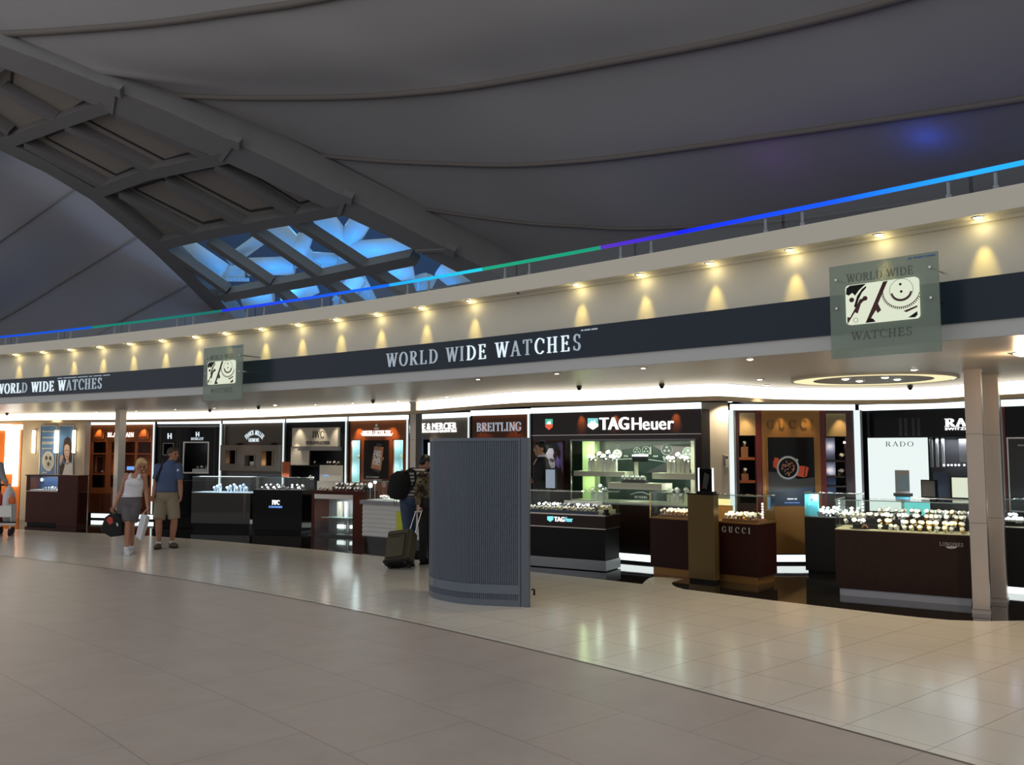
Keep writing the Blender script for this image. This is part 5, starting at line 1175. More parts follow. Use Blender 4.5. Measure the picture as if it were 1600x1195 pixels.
# --- black glossy case with white lightbox panel
a, b = (1344, 637.3), (1560, 630.5)
fr = Fr(Pz(*a, 2.37), Pz(*b, 2.37)); nb = hole(fr, 150, 562, 640, 1110, z_l); nb = (fr.px(*z_k(915, 500))[0], fr.W - 0.05, 0.85, nb[3])
fr, rt = showcase('black glossy wall showcase with a tall white lightbox panel', a, b, M['black'], holes=[nb], back=M['charcoal'])
pb = fr.bounds(352, 262, 905, 960, z_k); pb = (pb[0], pb[1], 0.80, pb[3]); mb = MB(); mb.box(pb[0], pb[1], -0.04, 0, pb[2], pb[3], M['e_panel']); wp_ = mb.build('white_panel', rt)
mb = MB(); write_fr(fr, mb, 'RADO', 500, 297, 765, 343, z_k, 'serif', 0.15, 0.004, M['black_matt'], -0.042); mb.build('panel_lettering', wp_)
mb = MB(); write_fr(fr, mb, 'RADO', 1476, 653.5, 1546, 666, font='serif', sp=0.0, d=0.02, m=M['e_sign'], bold=0.12); write_fr(fr, mb, 'SWITZERLAND', 1476.5, 667.5, 1548, 671.5, font='sans', d=0.015, m=M['e_sign'], bold=0.05); mb.build('lettering', rt)
for x in (165, 205, 248):
    u0, u1, z0, z1 = fr.bounds(x - 9, 565, x + 9, 780, z_l, 0.2); mb = MB(); mb.box(u0, u1, 0.18, 0.2, z0, z1, M['pale_print']); mb.build('mirror_strip', rt)
for x in (640, 690, 760, 810):
    u0, u1, z0, z1 = fr.bounds(x - 14, 80, x + 14, 245, z_k); mb = MB(); mb.box(u0, u1, -0.002, 0, z0, z1, M['charcoal']); mb.build('header_strip', rt)
pbox('grey_panel', (330, 575, 640, 745), z_l, 0.2, 0.22, M['grey'])
u0 = fr.px(*z_l(40, 1005), -0.1)[0]; zsh = fr.px(*z_l(160, 1000), -0.1)[1]; mb = MB(); mb.box(u0, fr.W - 0.1, -0.16, 0.02, zsh - 0.015, zsh, M['steel']); mb.build('steel_shelf', rt)
for i, x in enumerate((253, 283, 308, 335, 360, 398, 428)):
    u, z = fr.px(*z_l(x, 765), 0.1); mb = MB(); mb.sph((u, 0.1, z), 0.016, M['e_kick']); mb.build('bead_lamp', rt)
lamp('AREA', 'niche_light', ((nb[0] + nb[1]) / 2, 0.2, nb[3] - 0.03), 8, (0.85, 0.9, 1.0), rt, size=0.8, size_y=0.1)
vlight(fr, rt, fr.W + 0.02, 0.03)
RA_ = fr
# tablets, boxes and screens on the steel shelf
def board(fr_, q, z, y, m, frm, label, cat='display board', face_e=None, zb=None):
    u0, u1, z0, z1 = fr_.bounds(*q, z, y); z0 = zb if zb is not None else z0
    o = thing('display_board', label, cat, fr_.wor((u0 + u1) / 2, y, z0), fr_.rz); w = (u1 - u0) / 2
    mb = MB(); mb.box(-w, w, 0, 0.03, 0, z1 - z0, frm); mb.build('frame', o, bevel=0.003); e = min(0.02, w * .15)
    mb = MB(); mb.box(-w + e, w - e, -0.004, 0, e, z1 - z0 - e, m); mb.build('face', o)
    mb = MB(); mb.box(-w * .7, w * .7, 0.03, 0.07, 0, 0.02, frm); mb.build('foot', o); return o
board(fr, (830, 655, 972, 802), z_k, -0.10, M['taupe_light'], M['black_matt'], 'small brown board in a black frame on the steel shelf right of the white panel', zb=zsh)
board(fr, (300, 845, 440, 1003), z_l, -0.10, M['e_film'], M['black_matt'], 'bright double paned lit board on the steel shelf next to the brown steel pillar', zb=zsh)
board(fr, (176, 815, 296, 995), z_l, -0.06, M['navy'], M['charcoal'], 'dark blue board standing on the steel shelf behind the small brown one', zb=zsh)

# --- last case at the right edge
a, b = (1566, 630), (1790, 622)
fr = Fr(Pz(*a, 2.37), Pz(*b, 2.37)); fr, rt = showcase('black wall showcase with a steel framed dark panel at the right edge', a, b, M['black'])
pb = fr.bounds(727, 575, 1000, 1095, z_l); pb = (pb[0], fr.W - 0.2, pb[2], pb[3]); mb = MB(); frame4(mb, pb, 0.02, -0.02, 0, M['steel']); mb.build('panel_frame', rt)
mb = MB(); mb.box(pb[0], pb[1], -0.01, 0, pb[2], pb[3], M['charcoal']); mb.build('dark_panel', rt)
mb = MB(); write_fr(fr, mb, '==== =======', 1590, 694, 1640, 697, font='serif', m=M['pale_print'], y=-0.012, d=0.003); mb.build('panel_lettering', rt)
mb = MB(); u0, u1, _, _ = fr.bounds(660, 400, 700, 800, z_l); mb.box(max(0, u0), u1, -0.015, 0, 0.3, ZS0, M['crimson']); mb.build('crimson_post', rt)

# --- left end: cream wall with two posters between three wall lamps, orange shop beyond
fr = Fr(Pd(36, 665, 21.5), Pd(134, 662, 21.2)); mb = MB(); mb.box(0, fr.W, 0, 0.2, 0, 2.44, M['cream_wall']); o = mb.build('wall_left'); o.location = fr.o; o.rotation_euler = (0, 0, fr.rz); struct(o)
WL = fr
def poster(q, z, label):
    u0, u1, z0, z1 = fr.bounds(*q, z); o = thing('poster', label, 'poster', fr.wor((u0 + u1) / 2, 0, z0), fr.rz); w = (u1 - u0) / 2
    mb = MB(); mb.box(-w, w, -0.02, 0, 0, z1 - z0, M['mid_blue']); mb.build('sheet', o)
    mb = MB(); holed(mb, -w - 0.02, w + 0.02, -0.02, z1 - z0 + 0.02, -0.03, 0, [(-w, w, 0, z1 - z0)], M['steel']); mb.build('frame', o); return o, (u0 + u1) / 2, z0
o, uc, zb = poster((348, 140, 480, 570), z_a, 'tall blue poster of a white watch dial, between the two left wall lamps')
mb = MB()
def pq(pts, m, d=0.0, y=-0.024): mb.prism([(fr.px(*z_a(*p), -0.02)[0] - uc, fr.px(*z_a(*p), -0.02)[1] - zb) for p in pts], y - d, y - d + 0.003, m)
pq(ell(410, 435, 50, 82, 28), M['dial']); pq(ell(410, 432, 40, 66, 28), M['pale_print'], .001)
for q in ((395, 410), (428, 412), (412, 460)): pq(ell(*q, 11, 18, 16), M['charcoal'], .002)
pq([(380, 490), (440, 490), (430, 520), (400, 522)], M['dial'], .001); mb.build('watch_print', o)
mb = MB()
for yy, w in ((180, 112), (232, 110), (272, 100), (285, 90), (325, 80), (528, 40)): pq([(358, yy), (358 + w, yy), (358 + w, yy + 9), (358, yy + 9)], M['pale_print'])
mb.build('text_lines', o)
o, uc, zb = poster((505, 140, 622, 575), z_a, 'tall blue poster of a dark haired woman in white, between the two right wall lamps')
mb = MB()
pq([(540, 300), (548, 250), (575, 228), (598, 245), (610, 320), (612, 430), (590, 450), (545, 440), (535, 380)], M['hair_print'])
pq([(545, 330), (552, 300), (575, 292), (590, 310), (592, 360), (584, 410), (570, 428), (554, 410), (546, 370)], M['skin_print'], .001)
pq([(560, 425), (582, 420), (590, 460), (560, 470)], M['skin_print'], .001)
pq([(520, 560), (530, 480), (560, 455), (600, 450), (622, 470), (622, 572), (518, 572)], M['dial'], .001); pq([(505, 572), (508, 480), (540, 450), (552, 470), (525, 570)], M['hair_print'], .002)
pq([(505, 440), (512, 400), (530, 378), (540, 400), (526, 440), (515, 470)], M['skin_print'], .002)
for q in ((560, 345), (580, 345)): pq(ell(*q, 5, 4, 10), M['hair_print'], .002)
pq([(562, 392), (580, 392), (576, 400), (566, 400)], M['red_print'], .002); mb.build('woman_print', o)
for x in (300, 488, 640):
    u, z = fr.px(*z_a(x, 270), 0); o = thing('wall_lamp', 'slim vertical wall lamp glowing on the cream wall, %s' % {300: 'left of both posters', 488: 'between the two posters', 640: 'right of both posters'}[x], 'wall lamp', fr.wor(u, 0, z), fr.rz)
    mb = MB(); mb.box(-0.03, 0.03, -0.03, 0, -0.30, 0.30, M['steel']); mb.build('back_plate', o); mb = MB(); mb.tube([(0, -0.06, -0.27), (0, -0.06, 0.27)], 0.035, M['e_warm'], 12); mb.build('tube', o)
# orange shop
fr = Fr(Pd(-160, 665, 22.5), Pd(35, 665, 22.0)); mb = MB(); mb.box(0, fr.W, 0, 0.2, 0, 2.44, M['orange']); o = mb.build('wall_orange'); o.location = fr.o; o.rotation_euler = (0, 0, fr.rz); struct(o)
o = thing('light_portal', 'white and yellow glowing portal frame on the orange wall at the left edge', 'light', fr.o, fr.rz)
for q, m in (((-300, 125, 105, 175), 'e_white'), ((50, 175, 98, 545), 'e_white'), ((126, 125, 200, 168), 'e_yellow'), ((122, 168, 160, 650), 'e_white'), ((105, 125, 122, 545), 'e_yellow')):
    u0, u1, z0, z1 = fr.bounds(*q, z_a); mb = MB(); mb.box(u0, u1, -0.04, -0.001, z0, z1, M[m]); mb.build('light_panel', o)
lamp('POINT', 'shop_light', fr.wor(fr.W - 0.3, -1.2, 1.4), 45, (1, .75, .4), radius=0.3)

# ================================================================== COUNTERS
def counter(label, gL, gR, depth, zt, zg, body, kick=None, kz=0.10, deck=None, edge=None, light=6, lcol=(1, 1, 1), rail=None, glassu=None, posts=None):
    a, b = G(*gL), G(*gR); fr = Fr(a, b); Wd = fr.W
    rt = thing('display_counter', label, 'counter', fr.o, fr.rz)
    mb = MB(); mb.box(0, Wd, 0, depth, kz, zt, body); mb.build('body', rt, bevel=0.004)
    mb = MB(); mb.box(0.03, Wd - 0.03, 0.03, depth - 0.03, 0, kz, kick or M['black_matt']); mb.build('kick_plate', rt)
    mb = MB(); mb.box(0.0, Wd, 0.0, depth, zt, zt + 0.012, deck or M['ivory']); mb.build('deck', rt)
    if edge:
        mb = MB(); holed(mb, -0.006, Wd + 0.006, -0.006, depth + 0.006, zt - 0.012, zt + 0.013, [], edge) if False else mb.box(-0.006, Wd + 0.006, -0.008, 0.0, zt - 0.006, zt + 0.014, edge); mb.box(Wd, Wd + 0.008, -0.008, depth, zt - 0.006, zt + 0.014, edge); mb.build('edge_trim', rt)
    if zg:
        g0, g1 = glassu or (0.004, Wd - 0.004); t = 0.008; zb = zt + 0.012
        for nm, bx in (('front_pane', (g0, g1, 0.006, 0.006 + t, zb, zg - t)), ('left_pane', (g0, g0 + t, 0.016, depth - 0.01, zb, zg - t)), ('right_pane', (g1 - t, g1, 0.016, depth - 0.01, zb, zg - t)), ('top_pane', (g0, g1, 0.006, depth - 0.006, zg - t + 0.001, zg + 0.001))):
            mb = MB(); mb.box(*bx, M['glass']); mb.build(nm, rt)
        mb = MB(); mb.box(g0, g1, depth - 0.02, depth - 0.01, zb, zg - t, M['glass']); mb.build('back_pane', rt)
        rm = rail or M['glass_edge']
        mb = MB(); r = 0.006
        mb.box(g0, g1, 0.0, 0.008, zg - 0.004, zg + 0.006, rm); mb.box(g1 - 0.004, g1 + 0.004, 0.008, depth - 0.01, zg - 0.004, zg + 0.006, rm); mb.box(g0 - 0.004, g0 + 0.004, 0.008, depth - 0.01, zg - 0.004, zg + 0.006, rm); mb.build('glass_edge', rt)
        if posts:
            for u in (g0, g1):
                mb = MB(); mb.box(u - 0.006, u + 0.006, 0.0, 0.012, zb, zg, posts); mb.build('corner_post', rt)
        if light: lamp('AREA', 'case_light', ((g0 + g1) / 2, 0.10, zg - 0.03), light, lcol, rt, size=(g1 - g0) * 0.9, size_y=0.03, aim=(0, 0.5, -1))
    return fr, rt
M['glass_edge'] = mat('glass_edge_green', (0.32, 0.45, 0.43), 0.15, spec=0.8)
random.seed(11)
def rows(fr, label, group, kinds, u0, u1, ys, n, s=1.1, jit=0.25, keep=1.0):
    for y, z in ys:
        for k in range(n):
            if random.random() > keep: continue
            u = u0 + (u1 - u0) * (k + 0.5 + random.uniform(-jit, jit)) / n
            put_watch(random.choice(kinds), fr, u, y + random.uniform(-0.008, 0.008), z, label, group, s * random.uniform(0.92, 1.1), random.uniform(-0.4, 0.4))

# left wooden counter
a, b = (38.6, 819), (121, 823)
fr = Fr(G(*a), G(*b)); um = fr.px(91, 780)[0]
fr, rt = counter('red brown wooden counter with a small glass window, under the two blue posters', a, b, 0.24, 0.76, None, M['redwood'], kz=0.05)
mb = MB(); mb.box(um, fr.W, -0.03, 0.24, 0.0, 1.12, M['redwood']); mb.build('solid_end', rt, bevel=0.004)
mb = MB(); mb.box(-0.01, fr.W + 0.01, -0.03, 0.25, 1.12, 1.14, M['redwood']); mb.build('top_board', rt); mb = MB(); mb.box(0, 0.12, 0, 0.24, 0.772, 1.12, M['redwood']); mb.build('end_panel', rt)
mb = MB(); mb.box(0.12, um, 0.004, 0.012, 0.80, 1.12, M['glass']); mb.build('window_pane', rt)
mb = MB(); mb.box(0.12, um, 0.002, 0.22, 0.772, 0.80, M['white']); mb.build('tray', rt); mb = MB(); mb.box(0.12, um, 0.22, 0.238, 0.772, 1.12, M['navy']); mb.build('window_back', rt)
lamp('AREA', 'case_light', ((um + 0.12) / 2, 0.10, 1.10), 4, (0.8, 0.85, 1), rt, size=0.7, size_y=0.05)
mb = MB(); 
for x in (285, 358): 
    u, z = fr.px(*z_a(x, 594), 0.2); mb.sph((u, 0.19, z), (0.04, 0.02, 0.04), M['e_sign'])
mb.build('window_lamp', rt)
rows(fr, 'silver watch in the window of the red brown wooden counter', 'watches in the wooden counter window', ['silver', 'dark', 'silver'], um * 0.45, um - 0.03, ((0.07, 0.80), (0.15, 0.80)), 7, 1.2)

# glass topped table with mirror black front
fr, rt = counter('blue white lit glass counter with a mirror black front, right of the man in shorts', (298, 826), (390, 828), 0.55, 0.78, 1.125, M['mirror_black'], kz=0.12, deck=M['ivory'], light=12, lcol=(0.28, 0.48, 1.0))
mb = MB(); mb.box(0.02, fr.W - 0.02, 0.25, 0.32, 1.118, 1.132, M['e_strip']); mb.build('strip_light', rt)
mb = MB(); mb.box(fr.W - 0.16, fr.W - 0.10, -0.004, 0.0, 0.13, 0.77, M['taupe']); mb.build('end_strip', rt)
for k, u in enumerate((0.38, 0.44, 0.50, 0.66, 0.72, 0.80, 0.86, 0.93, 1.0, 1.06)):
    h = 0.05 + 0.03 * (k % 3); u = u * fr.W / 1.24
    block(fr, u - 0.018, u + 0.018, 0.20, 0.235, 0.792, 0.792 + h, M['white'], 'display_block', 'slim white block under the blue white glass of the mirror fronted counter', 'display block', 'slim blocks in the blue white case')
    put_watch('white' if k % 2 else 'silver', fr, u, 0.215, 0.792 + h, 'watch on a slim white block in the blue white glass case', 'watches in the blue white case', 1.4)

# black counter with lit letters
fr, rt = counter('black glossy counter with small glowing white letters on its front', (394, 832), (471, 834), 0.55, 0.88, 1.145, M['black'], kz=0.05, deck=M['charcoal'], light=8)
mb = MB(); write_fr(fr, mb, 'IWC', 225, 704, 285, 738, z_d, m=M['e_sign'], bold=0.04); mb.build('lettering', rt); mb = MB(); write_fr(fr, mb, 'SCHAFFHAUSEN', 200, 748, 304, 764, z_d, 'sans', m=M['e_blue'], bold=0.03); mb.build('blue_lettering', rt)
rows(fr, 'small pale watch in the glass case of the black glossy counter', 'watches on the black glossy counter', ['white', 'silver', 'silver', 'dark'], 0.05, fr.W - 0.04, ((0.12, 0.892), (0.28, 0.93)), 7, 1.2)
block(fr, 0.03, fr.W - 0.03, 0.24, 0.40, 0.892, 0.93, M['black_matt'], 'display_riser', 'black step inside the glass case of the black glossy counter', 'display riser')
f2 = fr; o = board(fr, (302, 406, 360, 522), z_d, 0.35, M['orange_box'], M['orange_box'], 'plain orange board standing on the black glossy counter', 'board', zb=1.147)

# red brown framed glass counter
a, b = (486, 836.5), (566.5, 841)
fr = Fr(G(*a), G(*b)); Wd = fr.W; rt = thing('display_counter', 'red brown framed counter with a grey open front, loaded with tilted watches', 'counter', fr.o, fr.rz)
uL, uR = fr.px(*z_d(552, 800))[0], fr.px(*z_d(852, 800))[0]
mb = MB(); mb.box(0, uL, 0, 0.5, 0, 0.88, M['redwood']); mb.build('side_panel', rt); mb = MB(); mb.box(uR, Wd, 0, 0.5, 0, 0.88, M['redwood']); mb.build('side_panel', rt)
mb = MB(); mb.box(uL, uR, 0.47, 0.5, 0.02, 0.80, M['grey']); mb.build('back_panel', rt); mb = MB(); mb.box(uL, uR, 0.01, 0.47, 0.0, 0.04, M['charcoal']); mb.build('floor_panel', rt)
mb = MB(); mb.box(uL, uR, 0.0, 0.5, 0.74, 0.83, M['steel']); mb.build('apron', rt); mb = MB(); mb.box(uL, uR, 0.01, 0.018, 0.04, 0.74, M['glass']); mb.build('front_pane', rt)
mb = MB(); mb.box(0, Wd, -0.01, 0.5, 0.88, 0.90, M['redwood']); mb.build('top_board', rt); mb = MB(); mb.box(uL, uR, 0.0, 0.5, 0.83, 0.88, M['redwood']); mb.build('top_rail', rt)
zs = fr.px(*z_d(750, 838), 0.25)[1]; mb = MB(); mb.box(uL + 0.1, uR, 0.1, 0.45, zs - 0.006, zs + 0.006, M['glass_edge']); mb.build('glass_shelf', rt)
for bx, m in (((730, 716, 765, 832), 'offwhite'), ((785, 716, 808, 960), 'white'), ((730, 895, 800, 925), 'e_kick'), ((730, 935, 800, 968), 'teal'), ((828, 900, 846, 925), 'e_kick')):
    u0, u1, z0, z1 = fr.bounds(*bx, z_d, 0.40); mb = MB(); mb.box(u0, u1, 0.40, 0.46, max(z0, 0.04), z1, M[m]); mb.build('inner_block', rt)
lamp('AREA', 'case_light', (Wd / 2, 0.25, 0.73), 4, (0.9, 0.95, 1), rt, size=0.5, size_y=0.1)
random.seed(5); u0_, u1_ = fr.px(*z_d(665, 600))[0], Wd - 0.02
block(fr, u0_ - 0.02, u1_, 0.16, 0.36, 0.90, 0.97, M['charcoal'], 'display_riser', 'low dark step on top of the red brown framed counter', 'display riser')
rows(fr, 'tilted watch in the crowded rows on top of the red brown framed counter', 'watches on the red brown framed counter', ['silver', 'leather', 'silver', 'white', 'dark'], u0_, u1_, ((0.10, 0.90), (0.21, 0.97), (0.30, 0.97)), 9, 1.5)
rows(fr, 'small watch near the left end of the red brown framed counter top', 'few watches at the left end of the framed counter', ['gold', 'white'], 0.05, u0_ - 0.1, ((0.15, 0.90),), 3, 1.2)
lamp('SPOT', 'shelf_spot', (Wd * 0.6, -0.1, 1.9), 16, (1, .96, .9), rt, cone=50, aim=(0, .3, -1))

# louvred white counter
fr, rt = counter('white louvred counter with a dark stone top, in front of the man with the backpack', (566, 851), (690, 862), 0.5, 0.80, 1.16, M['white'], kz=0.16, kick=M['mirror_black'], deck=M['grey'], light=12)
mb = MB(); mb.box(-0.03, fr.W, -0.05, 0.5, 0.74, 0.805, M['steel_dark']); mb.build('stone_top', rt)
mb = MB()
for k in range(7):
    z = 0.18 + k * 0.078; mb.add([(0.01, -0.022, z), (fr.W, -0.022, z), (fr.W, -0.002, z + 0.07), (0.01, -0.002, z + 0.07), (0.01, 0, z), (fr.W, 0, z), (fr.W, 0, z + 0.07), (0.01, 0, z + 0.07)], [(0, 1, 2, 3), (0, 4, 5, 1), (1, 5, 6, 2), (3, 7, 4, 0), (2, 6, 7, 3)], M['white'])
mb.build('louvre_front', rt)
block(fr, 0.40, 0.62, -0.04, -0.026, 0.22, 0.66, M['yellow'], 'card', 'bright yellow green card on the white louvred counter beside the jeans', 'card') if False else None
u0, u1, z0, z1 = fr.bounds(414, 730, 456, 870, z_e, -0.03); mb = MB(); mb.box(u0, u1, -0.045, -0.025, z0, z1, M['yellow']); mb.build('yellow_panel', rt)
u, z = fr.px(*z_e(222, 540), 0.3)
for x, y, r in ((224, 542, 0.05), (258, 518, 0.035)):
    u, z = fr.px(*z_e(x, y), 0.3); o = thing('lit_disc', 'small round glowing %s on the white louvred counter' % ('dial display, the larger' if r > .04 else 'dial display, the smaller upper one'), 'display', fr.wor(u, 0.3, 0.812), fr.rz)
    mb = MB(); mb.tube([(0, 0, 0), (0, 0, z - 0.812)], 0.006, M['chrome'], 6); mb.build('stem', o); mb = MB(); mb.tube([(0, 0.008, z - 0.812), (0, -0.012, z - 0.812)], r, M['e_sign'], 18); mb.build('disc', o)
u0 = fr.px(*z_e(280, 640), 0.1)[0]
block(fr, u0, u0 + 0.42, 0.08, 0.28, 0.812, 0.835, M['white'], 'watch_tray', 'white tray with watches on the dark top of the louvred counter', 'tray')
rows(fr, 'silver watch in the white tray on the louvred counter', 'watches in the white tray', ['silver', 'white'], u0 + 0.02, u0 + 0.40, ((0.13, 0.835), (0.22, 0.835)), 5, 1.2)

# long black counter with brown upper edge
fr, rt = counter('long black counter with glowing white letters on its brown band, right of the kiosk', (725, 875.8), (946.5, 893.8), 0.5, 0.785, 1.12, M['nearblack'], kz=0.60, deck=M['charcoal'], edge=M['steel'], light=4, rail=M['steel'])
mb = MB(); mb.box(0.012, fr.W - 0.012, 0.012, 0.49, 0.155, 0.60, M['black_matt']); mb.build('lower_body', rt); mb = MB(); mb.box(-0.004, fr.W + 0.004, -0.008, 0.5, 0.592, 0.606, M['steel']); mb.build('trim_rail', rt)
mb = MB(); mb.box(-0.004, fr.W + 0.004, -0.004, 0.5, 0.012, 0.155, M['steel_dark']); mb.build('steel_plinth', rt)
mb = MB(); write_fr(fr, mb, 'TAG', 866, 807.5, 882, 814.5, font='sans', sp=-0.04, m=M['e_sign'], bold=0.09); write_fr(fr, mb, 'Heuer', 882.8, 807.5, 895, 815, font='sans', m=M['e_cyan'], bold=0.03)
fr.poly(mb, [(855, 806.5), (864, 806.5), (864, 812), (859.5, 815), (855, 812)], M['e_cyan'], -0.013, 0.01); mb.build('lettering', rt)
zt = 0.797
ub = fr.px(*z_o(245, 330), 0.2)[0]; ue = fr.px(*z_o(770, 330), 0.2)[0]; u0 = fr.px(*z_o(50, 380))[0]; u1 = fr.W - 0.10
block(fr, u0 - 0.3, u1 - 0.08, 0.035, 0.16, zt, zt + 0.04, M['navy'], 'watch_tray', 'long blue grey tray of gold watches in the front of the long black counter case', 'tray')
block(fr, ub - 0.25, ue - 0.02, 0.17, 0.30, zt, zt + 0.075, M['black_matt'], 'display_riser', 'black step of dark watches behind the long blue grey tray', 'display riser')
block(fr, ub + 0.2, ue, 0.32, 0.35, zt, zt + 0.17, M['steel'], 'back_rail', 'pale low rail board behind the black step in the long counter case', 'rail')
rows(fr, 'gold watch on a cream cuff in the long blue grey tray', 'gold watches in the long tray', ['cushion', 'cushion', 'gold'], u0 - 0.2, u1 - 0.10, ((0.065, zt + 0.04), (0.125, zt + 0.045)), 19, 1.0, 0.15)
rows(fr, 'steel watch on the black step in the long counter case', 'steel watches on the black step', ['silver', 'silver', 'dark'], ub - 0.2, ue - 0.03, ((0.20, zt + 0.075), (0.26, zt + 0.075)), 12, 1.25, 0.15)
rows(fr, 'gold watch at the right end of the long counter case', 'gold watches at the right end of the case', ['cushion', 'gold'], u1 - 0.14, u1 + 0.05, ((0.24, zt + 0.06), (0.36, zt + 0.06)), 4, 1.3, 0.15)
block(fr, u1 - 0.16, u1 + 0.07, 0.19, 0.42, zt, zt + 0.06, M['cushion'], 'watch_cushion', 'cream cushion block at the right end of the long counter case', 'cushion')
u = fr.px(*z_o(835, 410), 0.05)[0]; o = thing('black_stand', 'small round black stand at the right front corner of the long counter case', 'display stand', fr.wor(u, 0.08, zt), fr.rz); mb = MB(); mb.tube([(0, 0, 0), (0, 0, 0.03), (0, 0, 0.04), (0, 0, 0.075)], [0.05, 0.05, 0.035, 0.04], M['black'], 20); mb.build('base', o); mb = MB(); mb.tube([(0, 0, 0.075), (0, 0, 0.26)], 0.004, M['chrome'], 6); mb.build('rod', o)
TC = fr
# tablet stand in front of the violet poster
o = board(fr, (210, 610, 322, 800), z_g, 0.42, M['e_tablet'], M['black_matt'], 'upright tablet screen on the long black counter in front of the violet poster', 'tablet', zb=1.125)

# maroon wood counter with brass foot
fr, rt = counter('dark maroon counter with silver letters and a brass foot, behind the bronze pedestal', (1016.5, 895.5), (1186, 915), 0.52, 0.775, 1.13, M['maroon_wood'] if 'maroon_wood' in M else M['redwood'], kz=0.10, kick=M['brass'], deck=M['bronze'], light=5, lcol=(1, .85, .6), edge=M['brass'], posts=M['gold'])
mb = MB(); write_fr(fr, mb, 'GUCCI', 912, 390, 1186, 446, z_n, 'serif', 0.5, 0.008, M['pale_print'], bold=0.03); mb.build('lettering', rt)
zt = 0.787; u0, u1 = fr.px(*z_n(320, 300), 0.15)[0], fr.px(*z_n(600, 300), 0.15)[0]
block(fr, u0, u1 + 0.02, 0.10, 0.36, zt, zt + 0.035, M['tan_leather'], 'watch_tray', 'tan leather tray of watches left of the bronze pedestal', 'tray')
rows(fr, 'pale watch in the tan tray left of the bronze pedestal', 'watches in the left tan tray', ['tan', 'silver', 'gold', 'tan'], u0 + 0.02, u1, ((0.14, zt + 0.035), (0.22, zt + 0.05), (0.30, zt + 0.05)), 6, 1.3)
u0, u1 = fr.px(*z_n(935, 330), 0.12)[0], fr.px(*z_n(1310, 330), 0.12)[0]; u1 = min(u1, fr.W - 0.04)
block(fr, u0, u1, 0.06, 0.34, zt, zt + 0.035, M['tan_leather'], 'watch_tray', 'tan leather tray of watches above the silver letters on the maroon counter', 'tray')
rows(fr, 'pale watch in the tan tray above the silver letters on the maroon counter', 'watches in the right tan tray', ['tan', 'white', 'silver', 'gold'], u0 + 0.02, u1 - 0.02, ((0.10, zt + 0.035), (0.19, zt + 0.05), (0.28, zt + 0.05)), 8, 1.3)
mb = MB()
for k in range(6): mb.sph((fr.W - 0.03, 0.2, 0.85 + k * 0.035), 0.014, M['e_sign'])
mb.build('bead_lamps', rt)
u0, u1, z0, z1 = fr.bounds(870, 120, 985, 180, z_n, 0.40); mb = MB(); mb.box(u0, u1, 0.40, 0.42, z0, z1, M['e_yellow_dim']) if 'e_yellow_dim' in M else None; mb.build('warm_lamp', rt)
mb = MB(); u0, u1, z0, z1 = fr.bounds(845, 180, 1010, 330, z_n, 0.44); mb.box(u0, u1, 0.44, 0.46, zt, z1, M['brass']); mb.build('brass_back', rt)
mb = MB(); u0, u1, z0, z1 = fr.bounds(1375, 100, 1415, 195, z_n, 0.46); mb.box(fr.W - 0.06, fr.W - 0.02, 0.40, 0.42, 0.95, 1.11, M['mid_blue']); mb.build('blue_card', rt)
# bronze pedestal
f3 = Fr(G(1076, 907), G(1117, 911.8)); rt = thing('pedestal', 'plain bronze brown pedestal standing in front of the maroon counter', 'pedestal', f3.o, f3.rz)
mb = MB(); mb.box(0, f3.W, 0, 0.13, 0.035, 1.14, M['bronze']); mb.build('column', rt, bevel=0.004); mb = MB(); mb.box(0.01, f3.W - 0.01, 0.012, 0.12, 0, 0.035, M['black_matt']); mb.build('foot', rt)
mb = MB(); mb.box(-0.008, f3.W + 0.008, -0.008, 0.14, 1.14, 1.152, M['black']); mb.build('top_plate', rt)
u0, u1, z0, z1 = f3.bounds(868, 480, 1030, 710, z_h, 0.06); o = thing('picture_display', 'small framed dark picture with bright side tubes on top of the bronze pedestal', 'display', f3.wor((u0 + u1) / 2, 0.06, 1.152), f3.rz); w = (u1 - u0) / 2; hh = z1 - 1.152
mb = MB(); mb.box(-w + 0.025, w - 0.025, -0.01, 0.02, 0.03, hh, M['black']); mb.build('picture', o)
for s_ in (-1, 1):
    mb = MB(); mb.tube([(s_ * (w - 0.012), 0, 0.02), (s_ * (w - 0.012), 0, hh + 0.01)], 0.011, M['e_sign'], 10); mb.build('side_tube', o)
mb = MB(); mb.box(-w - 0.01, w + 0.01, -0.04, 0.05, 0, 0.03, M['black_matt']); mb.build('base', o)
mb = MB(); mb.prism([(-w * .4, hh * .3), (-w * .1, hh * .85), (w * .5, hh * .75), (w * .3, hh * .4), (w * .1, hh * .15)], -0.013, -0.01, M['charcoal']); mb.prism([(-w * .5, hh * .2), (-w * .2, hh * .2), (-w * .25, hh * .4)], -0.013, -0.01, M['crimson']); mb.build('picture_print', o)
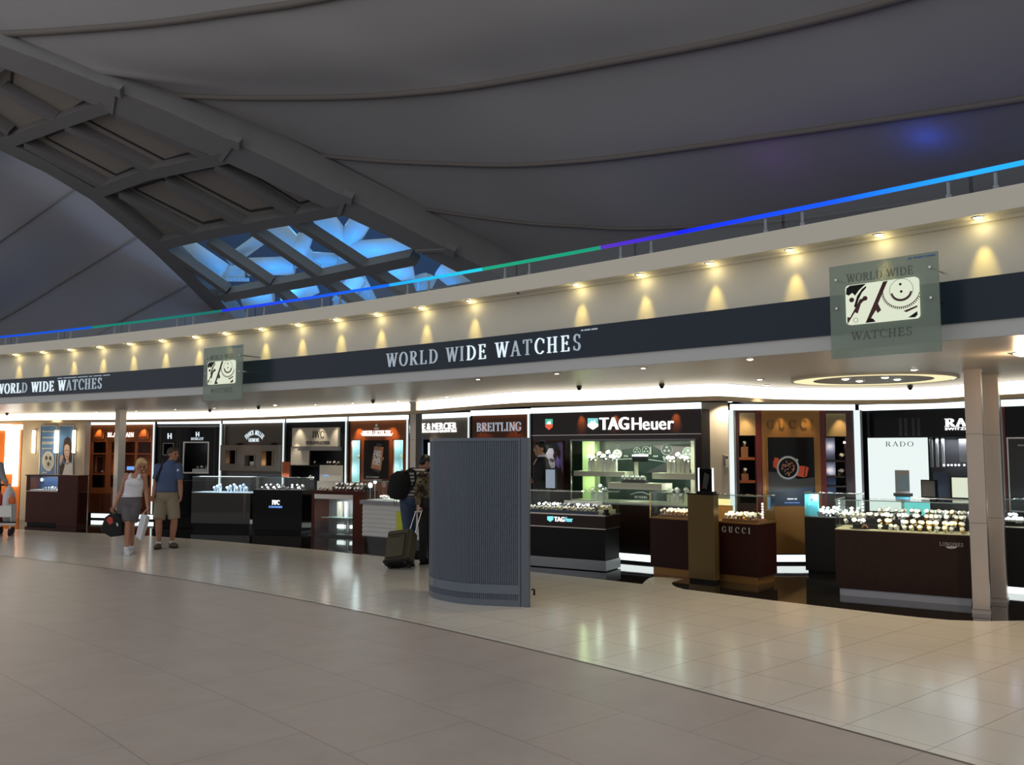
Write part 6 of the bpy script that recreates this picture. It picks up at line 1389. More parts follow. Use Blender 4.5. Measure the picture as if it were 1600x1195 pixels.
# black counter between
fr, rt = counter('small black counter with turquoise boxes in its glass, beside the brown counter', (1259, 897.5), (1345, 904), 0.45, 0.79, 1.13, M['black_matt'], kz=0.06, deck=M['charcoal'], light=10)
for q, lab in (((512, 875, 655, 1000), 'large turquoise watch box standing in the small black counter case'), ((566, 945, 652, 1035), 'small turquoise watch box in front of the larger one in the black counter case')):
    yy = 0.22 if q[0] < 520 else 0.12; u0, u1, z0, z1 = fr.bounds(*q, z_j, yy); z0 = 0.802 if q[0] > 520 else z0
    o = thing('turquoise_box', lab, 'box', fr.wor((u0 + u1) / 2, yy, 0.802), fr.rz); w = (u1 - u0) / 2; mb = MB(); mb.box(-w, w, 0, 0.04, 0.0, z1 - 0.802, M['turq']); mb.build('box', o)
    if q[0] < 520:
        mb = MB(); zz = z1 - 0.802; mb.prism([(-w * .3, zz * .45), (w * .05, zz * .8), (w * .2, zz * .75), (-w * .1, zz * .38)], -0.012, 0, M['black']); mb.prism([(w * .1, zz * .7), (w * .7, zz * .6), (w * .7, zz * .5), (w * .15, zz * .6)], -0.012, 0, M['black']); mb.build('strap', o)
rows(fr, 'silver watch in the small black counter case beside the turquoise boxes', 'watches in the small black counter', ['silver', 'white', 'silver', 'dark'], fr.px(*z_j(665, 1080), 0.2)[0], fr.W - 0.02, ((0.10, 0.802), (0.20, 0.83), (0.30, 0.86)), 8, 1.35)
block(fr, 0.25, fr.W - 0.01, 0.17, 0.36, 0.802, 0.83, M['black_matt'], 'display_riser', 'low black step inside the small black counter case', 'display riser')
# dark brown counter
fr, rt = counter('large dark brown counter with a steel plinth, next to the steel pillars', (1307.5, 929.5), (1521, 947.5), 0.62, 0.775, 1.13, M['darkwood'], kz=0.085, kick=M['plinth_steel'], deck=M['cushion'], light=2.4, lcol=(1.0, .93, .82))
mb = MB(); mb.box(0.06, fr.W - 0.02, 0.02, 0.03, 0.0, 0.075, M['plinth_steel']); mb.build('steel_plinth', rt)
mb = MB(); write_fr(fr, mb, 'LONGINES', 940, 338, 1126, 366, z_m, 'serif', 0.06, 0.005, M['steel']); 
for s_ in (-1, 1): fr.poly(mb, [(1034 + s_ * 6, 370), (1034 + s_ * 46, 368), (1034 + s_ * 38, 378), (1034 + s_ * 10, 386)], M['steel'], -0.006, 0.004, z_m)
fr.poly(mb, [(1026, 368), (1042, 368), (1034, 392)], M['steel'], -0.006, 0.004, z_m); mb.build('lettering', rt)
zt = 0.787; X = lambda x, y=0.2: fr.px(*z_k(x, 1000), y)[0]
L1 = 'small silver watch among the many in the glass case of the large dark brown counter'
for u0, u1, y0, y1, h, lab in ((X(200), X(900), 0.14, 0.27, 0.05, 'lower black step in the case of the dark brown counter'), (X(300), X(1120), 0.27, 0.42, 0.11, 'middle black step in the case of the dark brown counter'), (X(420), X(1250), 0.42, 0.56, 0.16, 'upper black step in the case of the dark brown counter')):
    block(fr, u0, min(u1, fr.W - 0.03), y0, y1, zt, zt + h, M['black_matt'], 'display_riser', lab, 'display riser')
rows(fr, 'gold watch at the front of the case on the large dark brown counter', 'gold watches in the brown counter case', ['gold', 'gold', 'cushion', 'white'], X(430), fr.W - 0.06, ((0.10, zt + 0.0), (0.17, zt + 0.05), (0.23, zt + 0.05)), 11, 1.35, 0.3, 0.85)
rows(fr, 'pale watch on the stepped risers of the large dark brown counter', 'pale watches in the brown counter case', ['white', 'silver', 'gold', 'white', 'leather'], X(330), fr.W - 0.06, ((0.30, zt + 0.11), (0.37, zt + 0.11), (0.46, zt + 0.16), (0.52, zt + 0.16)), 13, 1.35, 0.3, 0.85)
rows(fr, 'small white watch at the left end of the case on the large dark brown counter', 'white watches at the left end of the brown counter', ['white', 'silver'], X(60), X(330), ((0.2, zt + 0.05), (0.32, zt + 0.11), (0.42, zt + 0.11)), 5, 1.2, 0.3, 0.9)
u = X(210, 0.06); o = thing('oval_tray', 'low dark oval tray with a tan cuff at the left of the brown counter case', 'tray', fr.wor(u + 0.06, 0.08, zt), fr.rz); mb = MB(); mb.sph((0, 0, 0.008), (0.13, 0.05, 0.008), M['black'], 24, 8); mb.build('tray', o, smooth=True); mb = MB(); mb.tube([(0.05 + 0.028 * math.cos(t / 10 * math.pi), 0, 0.014 + 0.03 * math.sin(t / 10 * math.pi)) for t in range(11)], 0.012, M['tan_leather'], 8); mb.build('cuff', o)
# bead-lamp rods and showcards standing behind the brown counter
for i, x in enumerate((68, 288)):
    u = X(x, 0.55); o = thing('bead_lamp_rod', 'thin rod of four small bright lamps in the brown counter case, %s' % ('left one' if i == 0 else 'right one'), 'lamp', fr.wor(u, 0.57, zt), fr.rz)
    mb = MB(); mb.tube([(0, 0, 0), (0, 0, 0.32)], 0.005, M['chrome'], 6); mb.build('rod', o)
    for k in range(4): mb = MB(); mb.sph((0, -0.006, 0.19 + k * 0.04), 0.013, M['e_sign'], 10, 6); mb.build('lamp', o, smooth=True)
# showcard, turquoise boxes standing between the brown counter and the lightbox
fb = fr; c2 = Fr(fb.wor(0.15, 1.25, 0), fb.wor(fb.W + 0.5, 1.25, 0)); rt = thing('display_counter', 'low steel topped back counter in front of the white lightbox panel', 'counter', c2.o, c2.rz)
mb = MB(); mb.box(0, c2.W, 0, 0.4, 0, 0.86, M['black_matt']); mb.build('body', rt); mb = MB(); mb.box(-0.01, c2.W + 0.01, -0.01, 0.41, 0.86, 0.88, M['steel']); mb.build('top_board', rt)
u0, u1, z0, z1 = c2.bounds(590, 565, 722, 800, z_k, 0.1); o = thing('showcard', 'small framed pale blue showcard in front of the white lightbox panel', 'display board', c2.wor((u0 + u1) / 2, 0.1, 0.88), c2.rz); w = (u1 - u0) / 2; hb_ = z0 - 0.88; ht = z1 - 0.88
mb = MB(); mb.box(-w, w, 0, 0.02, hb_ + 0.03, ht, M['grey']); mb.build('card', o); mb = MB(); mb.box(-w + 0.02, w - 0.005, -0.004, 0, hb_ + 0.06, ht - 0.06, M['blue_grey']); mb.build('window', o)
mb = MB(); mb.box(-w - 0.02, w + 0.03, -0.04, 0.06, hb_ - 0.01, hb_ + 0.03, M['black']); mb.build('base', o); mb = MB(); mb.box(-w, w, -0.03, 0.05, hb_ - 0.06, hb_ - 0.01, M['turq']); mb.build('turquoise_foot', o); mb = MB(); mb.box(-0.02, 0.02, 0, 0.03, 0, hb_ - 0.06, M['glass_edge']); mb.build('stem', o)
for k, (q, lab) in enumerate((((678, 860, 768, 968), 'left glowing turquoise box below the pale blue showcard'), ((778, 866, 905, 968), 'right glowing turquoise box below the brown board'))):
    u0, u1, z0, z1 = c2.bounds(*q, z_k, 0.05); o = block(c2, u0, u1, 0.03, 0.15, 0.88, z1, M['e_turq'], 'turquoise_box', lab, 'box')
rows(c2, 'watch on the steel topped back counter in front of the white lightbox', 'watches on the back counter', ['white', 'silver', 'silver'], c2.px(1445, 790, 0.2)[0], c2.W - 0.05, ((0.20, 0.88), (0.30, 0.88)), 12, 1.3, 0.3, 0.9)
block(c2, c2.W * 0.72, c2.W * 0.745, 0.32, 0.36, 0.88, 1.25, M['e_blue'], 'blue_light_bar', 'thin upright blue light bar on the steel topped back counter', 'light')
lamp('AREA', 'case_light', (c2.W * 0.6, 0.0, 1.2), 6, (0.75, 0.8, 1.0), rt, size=1.2, size_y=0.05)
# right edge counter
fr, rt = counter('black glass topped counter at the right edge behind the steel pillars', (1567, 926), (1680, 936), 0.5, 0.79, 1.13, M['black_matt'], kz=0.08, kick=M['e_kick'], deck=M['ivory'], light=8, lcol=(.8, .85, 1))
rows(fr, 'pale watch in the glass topped counter at the right edge', 'watches in the right edge counter', ['white', 'silver'], 0.05, fr.W * 0.4, ((0.1, 0.802), (0.2, 0.83)), 5, 1.5)

# ================================================================== KIOSK
kp = [(670.5, 929.6), (675, 933), (683, 936), (694, 938.6), (710, 941.6), (727, 943.8), (745, 945.2), (760, 946.0), (785, 947.0), (813, 948)]
K = [G(*p) for p in kp]; K = cr(K, 8); kend = G(826.5, 949.2)
org = Vector((K[0].x, K[0].y, 0)); kx = (kend - K[0]).normalized(); ky = Vector((-kx.y, kx.x, 0))
kt = thing('ribbed_kiosk', 'tall grey blue kiosk with a convex ribbed metal front standing on the pale floor', 'kiosk', org)
KZ = 1.866
L = [0.0]
for p, q in zip(K, K[1:]): L.append(L[-1] + (q - p).length)
def kat(s, off):
    s = min(max(s, 0), L[-1]); i = max(0, min(len(K) - 2, int(np.searchsorted(L, s)) - 1)); t = (s - L[i]) / max(1e-6, L[i + 1] - L[i]); p = K[i].lerp(K[i + 1], t); d = (K[i + 1] - K[i]).normalized(); nrm = Vector((d.y, -d.x, 0)); return p + nrm * off - org
def kstrip(name, z0, z1, o0, o1, m, s0=0.0, s1=None, n=60):
    s1 = L[-1] if s1 is None else s1; mb = MB(); v = []; fs = []
    for i in range(n + 1):
        s = s0 + (s1 - s0) * i / n
        for o, z in ((o0, z0), (o1, z0), (o1, z1), (o0, z1)): v.append(kat(s, o) + Vector((0, 0, z)))
    for i in range(n):
        for k in range(4): fs.append((4 * i + k, 4 * i + (k + 1) % 4, 4 * i + 4 + (k + 1) % 4, 4 * i + 4 + k))
    fs += [(0, 1, 2, 3), tuple(range(4 * n, 4 * n + 4))]; mb.add(v, fs, m); return mb.build(name, kt)
M['kiosk'] = mat('kiosk_grey_blue', (0.13, 0.155, 0.19), 0.38, 0.2); M['kiosk_rib'] = mat('kiosk_rib_metal', (0.145, 0.175, 0.22), 0.36, 0.3); M['kiosk_groove'] = mat('kiosk_groove', (0.06, 0.08, 0.11), 0.5, 0.2)
kstrip('plinth', 0.0, 0.07, -0.08, 0.004, M['kiosk']); kstrip('top_rim', KZ - 0.035, KZ, -0.08, 0.006, M['kiosk']); kstrip('band', 0.135, 0.235, -0.02, 0.010, M['kiosk_rib'])
kstrip('backing', 0.07, KZ - 0.035, -0.06, -0.014, M['kiosk_groove'])
nr_ = 62; s0, s1 = 0.05, L[-1] - 0.03
for z0, z1 in ((0.235, KZ - 0.035), (0.07, 0.135)):
    mb = MB(); pit = (s1 - s0) / nr_
    for i in range(nr_):
        a0 = s0 + pit * i; pts = [(a0, -0.014), (a0 + pit * .18, -0.002), (a0 + pit * .5, 0.0), (a0 + pit * .72, -0.002), (a0 + pit * .86, -0.014)]
        v = [kat(s, o) + Vector((0, 0, z)) for z in (z0, z1) for s, o in pts]; mb.add(v, [(j, j + 1, j + 6, j + 5) for j in range(4)], M['kiosk_rib'])
    mb.build('ribbed_panel', kt, fix=False)
kstrip('edge_stile', 0.07, KZ - 0.035, -0.05, 0.004, M['kiosk_rib'], 0, 0.045, 6); kstrip('edge_stile', 0.07, KZ - 0.035, -0.05, 0.004, M['kiosk'], L[-1] - 0.028, L[-1], 6)
mb = MB(); kl = kend - org; p0 = K[-1] - org; mb.bar(p0 + ky * 0.02 + kx * 0.006 + Vector((0, 0, KZ / 2)), kl + ky * 0.02 - kx * 0.006 + Vector((0, 0, KZ / 2)), 0.05, KZ, Vector((0, 0, 1)), M['kiosk']); mb.build('end_panel', kt)
mb = MB(); pl = [p - org + ky * 0.0 for p in K[::6]] + [p0]; q0 = kat(0, -0.08); back = [kl + ky * 0.30, (K[0] - org) + ky * 0.30]
pl2 = [kat(s, -0.065) for s in np.linspace(0, L[-1], 24)] + [kl + Vector((-0.01, 0.04, 0)), kl + Vector((-0.02, 0.30, 0)), kat(0, -0.065) + Vector((0.02, 0.25, 0))]
mb.slab([(p.x, p.y) for p in pl2], 0.02, KZ - 0.01, M['kiosk']); mb.build('carcass', kt)
mb = MB(); h = kl + ky * 0.06 + Vector((0, 0, 0.19)); mb.tube([h, h + kx * 0.03, h + kx * 0.03 + Vector((0, 0, -0.06))], 0.012, M['black_matt'], 8); mb.build('latch', kt)

# ================================================================== STEEL PILLARS
def pillar(gx, D, w, rz, label):
    b = Pd(gx, 800, D); o = thing('steel_pillar', label, 'pillar', (b.x, b.y, 0), rz)
    mb = MB(); mb.box(-w / 2, w / 2, -w / 2, w / 2, 0.04, Z_SOF, M['steel_col']); mb.build('shaft', o, bevel=0.008)
    mb = MB(); mb.box(-w / 2 - 0.006, w / 2 + 0.006, -w / 2 - 0.006, w / 2 + 0.006, 0, 0.04, M['steel_col']); mb.build('base_collar', o)
    for z in (0.95, 1.9): mb = MB(); mb.box(-w / 2 - 0.001, w / 2 + 0.001, -w / 2 - 0.001, w / 2 + 0.001, z, z + 0.004, M['charcoal']); mb.build('joint', o)
    mb = MB(); mb.box(-w / 2 - 0.01, w / 2 + 0.01, -w / 2 - 0.01, w / 2 + 0.01, Z_SOF - 0.03, Z_SOF - 0.001, M['steel_col']); mb.build('top_collar', o)
pillar(1528, 9.42, 0.165, -0.60 + 0.06, 'brushed steel pillar at the end of the dark brown counter, the nearer of the right pair')
pillar(1556, 10.1, 0.165, -0.60, 'brushed steel pillar behind the nearer one of the right pair')
pillar(649, 15.95, 0.16, -0.75, 'steel pillar rising left of the ribbed kiosk beside the man with the backpack')
pillar(184, 19.3, 0.17, -0.62, 'steel pillar in front of the cherry wood showcase behind the woman in white')

# ================================================================== PEOPLE
def remeshed(mb, name, voxel, m, smooth=3, parent=None, org=Vector((0, 0, 0)), solid_mats=None):
    """union of the limbs as one continuous smooth surface"""
    t = mb.build('tmp', fix=True); t.location = (0, 0, 0)
    r = t.modifiers.new('r', 'REMESH'); r.mode = 'VOXEL'; r.voxel_size = voxel
    s = t.modifiers.new('s', 'SMOOTH'); s.iterations = smooth; s.factor = 0.5
    dg = bpy.context.evaluated_depsgraph_get(); me = D2.meshes.new_from_object(t.evaluated_get(dg)); D2.objects.remove(t)
    me.transform(Matrix.Translation(-org)); me.materials.clear(); me.materials.append(m)
    me.polygons.foreach_set('use_smooth', [True] * len(me.polygons)); me.name = name
    o = D2.objects.new(name, me); COL.objects.link(o)
    if parent: o.parent = parent
    else: o.location = org
    return o
def limb(mb, P, R, m=None, n=12, ends=True):
    m = m or M['white']; mb.tube(P, R, m, n)
    if ends:
        for p, r in zip(P, R): mb.sph(p, r, m, n, 8)
def basis(fwd, up=Vector((0, 0, 1))):
    f = Vector(fwd).normalized(); s = f.cross(up).normalized(); u = s.cross(f).normalized()
    return s, f, u
def hand(mb, wrist, d, nrm, side, curl=0.5, k=1.0):
    """palm, four fingers of unequal length, thumb leaving the side of the palm"""
    m = M['white']; d = Vector(d).normalized(); nrm = Vector(nrm); nrm = (nrm - d * nrm.dot(d)).normalized(); w = d.cross(nrm) * side
    ax = Matrix((w, nrm, d)).transposed(); pc = wrist + d * 0.045 * k; mb.sph(pc, (0.041 * k, 0.017 * k, 0.052 * k), m, 12, 8, ax)
    for i, L_ in enumerate((0.066, 0.075, 0.070, 0.054)):
        a = wrist + d * 0.082 * k + w * (0.029 - 0.0195 * i) * k; d1 = (d * math.cos(curl * .7) + nrm * math.sin(curl * .7)); d2 = (d * math.cos(curl * 1.7) + nrm * math.sin(curl * 1.7)); d3 = (d * math.cos(curl * 2.5) + nrm * math.sin(curl * 2.5))
        b = a + d1 * L_ * 0.45 * k; c = b + d2 * L_ * 0.33 * k; e = c + d3 * L_ * 0.22 * k
        limb(mb, [a - d * 0.012 * k, b, c, e], [0.0095 * k, 0.009 * k, 0.0085 * k, 0.0075 * k], m, 8)
    a = wrist + d * 0.03 * k + w * 0.034 * k; b = a + (d * 0.6 + w * 0.7 + nrm * 0.25).normalized() * 0.034 * k; c = b + (d * 0.85 + w * 0.2 + nrm * 0.5).normalized() * 0.030 * k
    limb(mb, [a, b, c], [0.0115 * k, 0.0105 * k, 0.009 * k], m, 8)
def head(mb, c, face, k=1.0):
    m = M['white']; s, f, u = basis(face); ax = Matrix((s, f, u)).transposed(); P = lambda a, b, z: c + s * a * k + f * b * k + u * z * k
    mb.sph(P(0, -0.012, 0.022), (0.076 * k, 0.095 * k, 0.090 * k), m, 18, 12, ax); mb.sph(P(0, 0.018, -0.045), (0.060 * k, 0.072 * k, 0.068 * k), m, 16, 10, ax)
    mb.sph(P(0, 0.060, -0.092), (0.026 * k, 0.024 * k, 0.020 * k), m, 10, 8, ax); mb.tube([P(0, 0.082, 0.015), P(0, 0.104, -0.022), P(0, 0.088, -0.036)], [0.010 * k, 0.015 * k, 0.012 * k], m, 8)
    mb.sph(P(0, 0.083, -0.060), (0.024 * k, 0.011 * k, 0.010 * k), m, 10, 6, ax); mb.sph(P(0, 0.080, 0.030), (0.055 * k, 0.014 * k, 0.010 * k), m, 10, 6, ax)
    for sg in (-1, 1):
        mb.sph(P(sg * 0.076, -0.012, -0.012), (0.010 * k, 0.019 * k, 0.030 * k), m, 10, 8, ax); mb.sph(P(sg * 0.042, 0.062, -0.025), (0.022 * k, 0.018 * k, 0.02 * k), m, 10, 6, ax)
def face_bits(root, c, face, org, k=1.0):
    s, f, u = basis(face); P = lambda a, b, z: c + s * a * k + f * b * k + u * z * k - org
    ax = Matrix((s, f, u)).transposed()
    for sg in (-1, 1):
        mb = MB(); mb.sph(P(sg * 0.032, 0.083, 0.004), (0.013 * k, 0.007 * k, 0.007 * k), M['eye_dark'], 10, 6, ax); mb.build('eye', root, smooth=True)
        mb = MB(); mb.sph(P(sg * 0.033, 0.088, 0.028), (0.019 * k, 0.006 * k, 0.004 * k), M['brow'], 10, 6, ax); mb.build('eyebrow', root, smooth=True)
    mb = MB(); mb.sph(P(0, 0.092, -0.060), (0.022 * k, 0.006 * k, 0.007 * k), M['lips'], 10, 6, ax); mb.build('lips', root, smooth=True)
def hair_cap(root, c, face, org, m, long=0.0, k=1.0):
    s, f, u = basis(face); ax = Matrix((s, f, u)).transposed(); P = lambda a, b, z: c + s * a * k + f * b * k + u * z * k
    mb = MB(); w = M['white']
    mb.sph(P(0, -0.025, 0.040), (0.086 * k, 0.098 * k, 0.085 * k), w, 18, 12, ax); mb.sph(P(0, -0.058, 0.0), (0.078 * k, 0.062 * k, 0.080 * k), w, 16, 10, ax); mb.sph(P(0, 0.035, 0.085), (0.066 * k, 0.048 * k, 0.030 * k), w, 16, 8, ax)
    if long:
        mb.sph(P(0, -0.062, -0.04 - long * .3), (0.080 * k, 0.058 * k, 0.085 * k), w, 16, 10, ax)
        for sg in (-1, 1): mb.sph(P(sg * 0.072, -0.005, 0.0 - long * .3), (0.026 * k, 0.055 * k, 0.085 * k), w, 12, 10, ax); mb.sph(P(sg * 0.045, 0.058, 0.078), (0.04 * k, 0.035 * k, 0.035 * k), w, 12, 8, ax)
    return remeshed(mb, 'hair', 0.009, m, 4, root, org)
for nm, c, r in (('skin_tan', (0.42, 0.20, 0.12), .5), ('skin_fair', (0.50, 0.27, 0.18), .5), ('skin_light', (0.56, 0.33, 0.22), .5), ('eye_dark', (0.03, 0.02, 0.02), .3), ('brow', (0.10, 0.06, 0.04), .8), ('lips', (0.40, 0.12, 0.10), .5),
                 ('blond', (0.55, 0.38, 0.17), .6), ('brown_hair', (0.055, 0.035, 0.025), .6), ('black_hair', (0.012, 0.010, 0.010), .45), ('white_cotton', (0.72, 0.72, 0.76), .85), ('grey_shorts', (0.125, 0.115, 0.125), .9),
                 ('blue_polo', (0.075, 0.115, 0.235), .85), ('khaki', (0.30, 0.255, 0.175), .9), ('brown_shoe', (0.10, 0.06, 0.035), .7), ('white_shoe', (0.6, 0.6, 0.62), .6), ('jeans', (0.045, 0.075, 0.14), .85), ('black_cloth', (0.012, 0.012, 0.013), .9),
                 ('suit', (0.012, 0.012, 0.016), .7), ('grey_shirt', (0.30, 0.31, 0.34), .85), ('navy_strap', (0.015, 0.02, 0.04), .8), ('olive', (0.070, 0.062, 0.038), .8), ('olive_dark', (0.035, 0.031, 0.02), .8), ('bag_white', (0.66, 0.67, 0.72), .45), ('bag_red', (0.5, 0.05, 0.03), .5)):
    M[nm] = mat(nm, c, r, var=0.08 if r > .7 else 0.0, vscale=14)
def stripes(name, c1, c2):
    m, t, b = _bsdf(name); tc = t.nodes.new('ShaderNodeTexCoord'); wv = t.nodes.new('ShaderNodeTexWave'); wv.bands_direction = 'Z'; wv.inputs['Scale'].default_value = 5.5; wv.inputs['Distortion'].default_value = 1.5; wv.inputs['Detail Scale'].default_value = 2
    cr_ = t.nodes.new('ShaderNodeValToRGB'); cr_.color_ramp.interpolation = 'CONSTANT'; cr_.color_ramp.elements[0].color = (*c1, 1); cr_.color_ramp.elements[1].color = (*c2, 1); cr_.color_ramp.elements[1].position = 0.5
    t.links.new(tc.outputs['Object'], wv.inputs['Vector']); t.links.new(wv.outputs['Fac'], cr_.inputs[0]); t.links.new(cr_.outputs[0], b.inputs['Base Color']); b.inputs['Roughness'].default_value = .9; return m
def camo(name):
    m, t, b = _bsdf(name); tc = t.nodes.new('ShaderNodeTexCoord'); n = t.nodes.new('ShaderNodeTexNoise'); n.inputs['Scale'].default_value = 11; n.inputs['Detail'].default_value = 2
    cr_ = t.nodes.new('ShaderNodeValToRGB'); cr_.color_ramp.interpolation = 'CONSTANT'; e = cr_.color_ramp.elements; e[0].color = (0.02, 0.016, 0.01, 1); e[1].color = (0.14, 0.10, 0.05, 1); e[1].position = 0.44
    for p, c in ((0.52, (0.06, 0.06, 0.03, 1)), (0.6, (0.26, 0.20, 0.11, 1)), (0.66, (0.05, 0.035, 0.02, 1))): x = e.new(p); x.color = c
    t.links.new(tc.outputs['Object'], n.inputs['Vector']); t.links.new(n.outputs['Fac'], cr_.inputs[0]); t.links.new(cr_.outputs[0], b.inputs['Base Color']); b.inputs['Roughness'].default_value = .9; return m
M['stripe_shirt'] = stripes('striped_shirt', (0.05, 0.05, 0.06), (0.55, 0.54, 0.52)); M['camo'] = camo('camouflage_shirt')

def person(label, J, face, fwd, skin, top, top_m, bottom, bottom_m, shoe_m, hair_m, hair_long=0.0, k=1.0, curl=(0.9, 0.6), socks=None, build=1.0):
    """J: joints in world space. a = viewer's left side, b = viewer's right side"""
    base = (J['an_a'] + J['an_b']) / 2; org = Vector((base.x, base.y, 0)); Z = Vector((0, 0, 1))
    s_, f_, _u = basis(fwd)
    side = (J['sh_b'] - J['sh_a']); side.z = 0; side.normalize()
    if side.dot(s_) < 0: s_ = -s_
    sd = s_
    w = M['white']; mb = MB()
    def ring(c, a, b): return (c, sd * a * k * build, f_ * b * k * build)
    nb, ch, wa, pe = J['neck'], J['chest'], J['waist'], J['pelvis']
    shc = (J['sh_a'] + J['sh_b']) / 2
    rings = [ring(pe - Z * 0.09, 0.10, 0.08), ring(pe - Z * 0.04, 0.155, 0.11), ring(pe + Z * 0.03, 0.16, 0.115), ring(wa, 0.135, 0.098), ring(ch, 0.155, 0.115), ring(shc - Z * 0.03, 0.165, 0.10), ring(shc + Z * 0.02, 0.12, 0.075), ring(nb, 0.060, 0.058)]
    mb.loft(rings, w, 18); hd = J['head']; mb.tube([nb - Z * 0.04, nb, hd - Z * 0.05], [0.062 * k, 0.056 * k, 0.054 * k], w, 12); head(mb, hd, face, k)
    for q, cu in (('a', curl[0]), ('b', curl[1])):
        sh, el, ha = J['sh_' + q], J['el_' + q], J['ha_' + q]
        limb(mb, [sh, sh.lerp(el, .45), el, el.lerp(ha, .35), ha], [x * k * build for x in (0.054, 0.047, 0.039, 0.039, 0.027)], w)
        inward = (shc - sh); inward.z = 0; hand(mb, ha, (ha - el), inward * 0.7 + f_ * 0.1, 1 if q == 'a' else -1, cu, k)
        hp, kn, an = J['hip_' + q], J['kn_' + q], J['an_' + q]
        limb(mb, [hp, hp.lerp(kn, .5), kn, kn.lerp(an, .3), kn.lerp(an, .7), an], [x * k * build for x in (0.088, 0.075, 0.053, 0.054, 0.040, 0.035)], w)
        ft = J.get('ft_' + q, f_); ft = Vector((ft.x, ft.y, 0)).normalized(); mb.sph(Vector((an.x, an.y, 0.045)) + ft * 0.07, (0.038, 0.10, 0.030), w, 12, 8, Matrix((ft.cross(Z), ft, Z)).transposed())
    root = remeshed(mb, 'person', 0.0062, skin, 3, None, org); tag(root, label, 'person')
    face_bits(root, hd, face, org, k); hair_cap(root, hd, face, org, hair_m, hair_long, k)
    # top
    mb = MB(); I = 0.016
    def cring(c, a, b, e=I): return (c, sd * (a * k * build + e), f_ * (b * k * build + e))
    neckcut = {'tank': -0.035, 'polo': 0.035, 'jacket': 0.03, 'shirt': 0.03}[top]
    tr = [cring(pe + Z * (0.07 if top != 'jacket' else -0.10), 0.158, 0.112, .022), cring(wa, 0.138, 0.10, .02), cring(ch, 0.155, 0.115), cring(shc - Z * 0.03, 0.160 if top != 'tank' else 0.118, 0.10)]
    if top == 'tank':
        mb.loft(tr[:3] + [cring(ch + (shc - ch) * 0.58, 0.128, 0.106)], w, 18)
        for q, g in (('a', -1), ('b', 1)):
            a_ = shc + (J['sh_' + q] - shc) * 0.52
            limb(mb, [ch + (J['sh_' + q] - shc) * 0.5 + f_ * 0.085 + Z * 0.07, a_ + Z * 0.005 + f_ * 0.065, a_ + Z * 0.026, a_ - f_ * 0.085 + Z * 0.0, ch + (J['sh_' + q] - shc) * 0.45 - f_ * 0.11], [0.036, 0.028, 0.024, 0.028, 0.03], w, 8)
        mb.sph(ch + f_ * 0.062 - Z * 0.015, (0.128, 0.072, 0.085), w, 18, 12, Matrix((sd, f_, Z)).transposed())
    else:
        mb.loft(tr + [cring(shc + Z * 0.025, 0.12, 0.08), cring(nb + Z * neckcut * 0.3, 0.062, 0.06, 0.012)], w, 18)
        for q in ('a', 'b'):
            sh, el, ha = J['sh_' + q], J['el_' + q], J['ha_' + q]
            if top == 'polo':
                e = sh.lerp(el, 0.72); mb.sph(sh, 0.07 * k, w); mb.tube([sh, sh.lerp(el, .4), e], [0.070 * k, 0.066 * k, 0.068 * k], w, 14)
            else:
                mb.sph(sh, 0.072 * k, w); mb.sph(el, 0.056 * k, w); mb.tube([sh, el], [0.070 * k, 0.056 * k], w, 14); mb.tube([el, el.lerp(ha, 0.93)], [0.056 * k, 0.042 * k], w, 14)
    top_o = remeshed(mb, {'tank': 'tank_top', 'polo': 'polo_shirt', 'jacket': 'jacket', 'shirt': 'shirt'}[top], 0.010, top_m, 4, root, org)
    if top in ('polo', 'jacket'):
        mb = MB(); c = nb + Z * 0.012; n = 18; cm = top_m if top == 'polo' else M['white_cotton']
        v = [c + sd * math.cos(2 * math.pi * i / n) * r * k + f_ * math.sin(2 * math.pi * i / n) * r * k + Z * z - org for i in range(n) for r, z in ((0.074, -0.03), (0.066, 0.03), (0.060, 0.03), (0.066, -0.03))]
        mb.add(v, [(4 * i + j, 4 * i + (j + 1) % 4, 4 * ((i + 1) % n) + (j + 1) % 4, 4 * ((i + 1) % n) + j) for i in range(n) for j in range(4)], cm); mb.build('collar', top_o, smooth=False)
    # bottom
    mb = MB(); mb.loft([cring(pe - Z * 0.10, 0.11, 0.085, .02), cring(pe - Z * 0.04, 0.158, 0.113, .014), cring(pe + Z * 0.03, 0.16, 0.115, .013), cring(pe + Z * 0.085, 0.15, 0.108, .012)], w, 18)
    for q in ('a', 'b'):
        hp, kn, an = J['hip_' + q], J['kn_' + q], J['an_' + q]; mb.sph(hp, 0.098 * k * build, w)
        if bottom == 'shorts': mb.tube([hp, hp.lerp(kn, .5), hp.lerp(kn, .90)], [0.102 * k * build, 0.098 * k * build, 0.096 * k * build], w, 16)
        else: mb.sph(kn, 0.070 * k, w); mb.tube([hp, kn], [0.102 * k * build, 0.070 * k * build], w, 16); mb.tube([kn, kn.lerp(an, .96)], [0.070 * k, 0.056 * k], w, 16)
    bot_o = remeshed(mb, bottom, 0.010, bottom_m, 4, root, org)
    if bottom == 'shorts':
        mb = MB(); mb.loft([(c - org, a * 1.02, b * 1.02) for c, a, b in (cring(pe + Z * 0.068, 0.152, 0.110, .016), cring(pe + Z * 0.098, 0.150, 0.109, .016))], M['leather'], 18, caps=False); mb.build('belt', bot_o)
